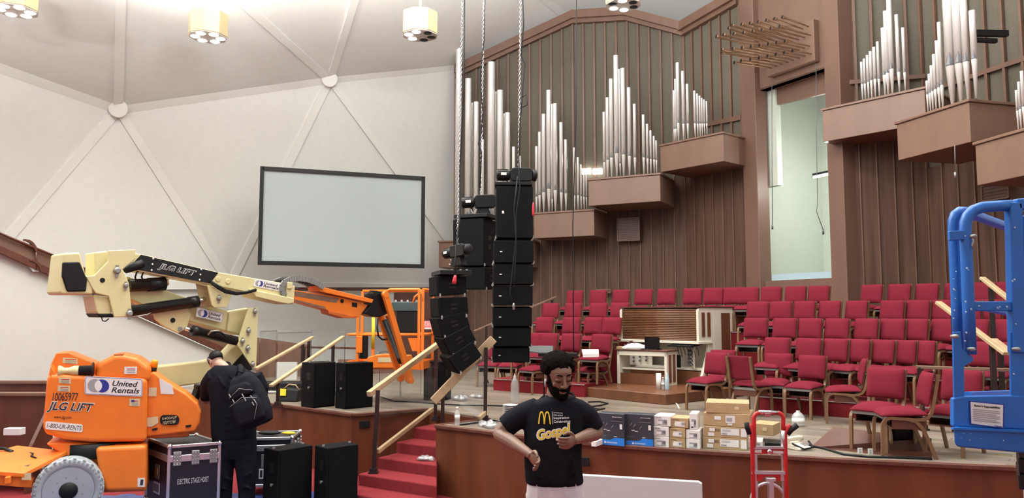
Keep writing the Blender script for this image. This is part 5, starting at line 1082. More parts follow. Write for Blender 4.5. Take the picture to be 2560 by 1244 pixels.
mb = MB(lift); mb.tube([BP(254, 792, .15), BP(256, 801, .15), BP(263, 803, .15), BP(272, 796, .15)], .007, 5); mb.build('loose_wire', 'black', lift)
for x, y, r in ((292, 676, .04), (314, 713, .028), (323, 783, .036)): pin(x, y, .205, r)
mb = MB(lift); mb.lathe([(.028, 0), (.028, .004)], BP(256, 700, .2), bn, 16); mb.build('bore', 'black', lift)
# --- main boom
pb([(330, 632), (340, 632), (546, 680), (690, 704), (737, 714), (735, 756), (640, 735), (540, 713), (345, 678), (322, 672)], .13, .26, 'main_boom', 'cream', bevel=.012)
pb([(353, 636), (546, 681), (525, 708), (330, 671), (335, 655)], .135, .008, 'boom_wrap', 'black_satin', bevel=0)
for x, y in ((383, 646), (381, 660), (379, 675), (503, 673), (501, 686), (499, 699)): mb = MB(lift); mb.lathe([(.013, 0), (.009, .008)], BP(x, y, .137), bn, 8); mb.build('rivet', 'paper', lift)
text_on('JLG LIFT', (393, 674), (489, 694), (397, 656), .137, 'white', bold=.055, shear=.28); text_on('JLG LIFT', (394.5, 673), (487, 692.3), (398, 657.5), .1395, 'ink', shear=.28, bold=.012)
pb([(519, 712), (582, 728), (574, 752), (566, 768), (536, 768), (530, 762)], .15, .03, 'boom_bracket', 'cream', bevel=.006); pb([(519, 712), (582, 728), (574, 752), (566, 768), (536, 768), (530, 762)], -.13, .03, 'boom_bracket', 'cream', bevel=.006)
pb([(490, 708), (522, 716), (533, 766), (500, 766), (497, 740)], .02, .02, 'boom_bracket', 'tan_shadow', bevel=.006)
pin(547, 745, .155, .03)
for x, y in ((545, 697), (570, 703)): mb = MB(lift); mb.lathe([(.035, 0), (.035, .006), (.028, .008)], BP(x, y, .131), bn, 16); mb.build('boss', 'cream', lift)
pb([(624, 722), (736, 745), (735, 757), (722, 760), (700, 756), (640, 742)], .17, .34, 'boom_tray', 'cream', bevel=.012)
pb([(716, 710), (738, 714), (735, 760), (716, 757)], .16, .32, 'boom_collar', 'cream', bevel=.012)
ur_sticker((633, 715), (700, 728), (637, 696), .133, border=False)
cyl((322, 713), (391, 710), .075, .0, rod=(420, 708)); mb = MB(lift); mb.lathe([(.085, 0), (.085, .2)], BP(370, 711, 0), (BP(391, 710) - BP(370, 711)).normalized(), 18); mb.build('cylinder_gland', 'black_satin', lift)
pb([(411, 695), (424, 697), (421, 711), (416, 714), (411, 708)], .05, .1, 'boom_lug', 'cream')
cyl((326, 778), (494, 753), .068, .05, rod=(512, 746))
for pts in ([(332, 665), (318, 673), (311, 680)], ): mb = MB(lift); mb.tube([BP(x, y, .14) for x, y in ((356, 657), (340, 664), (324, 670), (312, 678))], [.05, .055, .05, .03], 10); mb.build('hose_sleeve', 'black', lift)
for o_ in (0, 16): mb = MB(lift); mb.tube([BP(354 + o_, 672, .1), BP(342 + o_, 680, .12), BP(338 + o_, 692, .12), BP(340 + o_ * 1.2, 703, .1)], .01, 6); mb.build('hydraulic_hose', 'black', lift)
for k in range(3): mb = MB(lift); mb.tube([BP(528, 703 + k * 2, .16), BP(545, 714 + k * 3, .19), BP(565, 725 + k * 3, .2), BP(590, 731 + k * 2, .2), BP(615, 730 + k, .19), BP(640, 723 + k, .17)], .016, 6); mb.build('hydraulic_hose', 'black', lift)
mb = MB(lift); mb.tube([BP(330, 792, .12), BP(350, 789, .14), BP(368, 786, .12), BP(382, 778, .08)], .008, 5); mb.build('loose_wire', 'steel', lift)
# --- fly boom, cable carrier
pb([(733, 724), (854, 742), (920, 762), (898, 793), (867, 790), (818, 775), (735, 752)], .09, .18, 'fly_boom', 'orange', bevel=.012)
pb([(795, 714), (934, 748), (930, 757), (800, 728)], .14, .28, 'fly_guard', 'orange', bevel=.006)
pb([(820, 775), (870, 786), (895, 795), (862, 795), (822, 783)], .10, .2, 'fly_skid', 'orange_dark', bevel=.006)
pb([(880, 755), (893, 757), (893, 768), (880, 766)], .092, .004, 'slot', 'black', bevel=0); mb = MB(lift); mb.lathe([(.03, 0), (.03, .004)], BP(855, 752, .093), bn, 14); mb.build('bore', 'black', lift)
trk = [(700, 738), (693, 728), (692, 716), (699, 705), (715, 698), (735, 696), (757, 699), (778, 707), (796, 719)]
fine = []
for i in range(len(trk) - 1):
    for k in range(3): fine.append((trk[i][0] + (trk[i + 1][0] - trk[i][0]) * k / 3, trk[i][1] + (trk[i + 1][1] - trk[i][1]) * k / 3))
fine.append(trk[-1]); mb = MB(lift); m2 = MB(lift)
for (x0, y0), (x1, y1) in zip(fine[:-1], fine[1:]):
    p, q = BP(x0, y0, .02), BP(x1, y1, .02); L = (q - p); mb.bar(p + L * .04, q - L * .04, .26, .06, up=bn) if False else None
    ctr = (p + q) / 2; dd = L.normalized(); uu = dd.cross(bn); R = Matrix((dd, bn, uu)).transposed(); mb.box(ctr + bn * .13, (L.length * .9, .025, .075), R); mb.box(ctr - bn * .13, (L.length * .9, .025, .075), R); m2.box(ctr, (L.length * .45, .24, .05), R)
ck = mb.build('cable_carrier', 'steel', lift); m2.build('carrier_bar', 'black', ck)
pb([(719, 704), (733, 706), (731, 722), (719, 722)], .18, .06, 'carrier_bracket', 'cream')
pb([(737, 727), (848, 745), (842, 757), (737, 740)], .092, .004, 'worn_band', 'worn_paint', bevel=0)
pb([(737, 748), (812, 766), (816, 773), (737, 752)], .092, .004, 'worn_band', 'worn_paint', bevel=0)
# --- rotator, jib
pb([(929, 732), (957, 728), (972, 783), (950, 793), (932, 791), (909, 783), (926, 764)], .08, .2, 'rotator_head', 'black_satin', bevel=.02)
for k in range(7):
    mb = MB(lift); mb.tube([BP(912 + k * 3, 742 + k, .1), BP(925 + k * 3, 726 + k * 1.5, .12), BP(942 + k * 3, 727 + k, .12), BP(955 + k * 2, 736 + k * 2, .1)], .008, 5); mb.build('control_wire', 'black', lift)
for (a, b, off, w) in (((963, 736), (1026, 950), .16, .10), ((972, 790), (1021, 948), .02, .08), ((952, 795), (1002, 945), -.1, .10)):
    mb = MB(lift); p, q = BP(*a, off), BP(*b, off); mb.bar(p, q, w, .06, up=bn); o = mb.build('jib_arm', 'orange', lift, bevel=.01)
    for e in (p, q): mb = MB(lift); mb.lathe([(w * .52, -.035), (w * .52, .035)], e, bn, 14); mb.build('jib_pivot', 'orange', o)
cyl((962, 800), (1004, 905), .05, .05, rod=(1010, 925))
mb = MB(lift); mb.tube([BP(945, 795, .15), BP(943, 820, .2), BP(946, 840, .22), BP(955, 848, .2), BP(968, 848, .15)], .014, 6); mb.build('hydraulic_hose', 'black', lift)
pb([(1018, 888), (1030, 886), (1036, 905), (1022, 912)], .2, .1, 'jib_bracket', 'orange')
# --- basket
YBk = 12.8; bk0, bk1 = P(869, 910, YBk), P(1056, 915, YBk - .15); bd_ = plan(bk1 - bk0, 0).normalized(); bb_ = V((-bd_.y, bd_.x, 0)) * .75
zf, zm_, zt_ = P(870, 922, YBk).z, P(880, 836, YBk).z, P(1000, 724, YBk).z
def bt(pts, r=.024, nm='rail_tube', mat='orange'): mb = MB(lift); mb.tube(pts, r, 8); return mb.build(nm, mat, lift)
c00, c10, c11, c01 = plan(bk0, 0), plan(bk1, 0), plan(bk1, 0) + bb_, plan(bk0, 0) + bb_
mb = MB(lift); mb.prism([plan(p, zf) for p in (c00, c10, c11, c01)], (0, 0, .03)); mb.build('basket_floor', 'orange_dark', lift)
for p, q in ((c00, c10), (c10, c11), (c11, c01), (c01, c00)):
    mb = MB(lift); mb.bar(plan(p, zf + .07), plan(q, zf + .07), .02, .13); mb.build('toe_board', 'orange', lift); bt([plan(p, zm_), plan(q, zm_)], .02)
for p, top in ((lerp(c00, c10, .13), .79), (lerp(c00, c10, .34), .82), (lerp(c00, c10, .95), 1.0), (c10, 1.0), (c11, 1.0), (c01, 1.0), (lerp(c00, c10, .62), .55)): mb = MB(lift); mb.bar(plan(p, zf), plan(p, zf + (zt_ - zf) * top), .045, .045); mb.build('basket_post', 'orange', lift)
bt([plan(lerp(c00, c10, .46), zt_ - .06), plan(lerp(c00, c10, .56), zt_), plan(lerp(c00, c10, .95), zt_), plan(c10, zt_ - .08), plan(c10, zt_ - .2)], .026); bt([plan(c10, zt_), plan(c11, zt_), plan(c01, zt_)], .026)
bt([plan(lerp(c00, c10, .86), zt_ - .24), plan(lerp(c00, c10, .89), zt_ - .12), plan(lerp(c00, c10, .97), zt_ - .04)], .018)
mb = MB(lift); p, q = lerp(c00, c10, .28), lerp(c00, c10, .99); mb.prism([plan(lerp(c00, c10, u), zf + .02) for u in (.27, .72)] + [plan(lerp(c00, c10, u), zf + .26) for u in (.62, .5)] + [plan(lerp(c00, c10, .38), zf + .24), plan(lerp(c00, c10, .27), zf + .2)], -bb_ * .06); mb.build('mount_plate', 'orange', lift, bevel=.02)
mb = MB(lift); mb.prism([plan(lerp(c00, c10, u), zf + .12) - bb_ * .065 for u in (.42, .6)] + [plan(lerp(c00, c10, u), zf + .20) - bb_ * .065 for u in (.6, .42)], -bb_ * .004); mb.build('sticker', 'label_tan', lift)
mb = MB(lift); mb.prism([plan(lerp(c00, c10, u), zf + .30) for u in (.86, 1.0)] + [plan(lerp(c00, c10, u), zf + .52) for u in (1.0, .8)], bb_ * .03); mb.build('gusset', 'orange', lift, bevel=.01)
mb = MB(lift); mb.prism([plan(lerp(c00, c10, u), zt_ - .36) for u in (.58, .95)] + [plan(lerp(c00, c10, u), zt_ - .20) for u in (.95, .58)], bb_ * .35, -bb_ * .02); cb = mb.build('control_box', 'teal', lift, bevel=.015)
mb = MB(lift); mb.prism([plan(lerp(c00, c10, u), zt_ - .72) for u in (.66, .94)] + [plan(lerp(c00, c10, u), zt_ - .36) for u in (.94, .64)], bb_ * .25); mb.build('control_shroud', 'black', lift, bevel=.02)
mb = MB(lift); [mb.box(plan(lerp(c00, c10, u), zt_ - .19) + bb_ * .1, (.03, .03, .04)) for u in (.62, .7, .78, .9)]; mb.build('switches', 'paper', cb)
mb = MB(lift); mb.prism([plan(lerp(c00, c10, u), zm_ - .30) for u in (.13, .20)] + [plan(lerp(c00, c10, u), zm_ - .02) for u in (.20, .13)], -bb_ * .06); mb.build('gate_latch', 'orange', lift, bevel=.01)
mb = MB(lift); mb.prism([plan(lerp(c00, c10, u), zm_ - .40) for u in (.15, .26)] + [plan(lerp(c00, c10, u), zm_ - .02) for u in (.26, .17)], bb_ * .1); mb.build('manual_box', 'black', lift, bevel=.02)
mb = MB(lift)
for k in range(4): o_ = bd_ * .012 * k; mb.tube([plan(lerp(c00, c10, .33), zm_ + .3) + o_ - bb_ * .04, plan(lerp(c00, c10, .335), zm_) + o_ - bb_ * .05, plan(lerp(c00, c10, .325), zm_ - .22) + o_ - bb_ * .04], .009, 5)
mb.build('lanyard', 'yellow', lift)
# --- turret
T = TPt
def pt(pts, off, th, name, mat, bevel=.02, seg=2): return pb(pts, off, th, name, mat, None, bevel, T, seg)
pt([(116, 940), (128, 934), (368, 946), (366, 1104), (232, 1106), (160, 1099), (116, 1086), (105, 1074)], 0, .75, 'counterweight', 'orange', .06, 4)
pt([(120, 940), (126, 912), (140, 881), (170, 880), (242, 908), (236, 950), (120, 945)], -.22, .40, 'battery_hood', 'orange', .02)
pt([(123, 940), (126, 912), (135, 925), (140, 938)], -.02, .3, 'hood_rim', 'orange', .015)
pt([(237, 950), (239, 913), (252, 902), (284, 886), (308, 885), (345, 894), (377, 917), (374, 955)], -.03, .6, 'motor_hood', 'orange', .06, 4)
pt([(284, 884), (310, 883), (308, 889), (286, 890)], -.05, .12, 'hood_latch', 'orange_dark', .01)
c = T(146, 927, -.06); mb = MB(lift); ax = tdir; mb.lathe([(.06, 0), (.06, .02), (.035, .06), (.035, .1), (.055, .15), (.055, .2)], c, ax, 16); mb.build('cable_roller', 'cream', lift); mb = MB(lift); mb.lathe([(.055, .2), (.055, .33), (.09, .33), (.09, .345)], c, ax, 16); mb.build('roller_cap', 'black', lift)
pt([(365, 950), (372, 935), (384, 928), (418, 955), (466, 983), (495, 1008), (503, 1030), (500, 1058), (488, 1078), (365, 1092)], -.12, .45, 'side_cover', 'orange', .05, 4)
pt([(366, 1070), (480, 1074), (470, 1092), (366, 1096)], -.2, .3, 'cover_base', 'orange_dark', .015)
for x, y in ((380, 1071), (464, 1063)): pt([(x, y), (x + 14, y - 2), (x + 13, y + 3), (x + 1, y + 5)], -.1, .02, 'door_handle', 'black', 0)
mb = MB(lift); c = T(383, 928, -.3); mb.lathe([(.035, 0), (.035, .05)], c, (0.12, 0, 1), 14); mb.build('beacon_base', 'black', lift); mb = MB(lift); mb.lathe([(.04, .05), (.038, .12), (.03, .14)], c, (.12, 0, 1), 14); mb.build('beacon', 'amber', lift)
pt([(398, 945), (430, 962), (435, 985), (402, 984)], -.115, .008, 'data_sticker', 'paper', 0)
decal([(372, 968), (392, 968), (391, 990), (371, 990)], -.115, 'label_tan', T); decal([(366, 1044), (395, 1040), (396, 1056), (380, 1066), (366, 1066)], -.115, 'label_tan', T)
mb = MB(lift); o, x_, y_ = T(424, 1049, -.105), (T(448, 1049, -.105) - T(400, 1049, -.105)), (T(424, 1037, -.105) - T(424, 1062, -.105)); w, h = x_.length, y_.length; x_, y_ = x_.normalized(), y_.normalized(); mb.prism([o + x_ * a + y_ * b for a, b in rrect(w, h, h * .4)], tn * .003); pl_ = mb.build('model_plate', 'black', lift)
text_on('E400AJP', (406, 1051), (442, 1047), (406, 1043), -.1, 'label_tan', T, pl_); text_on('narrow', (407, 1061), (440, 1057), (407, 1053), -.1, 'label_tan', T, pl_, shear=.2)
ur_sticker((211, 985), (356, 991), (212, 939), .003, T)
text_on('10065977', (131, 1001), (194, 1001), (132, 981), .004, 'ink', T, lift, spacing=.95)
text_on('JLG LIFT', (115, 1031), (233, 1036), (117, 1001), .003, 'white', T, lift, bold=.05, shear=.25); text_on('JLG LIFT', (116.5, 1029.5), (231, 1034.3), (118.5, 1003), .0055, 'ink', T, lift, bold=.012, shear=.25)
text_on('www.jlg.com', (134, 1047), (178, 1048), (134, 1038), .004, 'ink', T, lift)
o, e, u = T(113, 1072, .004), T(206, 1080, .004), T(114, 1052, .004); x_, y_ = (e - o), (u - o); w, h = x_.length, y_.length; x_, y_ = x_.normalized(), y_.normalized(); mb = MB(lift); mb.prism([o + x_ * w / 2 + y_ * h / 2 + x_ * a + y_ * b for a, b in rrect(w, h, h * .2)], tn * .003); sk = mb.build('sticker', 'white', lift); txt('1-800-UR-RENTS', frame(o + x_ * w * .04 + y_ * h * .22 + tn * .0035, x_, y_), w * .92, h * .56, 'ink', sk)
for pts, m_, of in (([(157, 893), (194, 896), (194, 910), (156, 907)], 'label_tan', -.218), ([(147, 943), (177, 944), (177, 959), (147, 957)], 'label_tan', .0), ([(145, 963), (175, 964), (175, 979), (144, 977)], 'label_tan', .0), ([(311, 916), (343, 916), (342, 934), (310, 934)], 'paper', -.028), ([(324, 996), (350, 996), (349, 1015), (323, 1014)], 'label_tan', .0)):
    s = decal(pts, of, m_, T, name='sticker')
    for k in range(3):
        (x0, y0), (x1, y1) = pts[0], pts[2]; yy = y0 + (y1 - y0) * (.25 + .25 * k); decal([(x0 + 6, yy), (x1 - 4, yy), (x1 - 4, yy + 1.6), (x0 + 6, yy + 1.6)], of + .003, 'logo_grey' if k else 'red', T, s, 'print')
decal([(328, 999), (336, 999), (336, 1004), (328, 1004)], .003, 'navy', T, name='flag'); 
mb = MB(lift); mb.lathe([(.42, -.10), (.42, .06)], plan(T(238, 1110, -.42), T(238, 1110, -.42).z), n=24); mb.build('slew_ring', 'black', lift)
# --- chassis
pt([(112, 1108), (140, 1104), (235, 1108), (365, 1112), (366, 1228), (250, 1232), (236, 1180), (200, 1148), (160, 1140)], -.06, .95, 'chassis', 'orange', .03, 3)
pt([(237, 1118), (366, 1112), (366, 1226), (262, 1230), (246, 1180)], .06, .4, 'chassis_pod', 'orange', .05, 3)
# sloping front hood of the chassis
hp = [T(44, 1112, -.75), T(168, 1126, -.05), T(60, 1182, .32), T(-60, 1172, .32), T(-60, 1140, -.4)]
mb = MB(lift); mb.prism(hp, (0, 0, -.05)); mb.build('front_hood', 'orange', lift, bevel=.012)
mb = MB(lift); mb.prism([T(-60, 1176, .30), T(60, 1184, .30), T(82, 1200, .2), T(86, 1222, .15), T(40, 1216, .28), T(-60, 1208, .28)], -tn * .5); mb.build('front_bumper', 'orange', lift, bevel=.02)
mb = MB(lift); mb.bar(T(20, 1190, .34), T(20, 1208, .34), .07, .05); mb.build('tie_down', 'orange', lift, bevel=.01)
for x in (54, 66): decal([(x, 1182), (x + 12, 1182), (x + 12, 1199), (x, 1199)], .31, 'label_tan', T, name='sticker')
def hood_pt(u, v): return lerp(lerp(hp[1], hp[0], u), lerp(hp[2], hp[4], u), v)
mb = MB(lift); pz = V((0, 0, .012)); mb.tube([hood_pt(.45, .35) + pz, hood_pt(.35, .4) + pz * 2, hood_pt(.3, .5) + pz * 2, hood_pt(.2, .5) + pz], .010, 6); mb.build('grab_handle', 'black', lift)
mb = MB(lift); mb.prism([hood_pt(u, v) + pz * .3 for u, v in ((.12, .62), (.2, .66), (.2, .6), (.3, .75), (.2, .9), (.2, .84), (.1, .8))], (0, 0, .002)); mb.build('arrow', 'ink', lift)
mb = MB(lift); mb.prism([hood_pt(u, v) + pz * .3 for u, v in ((.55, .3), (.72, .3), (.72, .62), (.55, .62))], (0, 0, .002)); mb.build('sticker', 'label_tan', lift)
text_on('1', (350, 1212), (357, 1212), (350, 1198), .064, 'ink', T, lift); decal([(344, 1194), (362, 1194), (362, 1216), (344, 1216)], .059, 'white', T, name='sticker')
# wheels: near front wheel, and the others mostly hidden
def wheel(c, r, w, nm='wheel'):
    mb = MB(lift); ax = wn; mb.lathe([(r * .72, -w), (r * .96, -w), (r, -w * .9), (r, -w * .1), (r * .96, 0), (r * .74, 0), (r * .72, -.02)], c, ax, 40); o = mb.build(nm, 'rubber_grey', lift)
    mb = MB(lift); u = ax.cross(V((0, 0, 1))).normalized(); v_ = u.cross(ax)
    for k in range(44):
        a = 2 * PI * k / 44; dr = u * math.cos(a) + v_ * math.sin(a); tg = u * -math.sin(a) + v_ * math.cos(a); R = Matrix((tg, dr, ax)).transposed(); mb.box(c + dr * (r * .995) - ax * (w * (.25 if k % 2 else .12)), (r * .085, r * .035, w * .26), R); mb.box(c + dr * (r * 0.93) - ax * .0, (r * .05, r * .06, .014), R)
    mb.build('tread_lug', 'rubber_grey', o, stuff=True)
    mb = MB(lift); mb.lathe([(r * .73, 0.004), (r * .70, .0), (r * .66, -.05), (r * .30, -.03), (r * .30, -.02)], c, ax, 36); mb.build('rim', 'wheel_grey', o)
    mb = MB(lift); mb.lathe([(0, .02), (r * .26, .015), (r * .29, -.03)], c, ax, 28); mb.build('hub_cap', 'black', o)
    for k in range(9): a = 2 * PI * k / 9; dr = u * math.cos(a) + v_ * math.sin(a); mb = MB(lift); mb.lathe([(.014, -.035), (.014, .0), (.008, .005)], c + dr * r * .42, ax, 6); mb.build('wheel_nut', 'steel', o)
    return o
wn = V((.46, -.888, 0)).normalized(); wc = PL(171, 1226, TP + tn * .22, tn); wheel(wc, .335, .24)
wheel(wc - wn * 1.25, .335, .24)
mb = MB(lift); mb.bar(wc - wn * .25, wc - wn * 1.2, .12, .12); mb.build('axle', 'black', lift)
mb = MB(lift); mb.tube([T(-60, 1125, -.6), T(10, 1120, -.5), T(30, 1128, -.4), T(18, 1140, -.35), T(-30, 1150, -.3)], .02, 6); mb.build('hydraulic_hose', 'black', lift)
for k in range(2):
    mb = MB(lift); mb.tube([BP(487, 966, .3), BP(516, 964, .3)], .03, 8); mb.build('manifold_pipe', 'black', lift) if k == 0 else None
pb([(497, 965), (512, 968), (492, 1010), (482, 1004)], .25, .12, 'tow_bar', 'black')
# ================================================================ flight cases
def flight_case(near, ra, rb, ytop, base, lb, text=None, tilt=0, dep_l=.6, latch=3):
    """near: px of the nearest vertical edge at its foot (px,py,Y); ra: px column of the far end of the right face; rb: same for the left face"""
    c0 = P(*near); zb = base; z1 = P(near[0], ytop, near[2]).z
    q = P(*ra); l = P(*rb); a = plan(c0, 0); b = plan(q, 0); d = plan(l, 0); rd, ld = (b - a), (d - a)
    t = thing('flight_case', lb, 'flight case', plan(a + rd / 2 + ld / 2, zb - .12)); cs = [a, b, b + ld, d]
    mb = MB(t); mb.prism([plan(p, zb) for p in cs], (0, 0, z1 - zb)); body = mb.build('shell', 'case_black', t)
    zl = z1 - (z1 - zb) * .2; e = .034
    for i in range(4):
        p, r = cs[i], cs[(i + 1) % 4]
        for z in (zb, z1): mb = MB(t); mb.bar(plan(p, z), plan(r, z), e, e); mb.build('edge_extrusion', 'aluminium', t, bevel=.004, seg=1)
        mb = MB(t); mb.bar(plan(p, zb), plan(p, z1), e, e); mb.build('edge_extrusion', 'aluminium', t, bevel=.004, seg=1)
        mb = MB(t); mb.bar(plan(p, zl), plan(r, zl), .012 + e * .7, .075); mb.build('lid_band', 'aluminium', t, bevel=.004, seg=1)
        for z in (zb, z1): mb = MB(t); mb.ell(plan(p, z), (.035, .035, .035), n=10, m=7); mb.build('ball_corner', 'chrome', t)
        mb = MB(t); mb.lathe([(.05, -.02), (.05, .02)], plan(lerp(p, cs[(i + 2) % 4], .12), zb - .07), (1, .2, 0), 14); mb.build('caster', 'logo_grey', t)
    for (p, r, n_) in ((a, b, -ld.normalized()), (a, d, -rd.normalized())):
        w = (r - p).normalized(); L = (r - p).length
        for k in range(latch if r is b else 1):
            u = (.14 + .36 * k) if r is b else .0
            if r is b: mb = MB(t); x = p + w * L * min(u, .88); R = Matrix((w, n_, V((0, 0, 1)))).transposed(); mb.box(plan(x, zl) + n_ * .022, (.085, .012, .16), R); mb.build('hinge', 'steel', t, bevel=.004, seg=1); mb = MB(t); [mb.ell(plan(x, zl) + n_ * .029 + w * i + V((0, 0, j)), (.006, .006, .006), n=6, m=4) for i in (-.03, 0, .03) for j in (-.06, -.02, .02, .06)]; mb.build('rivet', 'chrome', t, stuff=True)
    n_ = -rd.normalized(); w = (d - a).normalized(); R = Matrix((w, n_, V((0, 0, 1)))).transposed(); h = z1 - zb; x = plan(lerp(a, d, .52), zb + h * .52); mb = MB(t); mb.box(x + n_ * .003, (.15, .012, .17), R); mb.build('latch_dish', 'steel', t, bevel=.02); mb = MB(t); mb.box(x + n_ * .01, (.07, .012, .08), R); mb.build('latch', 'chrome', t, bevel=.01)
    x = plan(lerp(a, d, .52), zb + h * .25); mb = MB(t); mb.box(x + n_ * .003, (.2, .006, .13), R); mb.build('sticker', 'paper', t)
    mb = MB(t); [mb.box(x + n_ * .006 + w * (-.07 + .047 * k), (.03, .004, .09), R) for k in range(4)]; mb.build('pictogram', 'ink', t)
    n2 = -ld.normalized(); w2 = rd.normalized(); L = rd.length
    if text: txt(text, frame(plan(a + w2 * L * .17, zb + h * .38) + n2 * .004, w2, (0, 0, 1)), L * .62, h * .085, 'paper', t, spacing=1.1)
    return t, cs, z1
flight_case((420, 1240, 8.9), (546, 1240, 9.15), (366, 1240, 9.45), 1116, .16, 'black flight case lettered for a stage hoist, beside the lift wheel', 'ELECTRIC STAGE HOIST')
t2, cs, z1 = flight_case((728, 1200, 10.2), (748, 1200, 10.75), (610, 1200, 10.1), 1094, .15, 'black flight case with open-topped lid behind the dark-clad man', None)
for dx, dy, s_, m_, lb in ((-.35, .15, (.16, .08, .03), 'black', 'black cable bundle on top of the flight case behind the man'), (-.1, .18, (.1, .05, .02), 'yellow', 'yellow strap lying on top of the flight case behind the man')):
    p = plan(cs[0] + V((dx, dy, 0)), z1 + .016); mb = MB(); mb.ell(p + V((0, 0, s_[2])), s_, n=10, m=6); solo(mb, 'cable_bundle' if m_ == 'black' else 'strap', m_, lb, 'cable' if m_ == 'black' else 'strap')
# blue plastic sheeting on the floor
mb = MB(); N = 14; random.seed(5)
x0, x1, y0, y1 = -6.2, -1.5, 7.2, 10.1
vs = []; fs = []
for i in range(N * 3 + 1):
    for j in range(N + 1):
        x = x0 + (x1 - x0) * i / (N * 3); y = y0 + (y1 - y0) * j / N + .3 * (i / (N * 3)); vs.append((x + random.uniform(-.04, .04), y + random.uniform(-.04, .04), fz(y) + .012 + random.uniform(0, .022)))
for i in range(N * 3):
    for j in range(N): a = i * (N + 1) + j; fs.append((a, a + N + 1, a + N + 2, a + 1))
mb.add(vs, fs, True); solo(mb, 'plastic_sheet', 'tarp', 'crumpled dark blue plastic sheeting spread on the floor under the lift', 'sheeting')
# ================================================================ red hand truck
YT = 6.6
def Q(px, py, o=0): return P(px, py, YT + o)
t = thing('hand_truck', 'red and silver hand truck with black grips standing before the stage', 'hand truck', plan(Q(1925, 1244), fz(YT)))
zf = fz(YT)
def tb(pts, r, nm, mat, n=10): mb = MB(t); mb.tube(pts, r, n); return mb.build(nm, mat, t)
for x, g in ((1880, 1), (1962, -1)):
    tb([plan(Q(x, 1085), zf + .12), Q(x, 1085), Q(x + (-3 if g > 0 else 6), 1070), Q(x + (-8 if g > 0 else 12), 1060)], .019, 'side_tube', 'red')
    mb = MB(t); a = Q(x + 7 * g, 1075, .02); mb.bar(plan(a, zf + .12), a, .02, .03); mb.build('inner_rail', 'aluminium', t)
lp = [Q(1885, 1118)] + [Q(1885, 1060)] + arc((Q(1899, 1046)), .05, PI, PI / 2, 6, V((1, 0, 0)), V((0, 0, 1))) + arc((Q(1944, 1046)), .05, PI / 2, 0, 6, V((1, 0, 0)), V((0, 0, 1))) + [Q(1958, 1060), Q(1958, 1075)]
tb(lp, .018, 'loop_handle', 'red', 12); tb([Q(1958, 1075), Q(1958, 1118)], .018, 'loop_sleeve', 'aluminium', 12)
tb([Q(1896, 1029, -.01), Q(1945, 1030, -.01)], .016, 'top_clamp', 'chrome', 12); mb = MB(t); mb.box(Q(1918, 1036, -.01), (.05, .03, .035)); mb.build('clamp_knob', 'chrome', t, bevel=.005)
tb([Q(1874, 1084), Q(1869, 1070), Q(1866, 1056)], .022, 'grip', 'black', 12); tb([Q(1968, 1084), Q(1978, 1073), Q(1993, 1062)], .024, 'grip', 'black', 12)
mb = MB(t); mb.bar(Q(1878, 1118), Q(1966, 1118), .03, .02); mb.build('crossbar', 'aluminium', t)
mb = MB(t); mb.prism([Q(1878, 1122), Q(1966, 1122), Q(1966, 1134), Q(1878, 1134)], (0, .02, 0)); mb.build('brace_plate', 'red', t, bevel=.004)
mb = MB(t); mb.prism([Q(1887, 1123, -.003), Q(1904, 1123, -.003), Q(1904, 1131, -.003), Q(1887, 1131, -.003)], (0, .002, 0)); mb.build('sticker', 'paper', t); mb = MB(t); mb.prism([Q(1933, 1126, -.003), Q(1965, 1127, -.003), Q(1965, 1133, -.003), Q(1933, 1132, -.003)], (0, .002, 0)); mb.build('sticker', 'paper', t)
mb = MB(t); mb.lathe([(.022, 0), (.022, .025), (.012, .03)], Q(1922, 1128), (0, -1, 0), 12); mb.build('release_knob', 'chrome', t)
mb = MB(t); mb.bar(Q(1878, 1180), Q(1964, 1181), .03, .025); mb.build('crossbar', 'aluminium', t)
mb = MB(t); mb.prism([Q(1880, 1183), Q(1962, 1184), Q(1962, 1201), Q(1945, 1201), Q(1935, 1190), Q(1912, 1190), Q(1904, 1201), Q(1880, 1201)], (0, .012, 0)); mb.build('axle_bracket', 'red', t)
for x in (1880, 1952): mb = MB(t); mb.prism([Q(x, 1184, -.004), Q(x + 11, 1184, -.004), Q(x + 11, 1201, -.004), Q(x, 1201, -.004)], (0, .004, 0)); mb.build('end_bracket', 'aluminium', t)
mb = MB(t); a, b = Q(1926, 1193, -.01), Q(1926, 1244, -.01); mb.bar(plan(b, zf + .15), a, .062, .04); mb.build('centre_post', 'aluminium', t, bevel=.006); mb = MB(t); mb.box(Q(1926, 1197, -.012), (.085, .05, .03)); mb.build('post_cap', 'aluminium', t, bevel=.008)
mb = MB(t); c = Q(1920, 1252, .02); mb.tube([c + V((math.cos(a) * .145, 0, math.sin(a) * .15)) for a in [2 * PI * k / 28 for k in range(28)]], .013, 8, closed=True); mb.build('hoop', 'aluminium', t)
for s_ in (-1, 1): mb = MB(t); mb.lathe([(.04, -.03), (.12, -.03), (.125, -.02), (.125, .02), (.12, .03), (.04, .03)], plan(Q(1922, 1200, .08) + V((s_ * .19, 0, 0)), zf + .128), (1, 0, 0), 22); mb.build('wheel', 'black', t)
mb = MB(t); a = plan(Q(1922, 1200), zf); mb.box(a + V((0, -.12, .01)), (.36, .24, .012)); mb.build('toe_plate', 'aluminium', t)
# white board leaning before the stage
YW = 6.9; mb = MB(); pts = [P(1440, 1186, YW), P(1745, 1204, YW), P(1754, 1209, YW), P(1756, 1290, YW), P(1440, 1290, YW)]
zb = fz(YW) + .01; pts[3] = plan(P(1756, 1244, YW), zb); pts[4] = plan(pts[0], zb)
mb.prism(pts, (.02, .06, 0)); solo(mb, 'white_board', 'board_white', 'large white board standing upright against the stage front', 'board', bevel=.006)
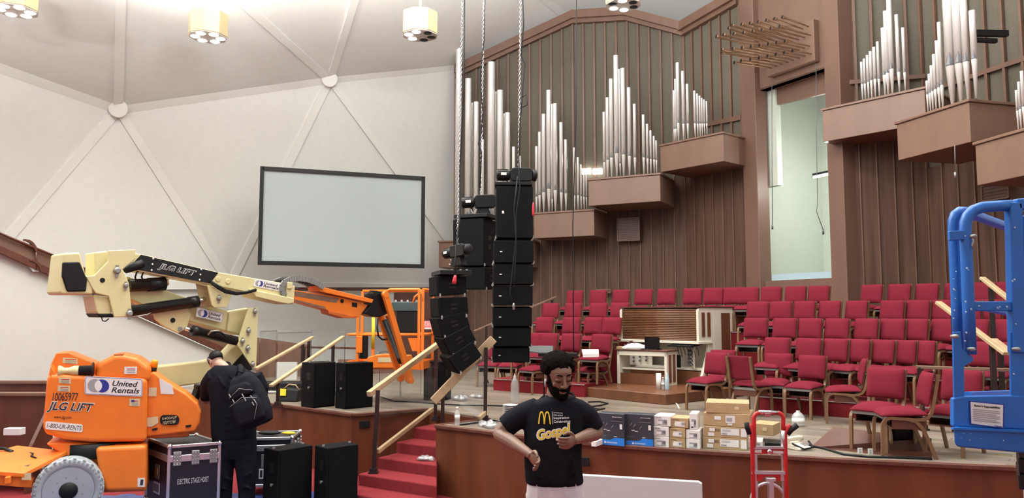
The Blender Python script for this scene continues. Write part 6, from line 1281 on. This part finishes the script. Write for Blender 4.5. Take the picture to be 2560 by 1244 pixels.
# ================================================================ blue lift basket, near right
YL = 3.3; t = thing('lift_basket', 'blue paint-chipped lift platform with tubular rails at the right edge', 'lift', plan(P(2475, 1244, YL), fz(YL)))
def L(px, py, o=0): return P(px, py, YL + o)
def lb_(pts, r, nm='rail', mat='blue'): mb = MB(t); mb.tube(pts, r, 10); return mb.build(nm, mat, t)
def sq(pts, w, nm='post', mat='blue'):
    for a, b in zip(pts[:-1], pts[1:]): mb = MB(t); mb.bar(a, b, w, w, up=(0, 1, 0)); o = mb.build(nm, mat, t, bevel=.006)
    return o
lb_([L(2397, 880, .08), L(2392, 760, .08), L(2387, 640, .08), L(2384, 575, .08), L(2384, 552, .08), L(2389, 537, .08), L(2400, 529, .09), L(2415, 530, .12), L(2450, 543, .25), L(2514, 566, .5), L(2590, 590, .8)], .024, 'outer_rail')
lb_([L(2426, 885), L(2421, 760), L(2416, 640), L(2413, 580), L(2414, 556), L(2420, 540), L(2433, 526), L(2455, 518), L(2490, 515), L(2528, 513)], .025, 'gate_rail')
mb = MB(t); mb.bar(L(2533, 506), L(2542, 882), .056, .05, up=(0, 1, 0)); mb.build('post', 'blue', t, bevel=.008)
mb = MB(t); mb.bar(L(2422, 765), L(2536, 765), .03, .042); mb.build('mid_rail', 'blue', t, bevel=.006); mb = MB(t); mb.bar(L(2400, 755, .3), L(2536, 783, .55), .03, .035); mb.build('mid_rail', 'blue', t, bevel=.006)
mb = MB(t); mb.bar(L(2558, 540, .1), L(2566, 900, .1), .05, .05, up=(0, 1, 0)); mb.build('post', 'blue', t, bevel=.008); mb = MB(t); mb.bar(L(2556, 590, .35), L(2543, 700, .35), .03, .03); mb.build('brace', 'blue', t)
mb = MB(t); mb.prism([L(2374, 577, -.02), L(2426, 574, -.02), L(2426, 598, -.02), L(2375, 601, -.02)], (0, .02, 0)); mb.build('clamp_plate', 'blue', t, bevel=.004)
for x, y in ((2431, 590), (2428, 872), (2540, 872), (2386, 840)): mb = MB(t); mb.lathe([(.006, -.015), (.009, 0), (.009, .012), (.004, .018)], L(x, y, -.03), (.5, -.86, 0), 10); mb.build('latch_pin', 'steel', t)
mb = MB(t); mb.tube([L(2431, 592, -.03), L(2434, 602, -.03), L(2430, 612, -.03), L(2433, 620, -.03)], .004, 5); mb.build('latch_chain', 'steel', t)
for pts in ([(2383, 830), (2403, 828), (2406, 870), (2434, 893), (2434, 902), (2411, 916), (2412, 990), (2386, 998)], [(2526, 830), (2566, 836), (2568, 998), (2528, 992)]): mb = MB(t); mb.prism([L(x, y, -.012) for x, y in pts], (0, .012, 0)); mb.build('gusset_plate', 'blue', t, bevel=.003)
mb = MB(t); mb.prism([L(x, y, -.02) for x, y in ((2384, 995), (2410, 990), (2530, 988), (2640, 992), (2640, 1076), (2384, 1066))], (0, .03, 0)); mb.build('toe_panel', 'blue', t, bevel=.006)
mb = MB(t); mb.prism([L(x, y, -.035) for x, y in ((2384, 1066), (2640, 1078), (2640, 1140), (2394, 1117), (2386, 1108))], (.60, .9, 0)); mb.build('platform_base', 'blue', t, bevel=.008)
mb = MB(t); mb.bar(L(2420, 985, .05), L(2540, 980, .35), .03, .02); mb.build('inner_ledge', 'blue', t)
mb = MB(t); mb.prism([L(2384, 1068, -.05), L(2640, 1080, -.05), L(2640, 1085, -.05), L(2384, 1073, -.05)], (0, .02, 0)); mb.build('edge_strip', 'blue', t)
sq([L(2634, 500, .0), L(2636, 1000, .0)], .055); mb = MB(t); mb.bar(L(2536, 512, 0), L(2634, 505, 0), .05, .05); mb.build('top_rail', 'blue', t, bevel=.008); mb = MB(t); mb.bar(L(2536, 766, 0), L(2634, 768, 0), .03, .042); mb.build('mid_rail', 'blue', t, bevel=.006)
# notice
mb = MB(t); mb.prism([L(x, y, -.026) for x, y in ((2424, 1001), (2511, 1009), (2510, 1071), (2426, 1060))], (0, .003, 0)); nb = mb.build('notice', 'navy', t); mb = MB(t); mb.prism([L(x, y, -.028) for x, y in ((2427, 1004), (2508, 1012), (2507, 1068), (2429, 1058))], (0, .002, 0)); mb.build('notice_sheet', 'paper', nb)
o = L(2436, 1017, -.03); txt("Renter's Responsibilities", frame(o, L(2500, 1023, -.03) - o, (0, 0, 1)), (L(2500, 1023, -.03) - o).length, .012, 'ink', nb, bold=.01)
for k in range(7):
    y = 1022 + k * 4.6; a, b = L(2433, y, -.03), L(2500 - (8 if k in (2, 5) else 0), y + 6.5, -.03); mb = MB(t); mb.bar(a, b, .001, .0028); mb.build('print_line', 'logo_grey', nb)
o = L(2486, 1066.5, -.03); txt('Clients', frame(o, L(2504, 1068, -.03) - o, (0, 0, 1)), .034, .008, 'navy', nb, shear=.2)
# paint chips
random.seed(11)
for k in range(34):
    x, y = random.choice([(random.uniform(2384, 2392), random.uniform(600, 820)), (random.uniform(2412, 2423), random.uniform(560, 860)), (random.uniform(2528, 2542), random.uniform(520, 980)), (random.uniform(2390, 2550), random.uniform(1075, 1100)), (random.uniform(2425, 2530), random.uniform(760, 770))])
    o_ = -.030 if y < 1000 else -.037
    mb = MB(t); s = random.uniform(1, 3); mb.prism([L(x, y, o_), L(x + s, y + 1, o_), L(x + s * .6, y + s * 2, o_), L(x - 1, y + s, o_)], (0, .004, 0)); mb.build('paint_chip', 'sill_blue', t)
# mast of the lift under the platform
mb = MB(t); a = L(2640, 1160, .45); mb.bar(plan(a, fz(3.75)), a, .2, .2, up=(0, 1, 0)); mb.build('mast', 'logo_grey', t)
mb = MB(t); mb.box(plan(a, fz(3.75) + .08), (.7, .9, .16)); mb.build('base', 'blue', t, bevel=.02)
# right-hand stage rails behind it
for (a, b, Ya, Yb, posts, lb) in (((2345, 755), (2516, 884), 9.9, 8.9, ((2384, 790, 9.7), (2480, 862, 9.1)), 'pale wooden stair rail crossing behind the blue basket, middle one'), ((2455, 694), (2570, 785), 10.6, 9.9, ((2477, 718, 10.5), (2560, 778, 10.0)), 'pale wooden stair rail behind the blue basket, highest one'), ((2484, 848), (2590, 930), 9.8, 9.2, ((2500, 862, 9.7), (2580, 925, 9.3)), 'pale wooden stair rail behind the blue basket, lowest one')):
    rail(P(*a, Ya), P(*b, Yb), [(P(px, py, Y), plan(P(px, py, Y), STZ)) for px, py, Y in posts], lb, w=.09)
rail(P(2290, 917, 9.9), P(2600, 927, 9.0), [(P(2300, 918, 9.87), plan(P(2300, 918, 9.87), STZ)), (P(2590, 926, 9.03), plan(P(2590, 926, 9.03), STZ))], 'thin level wooden rail over a glass panel left of the blue basket', low=(plan(P(2300, 918, 9.85), STZ + .1), plan(P(2590, 926, 9.03), STZ + .1)), w=.04, mat='organ_wood')
# ================================================================ people
def ering(c, hw, hd, n=22, x=V((1, 0, 0)), y=V((0, 1, 0)), p=2.4):
    out = []
    for k in range(n):
        a = 2 * PI * k / n; ca, sa = math.cos(a), math.sin(a); out.append(c + x * (hw * math.copysign(abs(ca) ** (2 / p), ca)) + y * (hd * math.copysign(abs(sa) ** (2 / p), sa)))
    return out
def fuse(o, voxel, it=4, fac=.5):
    r = o.modifiers.new('fuse', 'REMESH'); r.mode = 'VOXEL'; r.voxel_size = voxel; r.use_smooth_shade = True
    s = o.modifiers.new('smooth', 'SMOOTH'); s.iterations = it; s.factor = fac; return o
def limb(mb, pts, rs, n=12, sub=5):
    """smooth tapering limb through the joints"""
    P_, R_ = [], []
    pts = [V(p) for p in pts]; m = len(pts)
    for i in range(m - 1):
        p0, p1, p2, p3 = pts[max(i - 1, 0)], pts[i], pts[i + 1], pts[min(i + 2, m - 1)]
        for k in range(sub):
            t = k / sub; c = .5 * (2 * p1 + (p2 - p0) * t + (2 * p0 - 5 * p1 + 4 * p2 - p3) * t * t + (3 * p1 - p0 - 3 * p2 + p3) * t ** 3)
            P_.append(lerp(lerp(p1, p2, t), c, .55)); R_.append(rs[i] + (rs[i + 1] - rs[i]) * t)
    P_.append(pts[-1]); R_.append(rs[-1]); mb.tube(P_, R_, n)
HEADR = [(-.118, .014, .072, .036), (-.108, .036, .087, .008), (-.09, .050, .094, -.03), (-.065, .060, .095, -.06), (-.035, .067, .094, -.08), (0, .073, .096, -.092), (.03, .077, .098, -.098), (.06, .076, .094, -.098), (.085, .066, .078, -.088), (.105, .045, .05, -.06), (.116, .016, .015, -.025)]
def head_at(z):
    for a, b in zip(HEADR[:-1], HEADR[1:]):
        if a[0] <= z <= b[0]: t = (z - a[0]) / (b[0] - a[0]); return [a[i] + (b[i] - a[i]) * t for i in range(4)]
    return HEADR[0] if z < 0 else HEADR[-1]
def head_pt(z, phi, k=1.0):
    _, a, f, b = head_at(z); mid, hf = (f + b) / 2, (f - b) / 2; return V((a * math.sin(phi) * k, mid + hf * math.cos(phi) * k, z))
def head_mesh(mb, c, R):
    T = lambda p: c + R @ V(p)
    mb.loft([[T(head_pt(z, 2 * PI * k / 24)) for k in range(24)] for z, *_ in HEADR])
    mb.tube([T((0, .09, .04)), T((0, .104, .01)), T((0, .118, -.018))], [.008, .010, .013], 8); mb.ell(T((0, .115, -.022)), (.015, .015, .012), R)
    for s in (-1, 1):
        mb.ell(T((s * .014, .104, -.026)), (.010, .012, .009), R); mb.ell(T((s * .032, .081, .014)), (.018, .014, .012), R); mb.ell(T((s * .033, .084, .038)), (.024, .009, .008), R); mb.ell(T((s * .042, .066, -.022)), (.022, .013, .018), R)
        mb.ell(T((s * .078, -.008, .0)), (.010, .026, .034), R); mb.ell(T((s * .080, -.004, -.026)), (.009, .012, .014), R)
    mb.ell(T((0, .088, -.062)), (.030, .014, .022), R)
def hand(mb, w, d, pn, th, L=.185, curl=.9):
    """w wrist, d towards the fingers, pn out of the palm's back, th towards the thumb side"""
    d = V(d).normalized(); th = (V(th) - d * V(th).dot(d)).normalized(); pn = d.cross(th); pn = pn if pn.dot(V(pn)) else pn
    R = Matrix((th, d, th.cross(d))).transposed(); back = th.cross(d)
    mb.ell(w + d * .05, (.040, .055, .018), R); mb.ell(w + d * .075, (.042, .03, .016), R); mb.tube([w - d * .03, w + d * .02], [.026, .028], 10, sx=1)
    for k, (o, ln) in enumerate(((.032, .072), (.011, .080), (-.011, .074), (-.031, .058))):
        b = w + d * .085 + th * o; a = .35 + .12 * k; p = [b]; ang = 0
        for q in range(3): ang += curl * (.55 + .1 * k * .5); p.append(p[-1] + (d * math.cos(ang) - back * math.sin(ang)) * ln * (.45, .32, .25)[q])
        mb.tube([b - d * .025] + p, [.0095, .0095, .009, .0085, .007], 8)
    b = w + d * .025 + th * .03; mb.tube([b, b + th * .025 + d * .025 - back * .008, b + th * .03 + d * .055 - back * .02, b + th * .022 + d * .078 - back * .026], [.014, .012, .0105, .008], 8)
# ---------------------------------------------------------------- the bearded man in front
YM = 5.1
def F(px, py, dy=0): return P(px, py, YM + dy)
man = thing('person', 'bearded person in a black printed t-shirt, arms bent, standing before the stage', 'person', plan(F(1390, 1200), fz(YM)))
hf = V((.30, -.90, -.30)).normalized(); hx = V((.94, .32, .05)); hx = (hx - hf * hx.dot(hf)).normalized(); hz = hx.cross(hf); hz = hz if hz.z > 0 else -hz
HR = Matrix((hx, hf, hz)).transposed() * 1.07; HC = F(1396, 941, -.02)
mb = MB(man); head_mesh(mb, HC, HR)
mb.tube([F(1393, 950, .03), F(1391, 975, .02), F(1390, 1000, .02), F(1389, 1015, .02)], [.06, .062, .068, .09], 14)
eL, wL = F(1247, 1083, .02), F(1324, 1134, -.24); eR, wR = F(1491, 1081, .04), F(1437, 1099, -.22)
limb(mb, [F(1338, 1030, .01), F(1284, 1052, .02), eL, lerp(eL, wL, .35), wL], [.055, .052, .047, .046, .028]); limb(mb, [F(1446, 1032, .01), F(1474, 1055, .03), eR, lerp(eR, wR, .35), wR], [.055, .052, .047, .046, .028])
hand(mb, wL, (wL - eL).normalized() + V((.1, -.1, -.3)), None or (0, 0, 0), (.35, -.55, .75)); hand(mb, wR, (wR - eR).normalized() + V((-.1, -.1, -.1)), (0, 0, 0), (-.1, -.5, .85))
mb.loft([ering(F(1386, y, .02), hw, hd) for y, hw, hd in ((1014, .12, .075), (1060, .15, .09), (1120, .165, .105), (1190, .165, .11), (1225, .15, .10))])   # trunk under the clothes keeps the body one piece
fuse(mb.build('body', 'skin', man), .0045, 3)
# shirt
mb = MB(man)
rings = [(989, 1402, .086, .080, .016), (994, 1400, .108, .088, .014), (1000, 1397, .150, .10, .015), (1007, 1394, .196, .108, .02), (1020, 1391, .222, .116, .02), (1040, 1387, .212, .125, .015), (1065, 1385, .200, .130, .01), (1100, 1383, .192, .134, .005), (1140, 1382, .190, .140, .0), (1180, 1384, .190, .143, .0), (1200, 1386, .192, .143, .0), (1207, 1387, .186, .136, .0)]
mb.loft([ering(F(cx, y, dy), hw, hd) for y, cx, hw, hd, dy in rings])
limb(mb, [F(1345, 1024, .01), F(1310, 1035, .02), F(1284, 1050, .02), F(1264, 1067, .02)], [.085, .078, .076, .074], 14); limb(mb, [F(1440, 1026, .01), F(1465, 1039, .02), F(1476, 1054, .03), F(1484, 1072, .035)], [.085, .078, .074, .072], 14)
for (x0, y0, x1, y1) in ((1325, 1150, 1345, 1195), (1430, 1140, 1440, 1190), (1370, 1170, 1378, 1202)): mb.tube([F(x0, y0, -.128), F(x1, y1, -.135)], [.008, .012], 6)
shirt = fuse(mb.build('t_shirt', 'tee', man), .009, 5)
mb = MB(man); nb = ering(F(1402, 990, .012), .088, .084, 24); mb.tube([p + V((0, 0, (p.y - YM) * .22)) for p in nb], .009, 6, closed=True); mb.build('collar', 'tee', shirt)
# trousers and shoes
zg = fz(YM); mb = MB(man); mb.loft([ering(F(1387, y, .0), hw, hd) for y, hw, hd in ((1196, .176, .125), (1215, .184, .13), (1250, .188, .13), (1275, .18, .12))])
for s in (-1, 1): limb(mb, [F(1387 + s * 34, 1235, .0), F(1387 + s * 37, 1330, -.01), F(1387 + s * 37, 1395, .0), plan(F(1387 + s * 38, 1395, .02), zg + .08)], [.105, .09, .075, .06], 14)
for x in (1340, 1372, 1412, 1440): mb.tube([F(x, 1208, -.125), F(x + 4, 1240, -.13), F(x - 2, 1270, -.12)], .008, 6)
fuse(mb.build('trousers', 'pants_white', man), .01, 5)
for s in (-1, 1): mb = MB(man); c = plan(F(1387 + s * 38, 1395, -.03), zg); mb.loft([ering(c + V((0, 0, z)), hw, hd) for z, hw, hd in ((0, .05, .14), (.03, .05, .14), (.06, .045, .11), (.1, .04, .06))]); mb.build('shoe', 'black', man)
# hair, beard, brows, lips
def onhead(p): return HC + HR @ V(p)
random.seed(4); mb = MB(man); mb.ell(onhead((0, -.026, .058)), (.097, .098, .086), HR, 18, 12)
for i in range(420):
    a, z = random.uniform(0, 2 * PI), random.uniform(-.35, 1); r = math.sqrt(1 - z * z); p = V((r * math.sin(a) * .099, -.026 + r * math.cos(a) * .100, .058 + z * .088))
    if p.y > .02 and p.z < .088 - abs(p.x) * .15: continue
    mb.ell(onhead(p), (.013, .013, .013), n=6, m=4)
fuse(mb.build('hair', 'hair', man), .006, 1)
mb = MB(man)
for i in range(1400):
    z = random.uniform(-.122, .03); ph = random.uniform(-1.75, 1.75); ap = abs(ph)
    chin = z < -.073 or (z < -.04 and ap > .42) or (z < -.02 and ap > .75)
    side = ap > 1.05 and z < -.03 + (ap - 1.05) * .3
    burn = 1.25 < ap < 1.62
    must = -.052 < z < -.042 and ap < .38
    if not (chin or side or burn or must): continue
    p = head_pt(max(z, -.117), ph, 1.0 if burn and z > -.02 else 1.03); 
    if must: p.y += .012
    if z < -.07 and ap < .5: p.y += .012
    mb.ell(onhead(p), (.0085, .0085, .0085), n=6, m=4)
for i in range(60): ph = random.uniform(-1.2, 1.2); p = V((.045 * math.sin(ph), .045 + .042 * math.cos(ph), random.uniform(-.135, -.112))); mb.ell(onhead(p), (.011, .011, .011), n=6, m=4)
fuse(mb.build('beard', 'hair', man), .0045, 1)
for s in (-1, 1):
    mb = MB(man); mb.tube([onhead((s * .014, .096, .041)), onhead((s * .024, .097, .046)), onhead((s * .034, .094, .048)), onhead((s * .044, .088, .046)), onhead((s * .052, .081, .041))], [.004, .0048, .005, .004, .0025], 6); mb.build('eyebrow', 'hair', man)
    mb = MB(man); mb.tube([onhead((s * .016, .090, .009)), onhead((s * .024, .0955, .005)), onhead((s * .033, .0965, .0035)), onhead((s * .041, .092, .005)), onhead((s * .048, .085, .009))], [.0016, .0022, .0024, .0022, .0016], 6); mb.build('eyelashes', 'hair', man)
mb = MB(man); mb.tube([onhead((-.022, .096, -.059)), onhead((-.008, .1045, -.055)), onhead((0, .104, -.057)), onhead((.008, .1045, -.055)), onhead((.022, .096, -.059))], [.003, .0055, .005, .0055, .003], 8); mb.tube([onhead((-.02, .096, -.062)), onhead((0, .105, -.068)), onhead((.02, .096, -.062))], [.003, .0075, .003], 8); mb.build('lips', 'lips', man)
mb = MB(); p = onhead((-.088, .012, -.012)); mb.ell(p, (.008, .01, .01), HR, 10, 6); mb.tube([p + HR @ V((-.006, .006, 0)), p + HR @ V((-.007, .016, -.036))], .0035, 8); solo(mb, 'earbud', 'white', 'white wireless earbud in the bearded person\'s ear', 'earbud')
# shirt print wrapped onto the cloth
def onshirt(o):
    q = o.modifiers.new('dense', 'SUBSURF'); q.subdivision_type = 'SIMPLE'; q.levels = 2; q.render_levels = 2
    s = o.modifiers.new('on_cloth', 'SHRINKWRAP'); s.target = shirt; s.wrap_method = 'PROJECT'; s.use_project_y = True; s.use_project_x = False; s.use_project_z = False; s.use_negative_direction = True; s.use_positive_direction = True; return s
def pr_text(s, bl, br, tl, mat, lift_=.002, dense=False, **kw):
    o, e, u = F(*bl, -.24), F(*br, -.24), F(*tl, -.24); ob = txt(s, frame(o, e - o, u - o), (e - o).length, (u - o).length, mat, man, name='shirt_print', ext=0, **kw)
    onshirt(ob).offset = lift_; return ob
def pr_mesh(quads, mat, lift_=.002):
    mb = MB(man)
    for q in quads: mb.add([F(x, y, -.24) for x, y in q], [tuple(range(len(q)))])
    o = mb.build('shirt_print', mat, man); onshirt(o).offset = lift_; return o
def arch(x0, x1, y0, y1, w):
    out = []; N = 14; cx = (x0 + x1) / 2
    def pt_(t, k): u = -1 + 2 * t; return (cx + u * ((x1 - x0) / 2 - k), y1 - ((y1 - y0) - k * 1.1) * (1 - abs(u) ** 3.0) )
    for i in range(N): a, b = i / N, (i + 1) / N; out.append([pt_(a, 0), pt_(b, 0), pt_(b, w), pt_(a, w)])
    return out
pr_mesh(arch(1347, 1365, 1035, 1067, 3.6) + arch(1361, 1380, 1035, 1067, 3.6), 'tee_yellow')
pr_mesh([[(1382.6, 1035), (1383.8, 1035), (1385.6, 1067), (1384.4, 1067)]], 'paper')
for s, bl, br, tl in (('presents the', (1387, 1040), (1410, 1041.5), (1387, 1036)), ('13th annual', (1387, 1046), (1410, 1047), (1387, 1041.5))): pr_text(s, bl, br, tl, 'paper')
pr_text('Inspiration', (1387, 1056), (1427, 1055), (1387, 1048.5), 'paper', bold=.012); pr_text('Celebration', (1387, 1063.5), (1430, 1062.5), (1387, 1057.2), 'paper', bold=.012)
pr_text('Gospel', (1347, 1118), (1437, 1098), (1344, 1081), 'white', .0025, bold=.075, shear=.25); pr_text('Gospel', (1349.5, 1115.8), (1435, 1096.5), (1346.8, 1083), 'tee_yellow', .005, bold=.018, shear=.25)
pr_text('2019', (1413, 1128), (1434, 1124), (1412.5, 1119), 'tee_yellow', .002)
# ---------------------------------------------------------------- the person by the lift, seen from behind
YN = 9.3
def G(px, py, dy=0): return P(px, py, YN + dy)
m2 = thing('person', 'person in dark clothes and patterned cap seen from behind, bending over by the lift', 'person', plan(G(585, 1240), fz(YN)))
hf2 = V((-.62, .55, -.56)).normalized(); hx2 = V((.66, .75, 0)); hx2 = (hx2 - hf2 * hx2.dot(hf2)).normalized(); hz2 = hx2.cross(hf2); hz2 = hz2 if hz2.z > 0 else -hz2
hx2 = hf2.cross(hz2); HR2 = Matrix((hx2, hf2, hz2)).transposed(); HC2 = G(540, 902, .12)
mb = MB(m2); head_mesh(mb, HC2, HR2); mb.tube([G(545, 908, .10), G(556, 915, .06), G(566, 927, .03), G(572, 942, .02)], [.065, .066, .07, .08], 14)
limb(mb, [G(540, 945, 0), G(520, 975, .08), G(517, 1000, .2), G(512, 985, .42)], [.075, .06, .05, .03]); limb(mb, [G(630, 940, 0), G(650, 985, .05), G(640, 1010, .2), G(600, 990, .45)], [.075, .06, .05, .03])
hand(mb, G(512, 985, .42), (-.5, .8, .1), (0, 0, 0), (.5, 0, .8)); hand(mb, G(600, 990, .45), (-.8, .5, .1), (0, 0, 0), (0, 0, 1))
mb.loft([ering(G(583, y, .0), hw, hd) for y, hw, hd in ((935, .17, .1), (1000, .2, .12), (1080, .2, .12), (1110, .18, .11))])
fuse(mb.build('body', 'skin_light', m2), .007, 2)
mb = MB(m2); mb.loft([ering(G(cx, y, dy), hw, hd) for y, cx, hw, hd, dy in ((912, 560, .10, .09, .06), (920, 568, .19, .11, .04), (932, 578, .29, .13, .02), (950, 583, .315, .145, 0), (975, 584, .30, .16, 0), (1010, 584, .27, .165, 0), (1050, 584, .265, .17, 0), (1085, 585, .265, .165, 0), (1096, 585, .255, .155, 0))])
limb(mb, [G(540, 940, 0), G(522, 960, .04), G(518, 985, .12), G(515, 992, .3)], [.12, .10, .085, .07]); limb(mb, [G(632, 940, 0), G(650, 970, .04), G(648, 1000, .12), G(625, 1000, .32)], [.12, .10, .085, .07])
for x0, y0, x1, y1 in ((545, 940, 570, 975), (540, 1030, 600, 1045), (545, 1060, 590, 1075), (560, 925, 590, 950)): mb.tube([G(x0, y0, -.14), G((x0 + x1) / 2, (y0 + y1) / 2 + 4, -.165), G(x1, y1, -.155)], [.008, .016, .008], 6)
sh2 = fuse(mb.build('shirt', 'tee', m2), .012, 4)
mb = MB(m2); mb.tube(ering(G(556, 914, .07), .085, .08, 20, y=V((0, .9, .45))), .016, 6, closed=True); mb.build('collar', 'tee', sh2)
zg = fz(YN) + .01; mb = MB(m2); mb.loft([ering(G(586, y, 0), hw, hd) for y, hw, hd in ((1082, .252, .15), (1100, .262, .155), (1125, .262, .15), (1145, .24, .13))])
for s in (-1, 1): limb(mb, [G(586 + s * 25, 1115, 0), G(587 + s * 28, 1180, -.02), G(588 + s * 29, 1225, .0), plan(G(588 + s * 29, 1225, 0), zg + .07)], [.145, .115, .10, .095], 16)
for x0, y0, x1, y1 in ((555, 1190, 585, 1200), (600, 1195, 630, 1180), (545, 1215, 575, 1225), (605, 1215, 635, 1222), (556, 1100, 560, 1150)): mb.tube([G(x0, y0, -.10), G((x0 + x1) / 2, (y0 + y1) / 2, -.125), G(x1, y1, -.10)], [.008, .02, .008], 6)
fuse(mb.build('trousers', 'denim', m2), .012, 4)
for s in (-1, 1): mb = MB(m2); c = plan(G(588 + s * 29, 1230, .05), zg - .01); mb.loft([ering(c + V((0, 0, z)), hw, hd) for z, hw, hd in ((0, .055, .15), (.03, .055, .15), (.07, .05, .11), (.1, .045, .06))]); mb.build('shoe', 'black', m2)
def oh2(p): return HC2 + HR2 @ V(p)
mb = MB(m2); rg = []
for z, k in ((.0, 1.10), (.03, 1.12), (.06, 1.14), (.085, 1.16), (.108, 1.16), (.122, .9)): rg.append([oh2(head_pt(min(z, .115), 2 * PI * j / 24, k) + V((0, 0, .012 if z > .1 else 0))) for j in range(24)])
mb.loft(rg); cap = mb.build('cap', 'black', m2); pbest = max([.05 * k for k in range(126)], key=lambda a: (HR2 @ (head_pt(.05, a) - V((0, 0, .05)))).dot(V((-.85, -.5, .1)))); mb = MB(m2)
for i in range(4):
    for j in range(4):
        if (i + j) % 2: continue
        z0, p0 = .015 + .02 * i, pbest - .4 + .2 * j; q = [oh2(head_pt(z, p, 1.135 + (z - .03) * .4)) for z, p in ((z0, p0), (z0, p0 + .2), (z0 + .02, p0 + .2), (z0 + .02, p0))]; n_ = (q[1] - q[0]).cross(q[2] - q[0]).normalized(); n_ = n_ if n_.dot(q[0] - HC2) > 0 else -n_; mb.prism(q, n_ * .006)
mb.build('cap_check', 'logo_grey', cap, stuff=False)
mb = MB(m2); mb.tube([oh2((.083, -.02, .01)), oh2((.09, .03, .01)), oh2((.07, .08, .012))], .004, 6); mb.build('glasses_arm', 'black', m2)
# backpack hanging from the right shoulder
bp = thing('backpack', 'black backpack with grey zips slung over the dark-clad person\'s right shoulder', 'backpack', G(622, 1000, -.30))
up_ = (G(598, 930, -.2) - G(640, 1060, -.26)).normalized(); xx = V((1, 0, 0)) - up_ * up_.x; xx.normalize(); yy = up_.cross(xx); BRm = Matrix((xx, yy, up_)).transposed(); bc = G(620, 995, -.30)
def bq(x, y, z): return bc + BRm @ V((x, y, z))
ax_ = [BRm @ V((1, 0, 0)), BRm @ V((0, 1, 0))]
mb = MB(bp); mb.loft([ering(bq(0, .02, z), hw, hd, 24, ax_[0], ax_[1], 3) for z, hw, hd in ((-.34, .13, .06), (-.32, .19, .11), (-.2, .215, .14), (0, .21, .135), (.15, .185, .12), (.25, .14, .09), (.30, .08, .05))]); fuse(mb.build('main_bag', 'pack', bp), .014, 3)
yf = -.14 if (BRm @ V((0, -1, 0))).y < 0 else .14; sg = -1 if yf < 0 else 1
mb = MB(bp); mb.loft([ering(bq(0.01, sg * .13, z), hw, hd, 20, ax_[0], ax_[1], 3) for z, hw, hd in ((-.30, .12, .03), (-.27, .165, .06), (-.12, .17, .07), (-.02, .15, .055), (.0, .12, .03))]); fuse(mb.build('front_pocket', 'pack', bp), .012, 3)
mb = MB(bp); mb.loft([ering(bq(-.02, sg * .12, z), hw, hd, 20, ax_[0], ax_[1], 3) for z, hw, hd in ((.02, .12, .03), (.04, .15, .05), (.13, .14, .05), (.18, .10, .03))]); fuse(mb.build('top_pocket', 'pack', bp), .012, 3)
for pts in ([(-.15, .16, .06), (0, .19, .12), (.13, .17, .05)], [(-.16, .2, -.04), (0, .215, .01), (.16, .2, -.05)], [(.10, .2, -.0), (.14, .2, -.12), (.06, .2, -.27)]): mb = MB(bp); mb.tube([bq(x, sg * y, z) for x, y, z in pts], .003, 5); mb.build('zip', 'logo_grey', bp)
for x, z in ((-.12, .1), (-.10, .03), (.02, .05), (.03, .0), (.10, -.08), (.13, -.06)): mb = MB(bp); mb.bar(bq(x, sg * .215, z), bq(x + .01, sg * .22, z - .045), .008, .007); mb.build('zip_pull', 'logo_grey', bp)
mb = MB(bp); mb.tube([bq(-.02, .0, .28), G(604, 925, -.16), G(600, 916, -.02), G(610, 925, .12)], [.03, .035, .035, .03], 8); mb.build('shoulder_strap', 'pack', bp)
mb = MB(bp); mb.tube([bq(-.05, sg * .02, .29), bq(0, sg * .05, .34), bq(.05, sg * .02, .29)], .012, 6); mb.build('grab_loop', 'pack', bp)
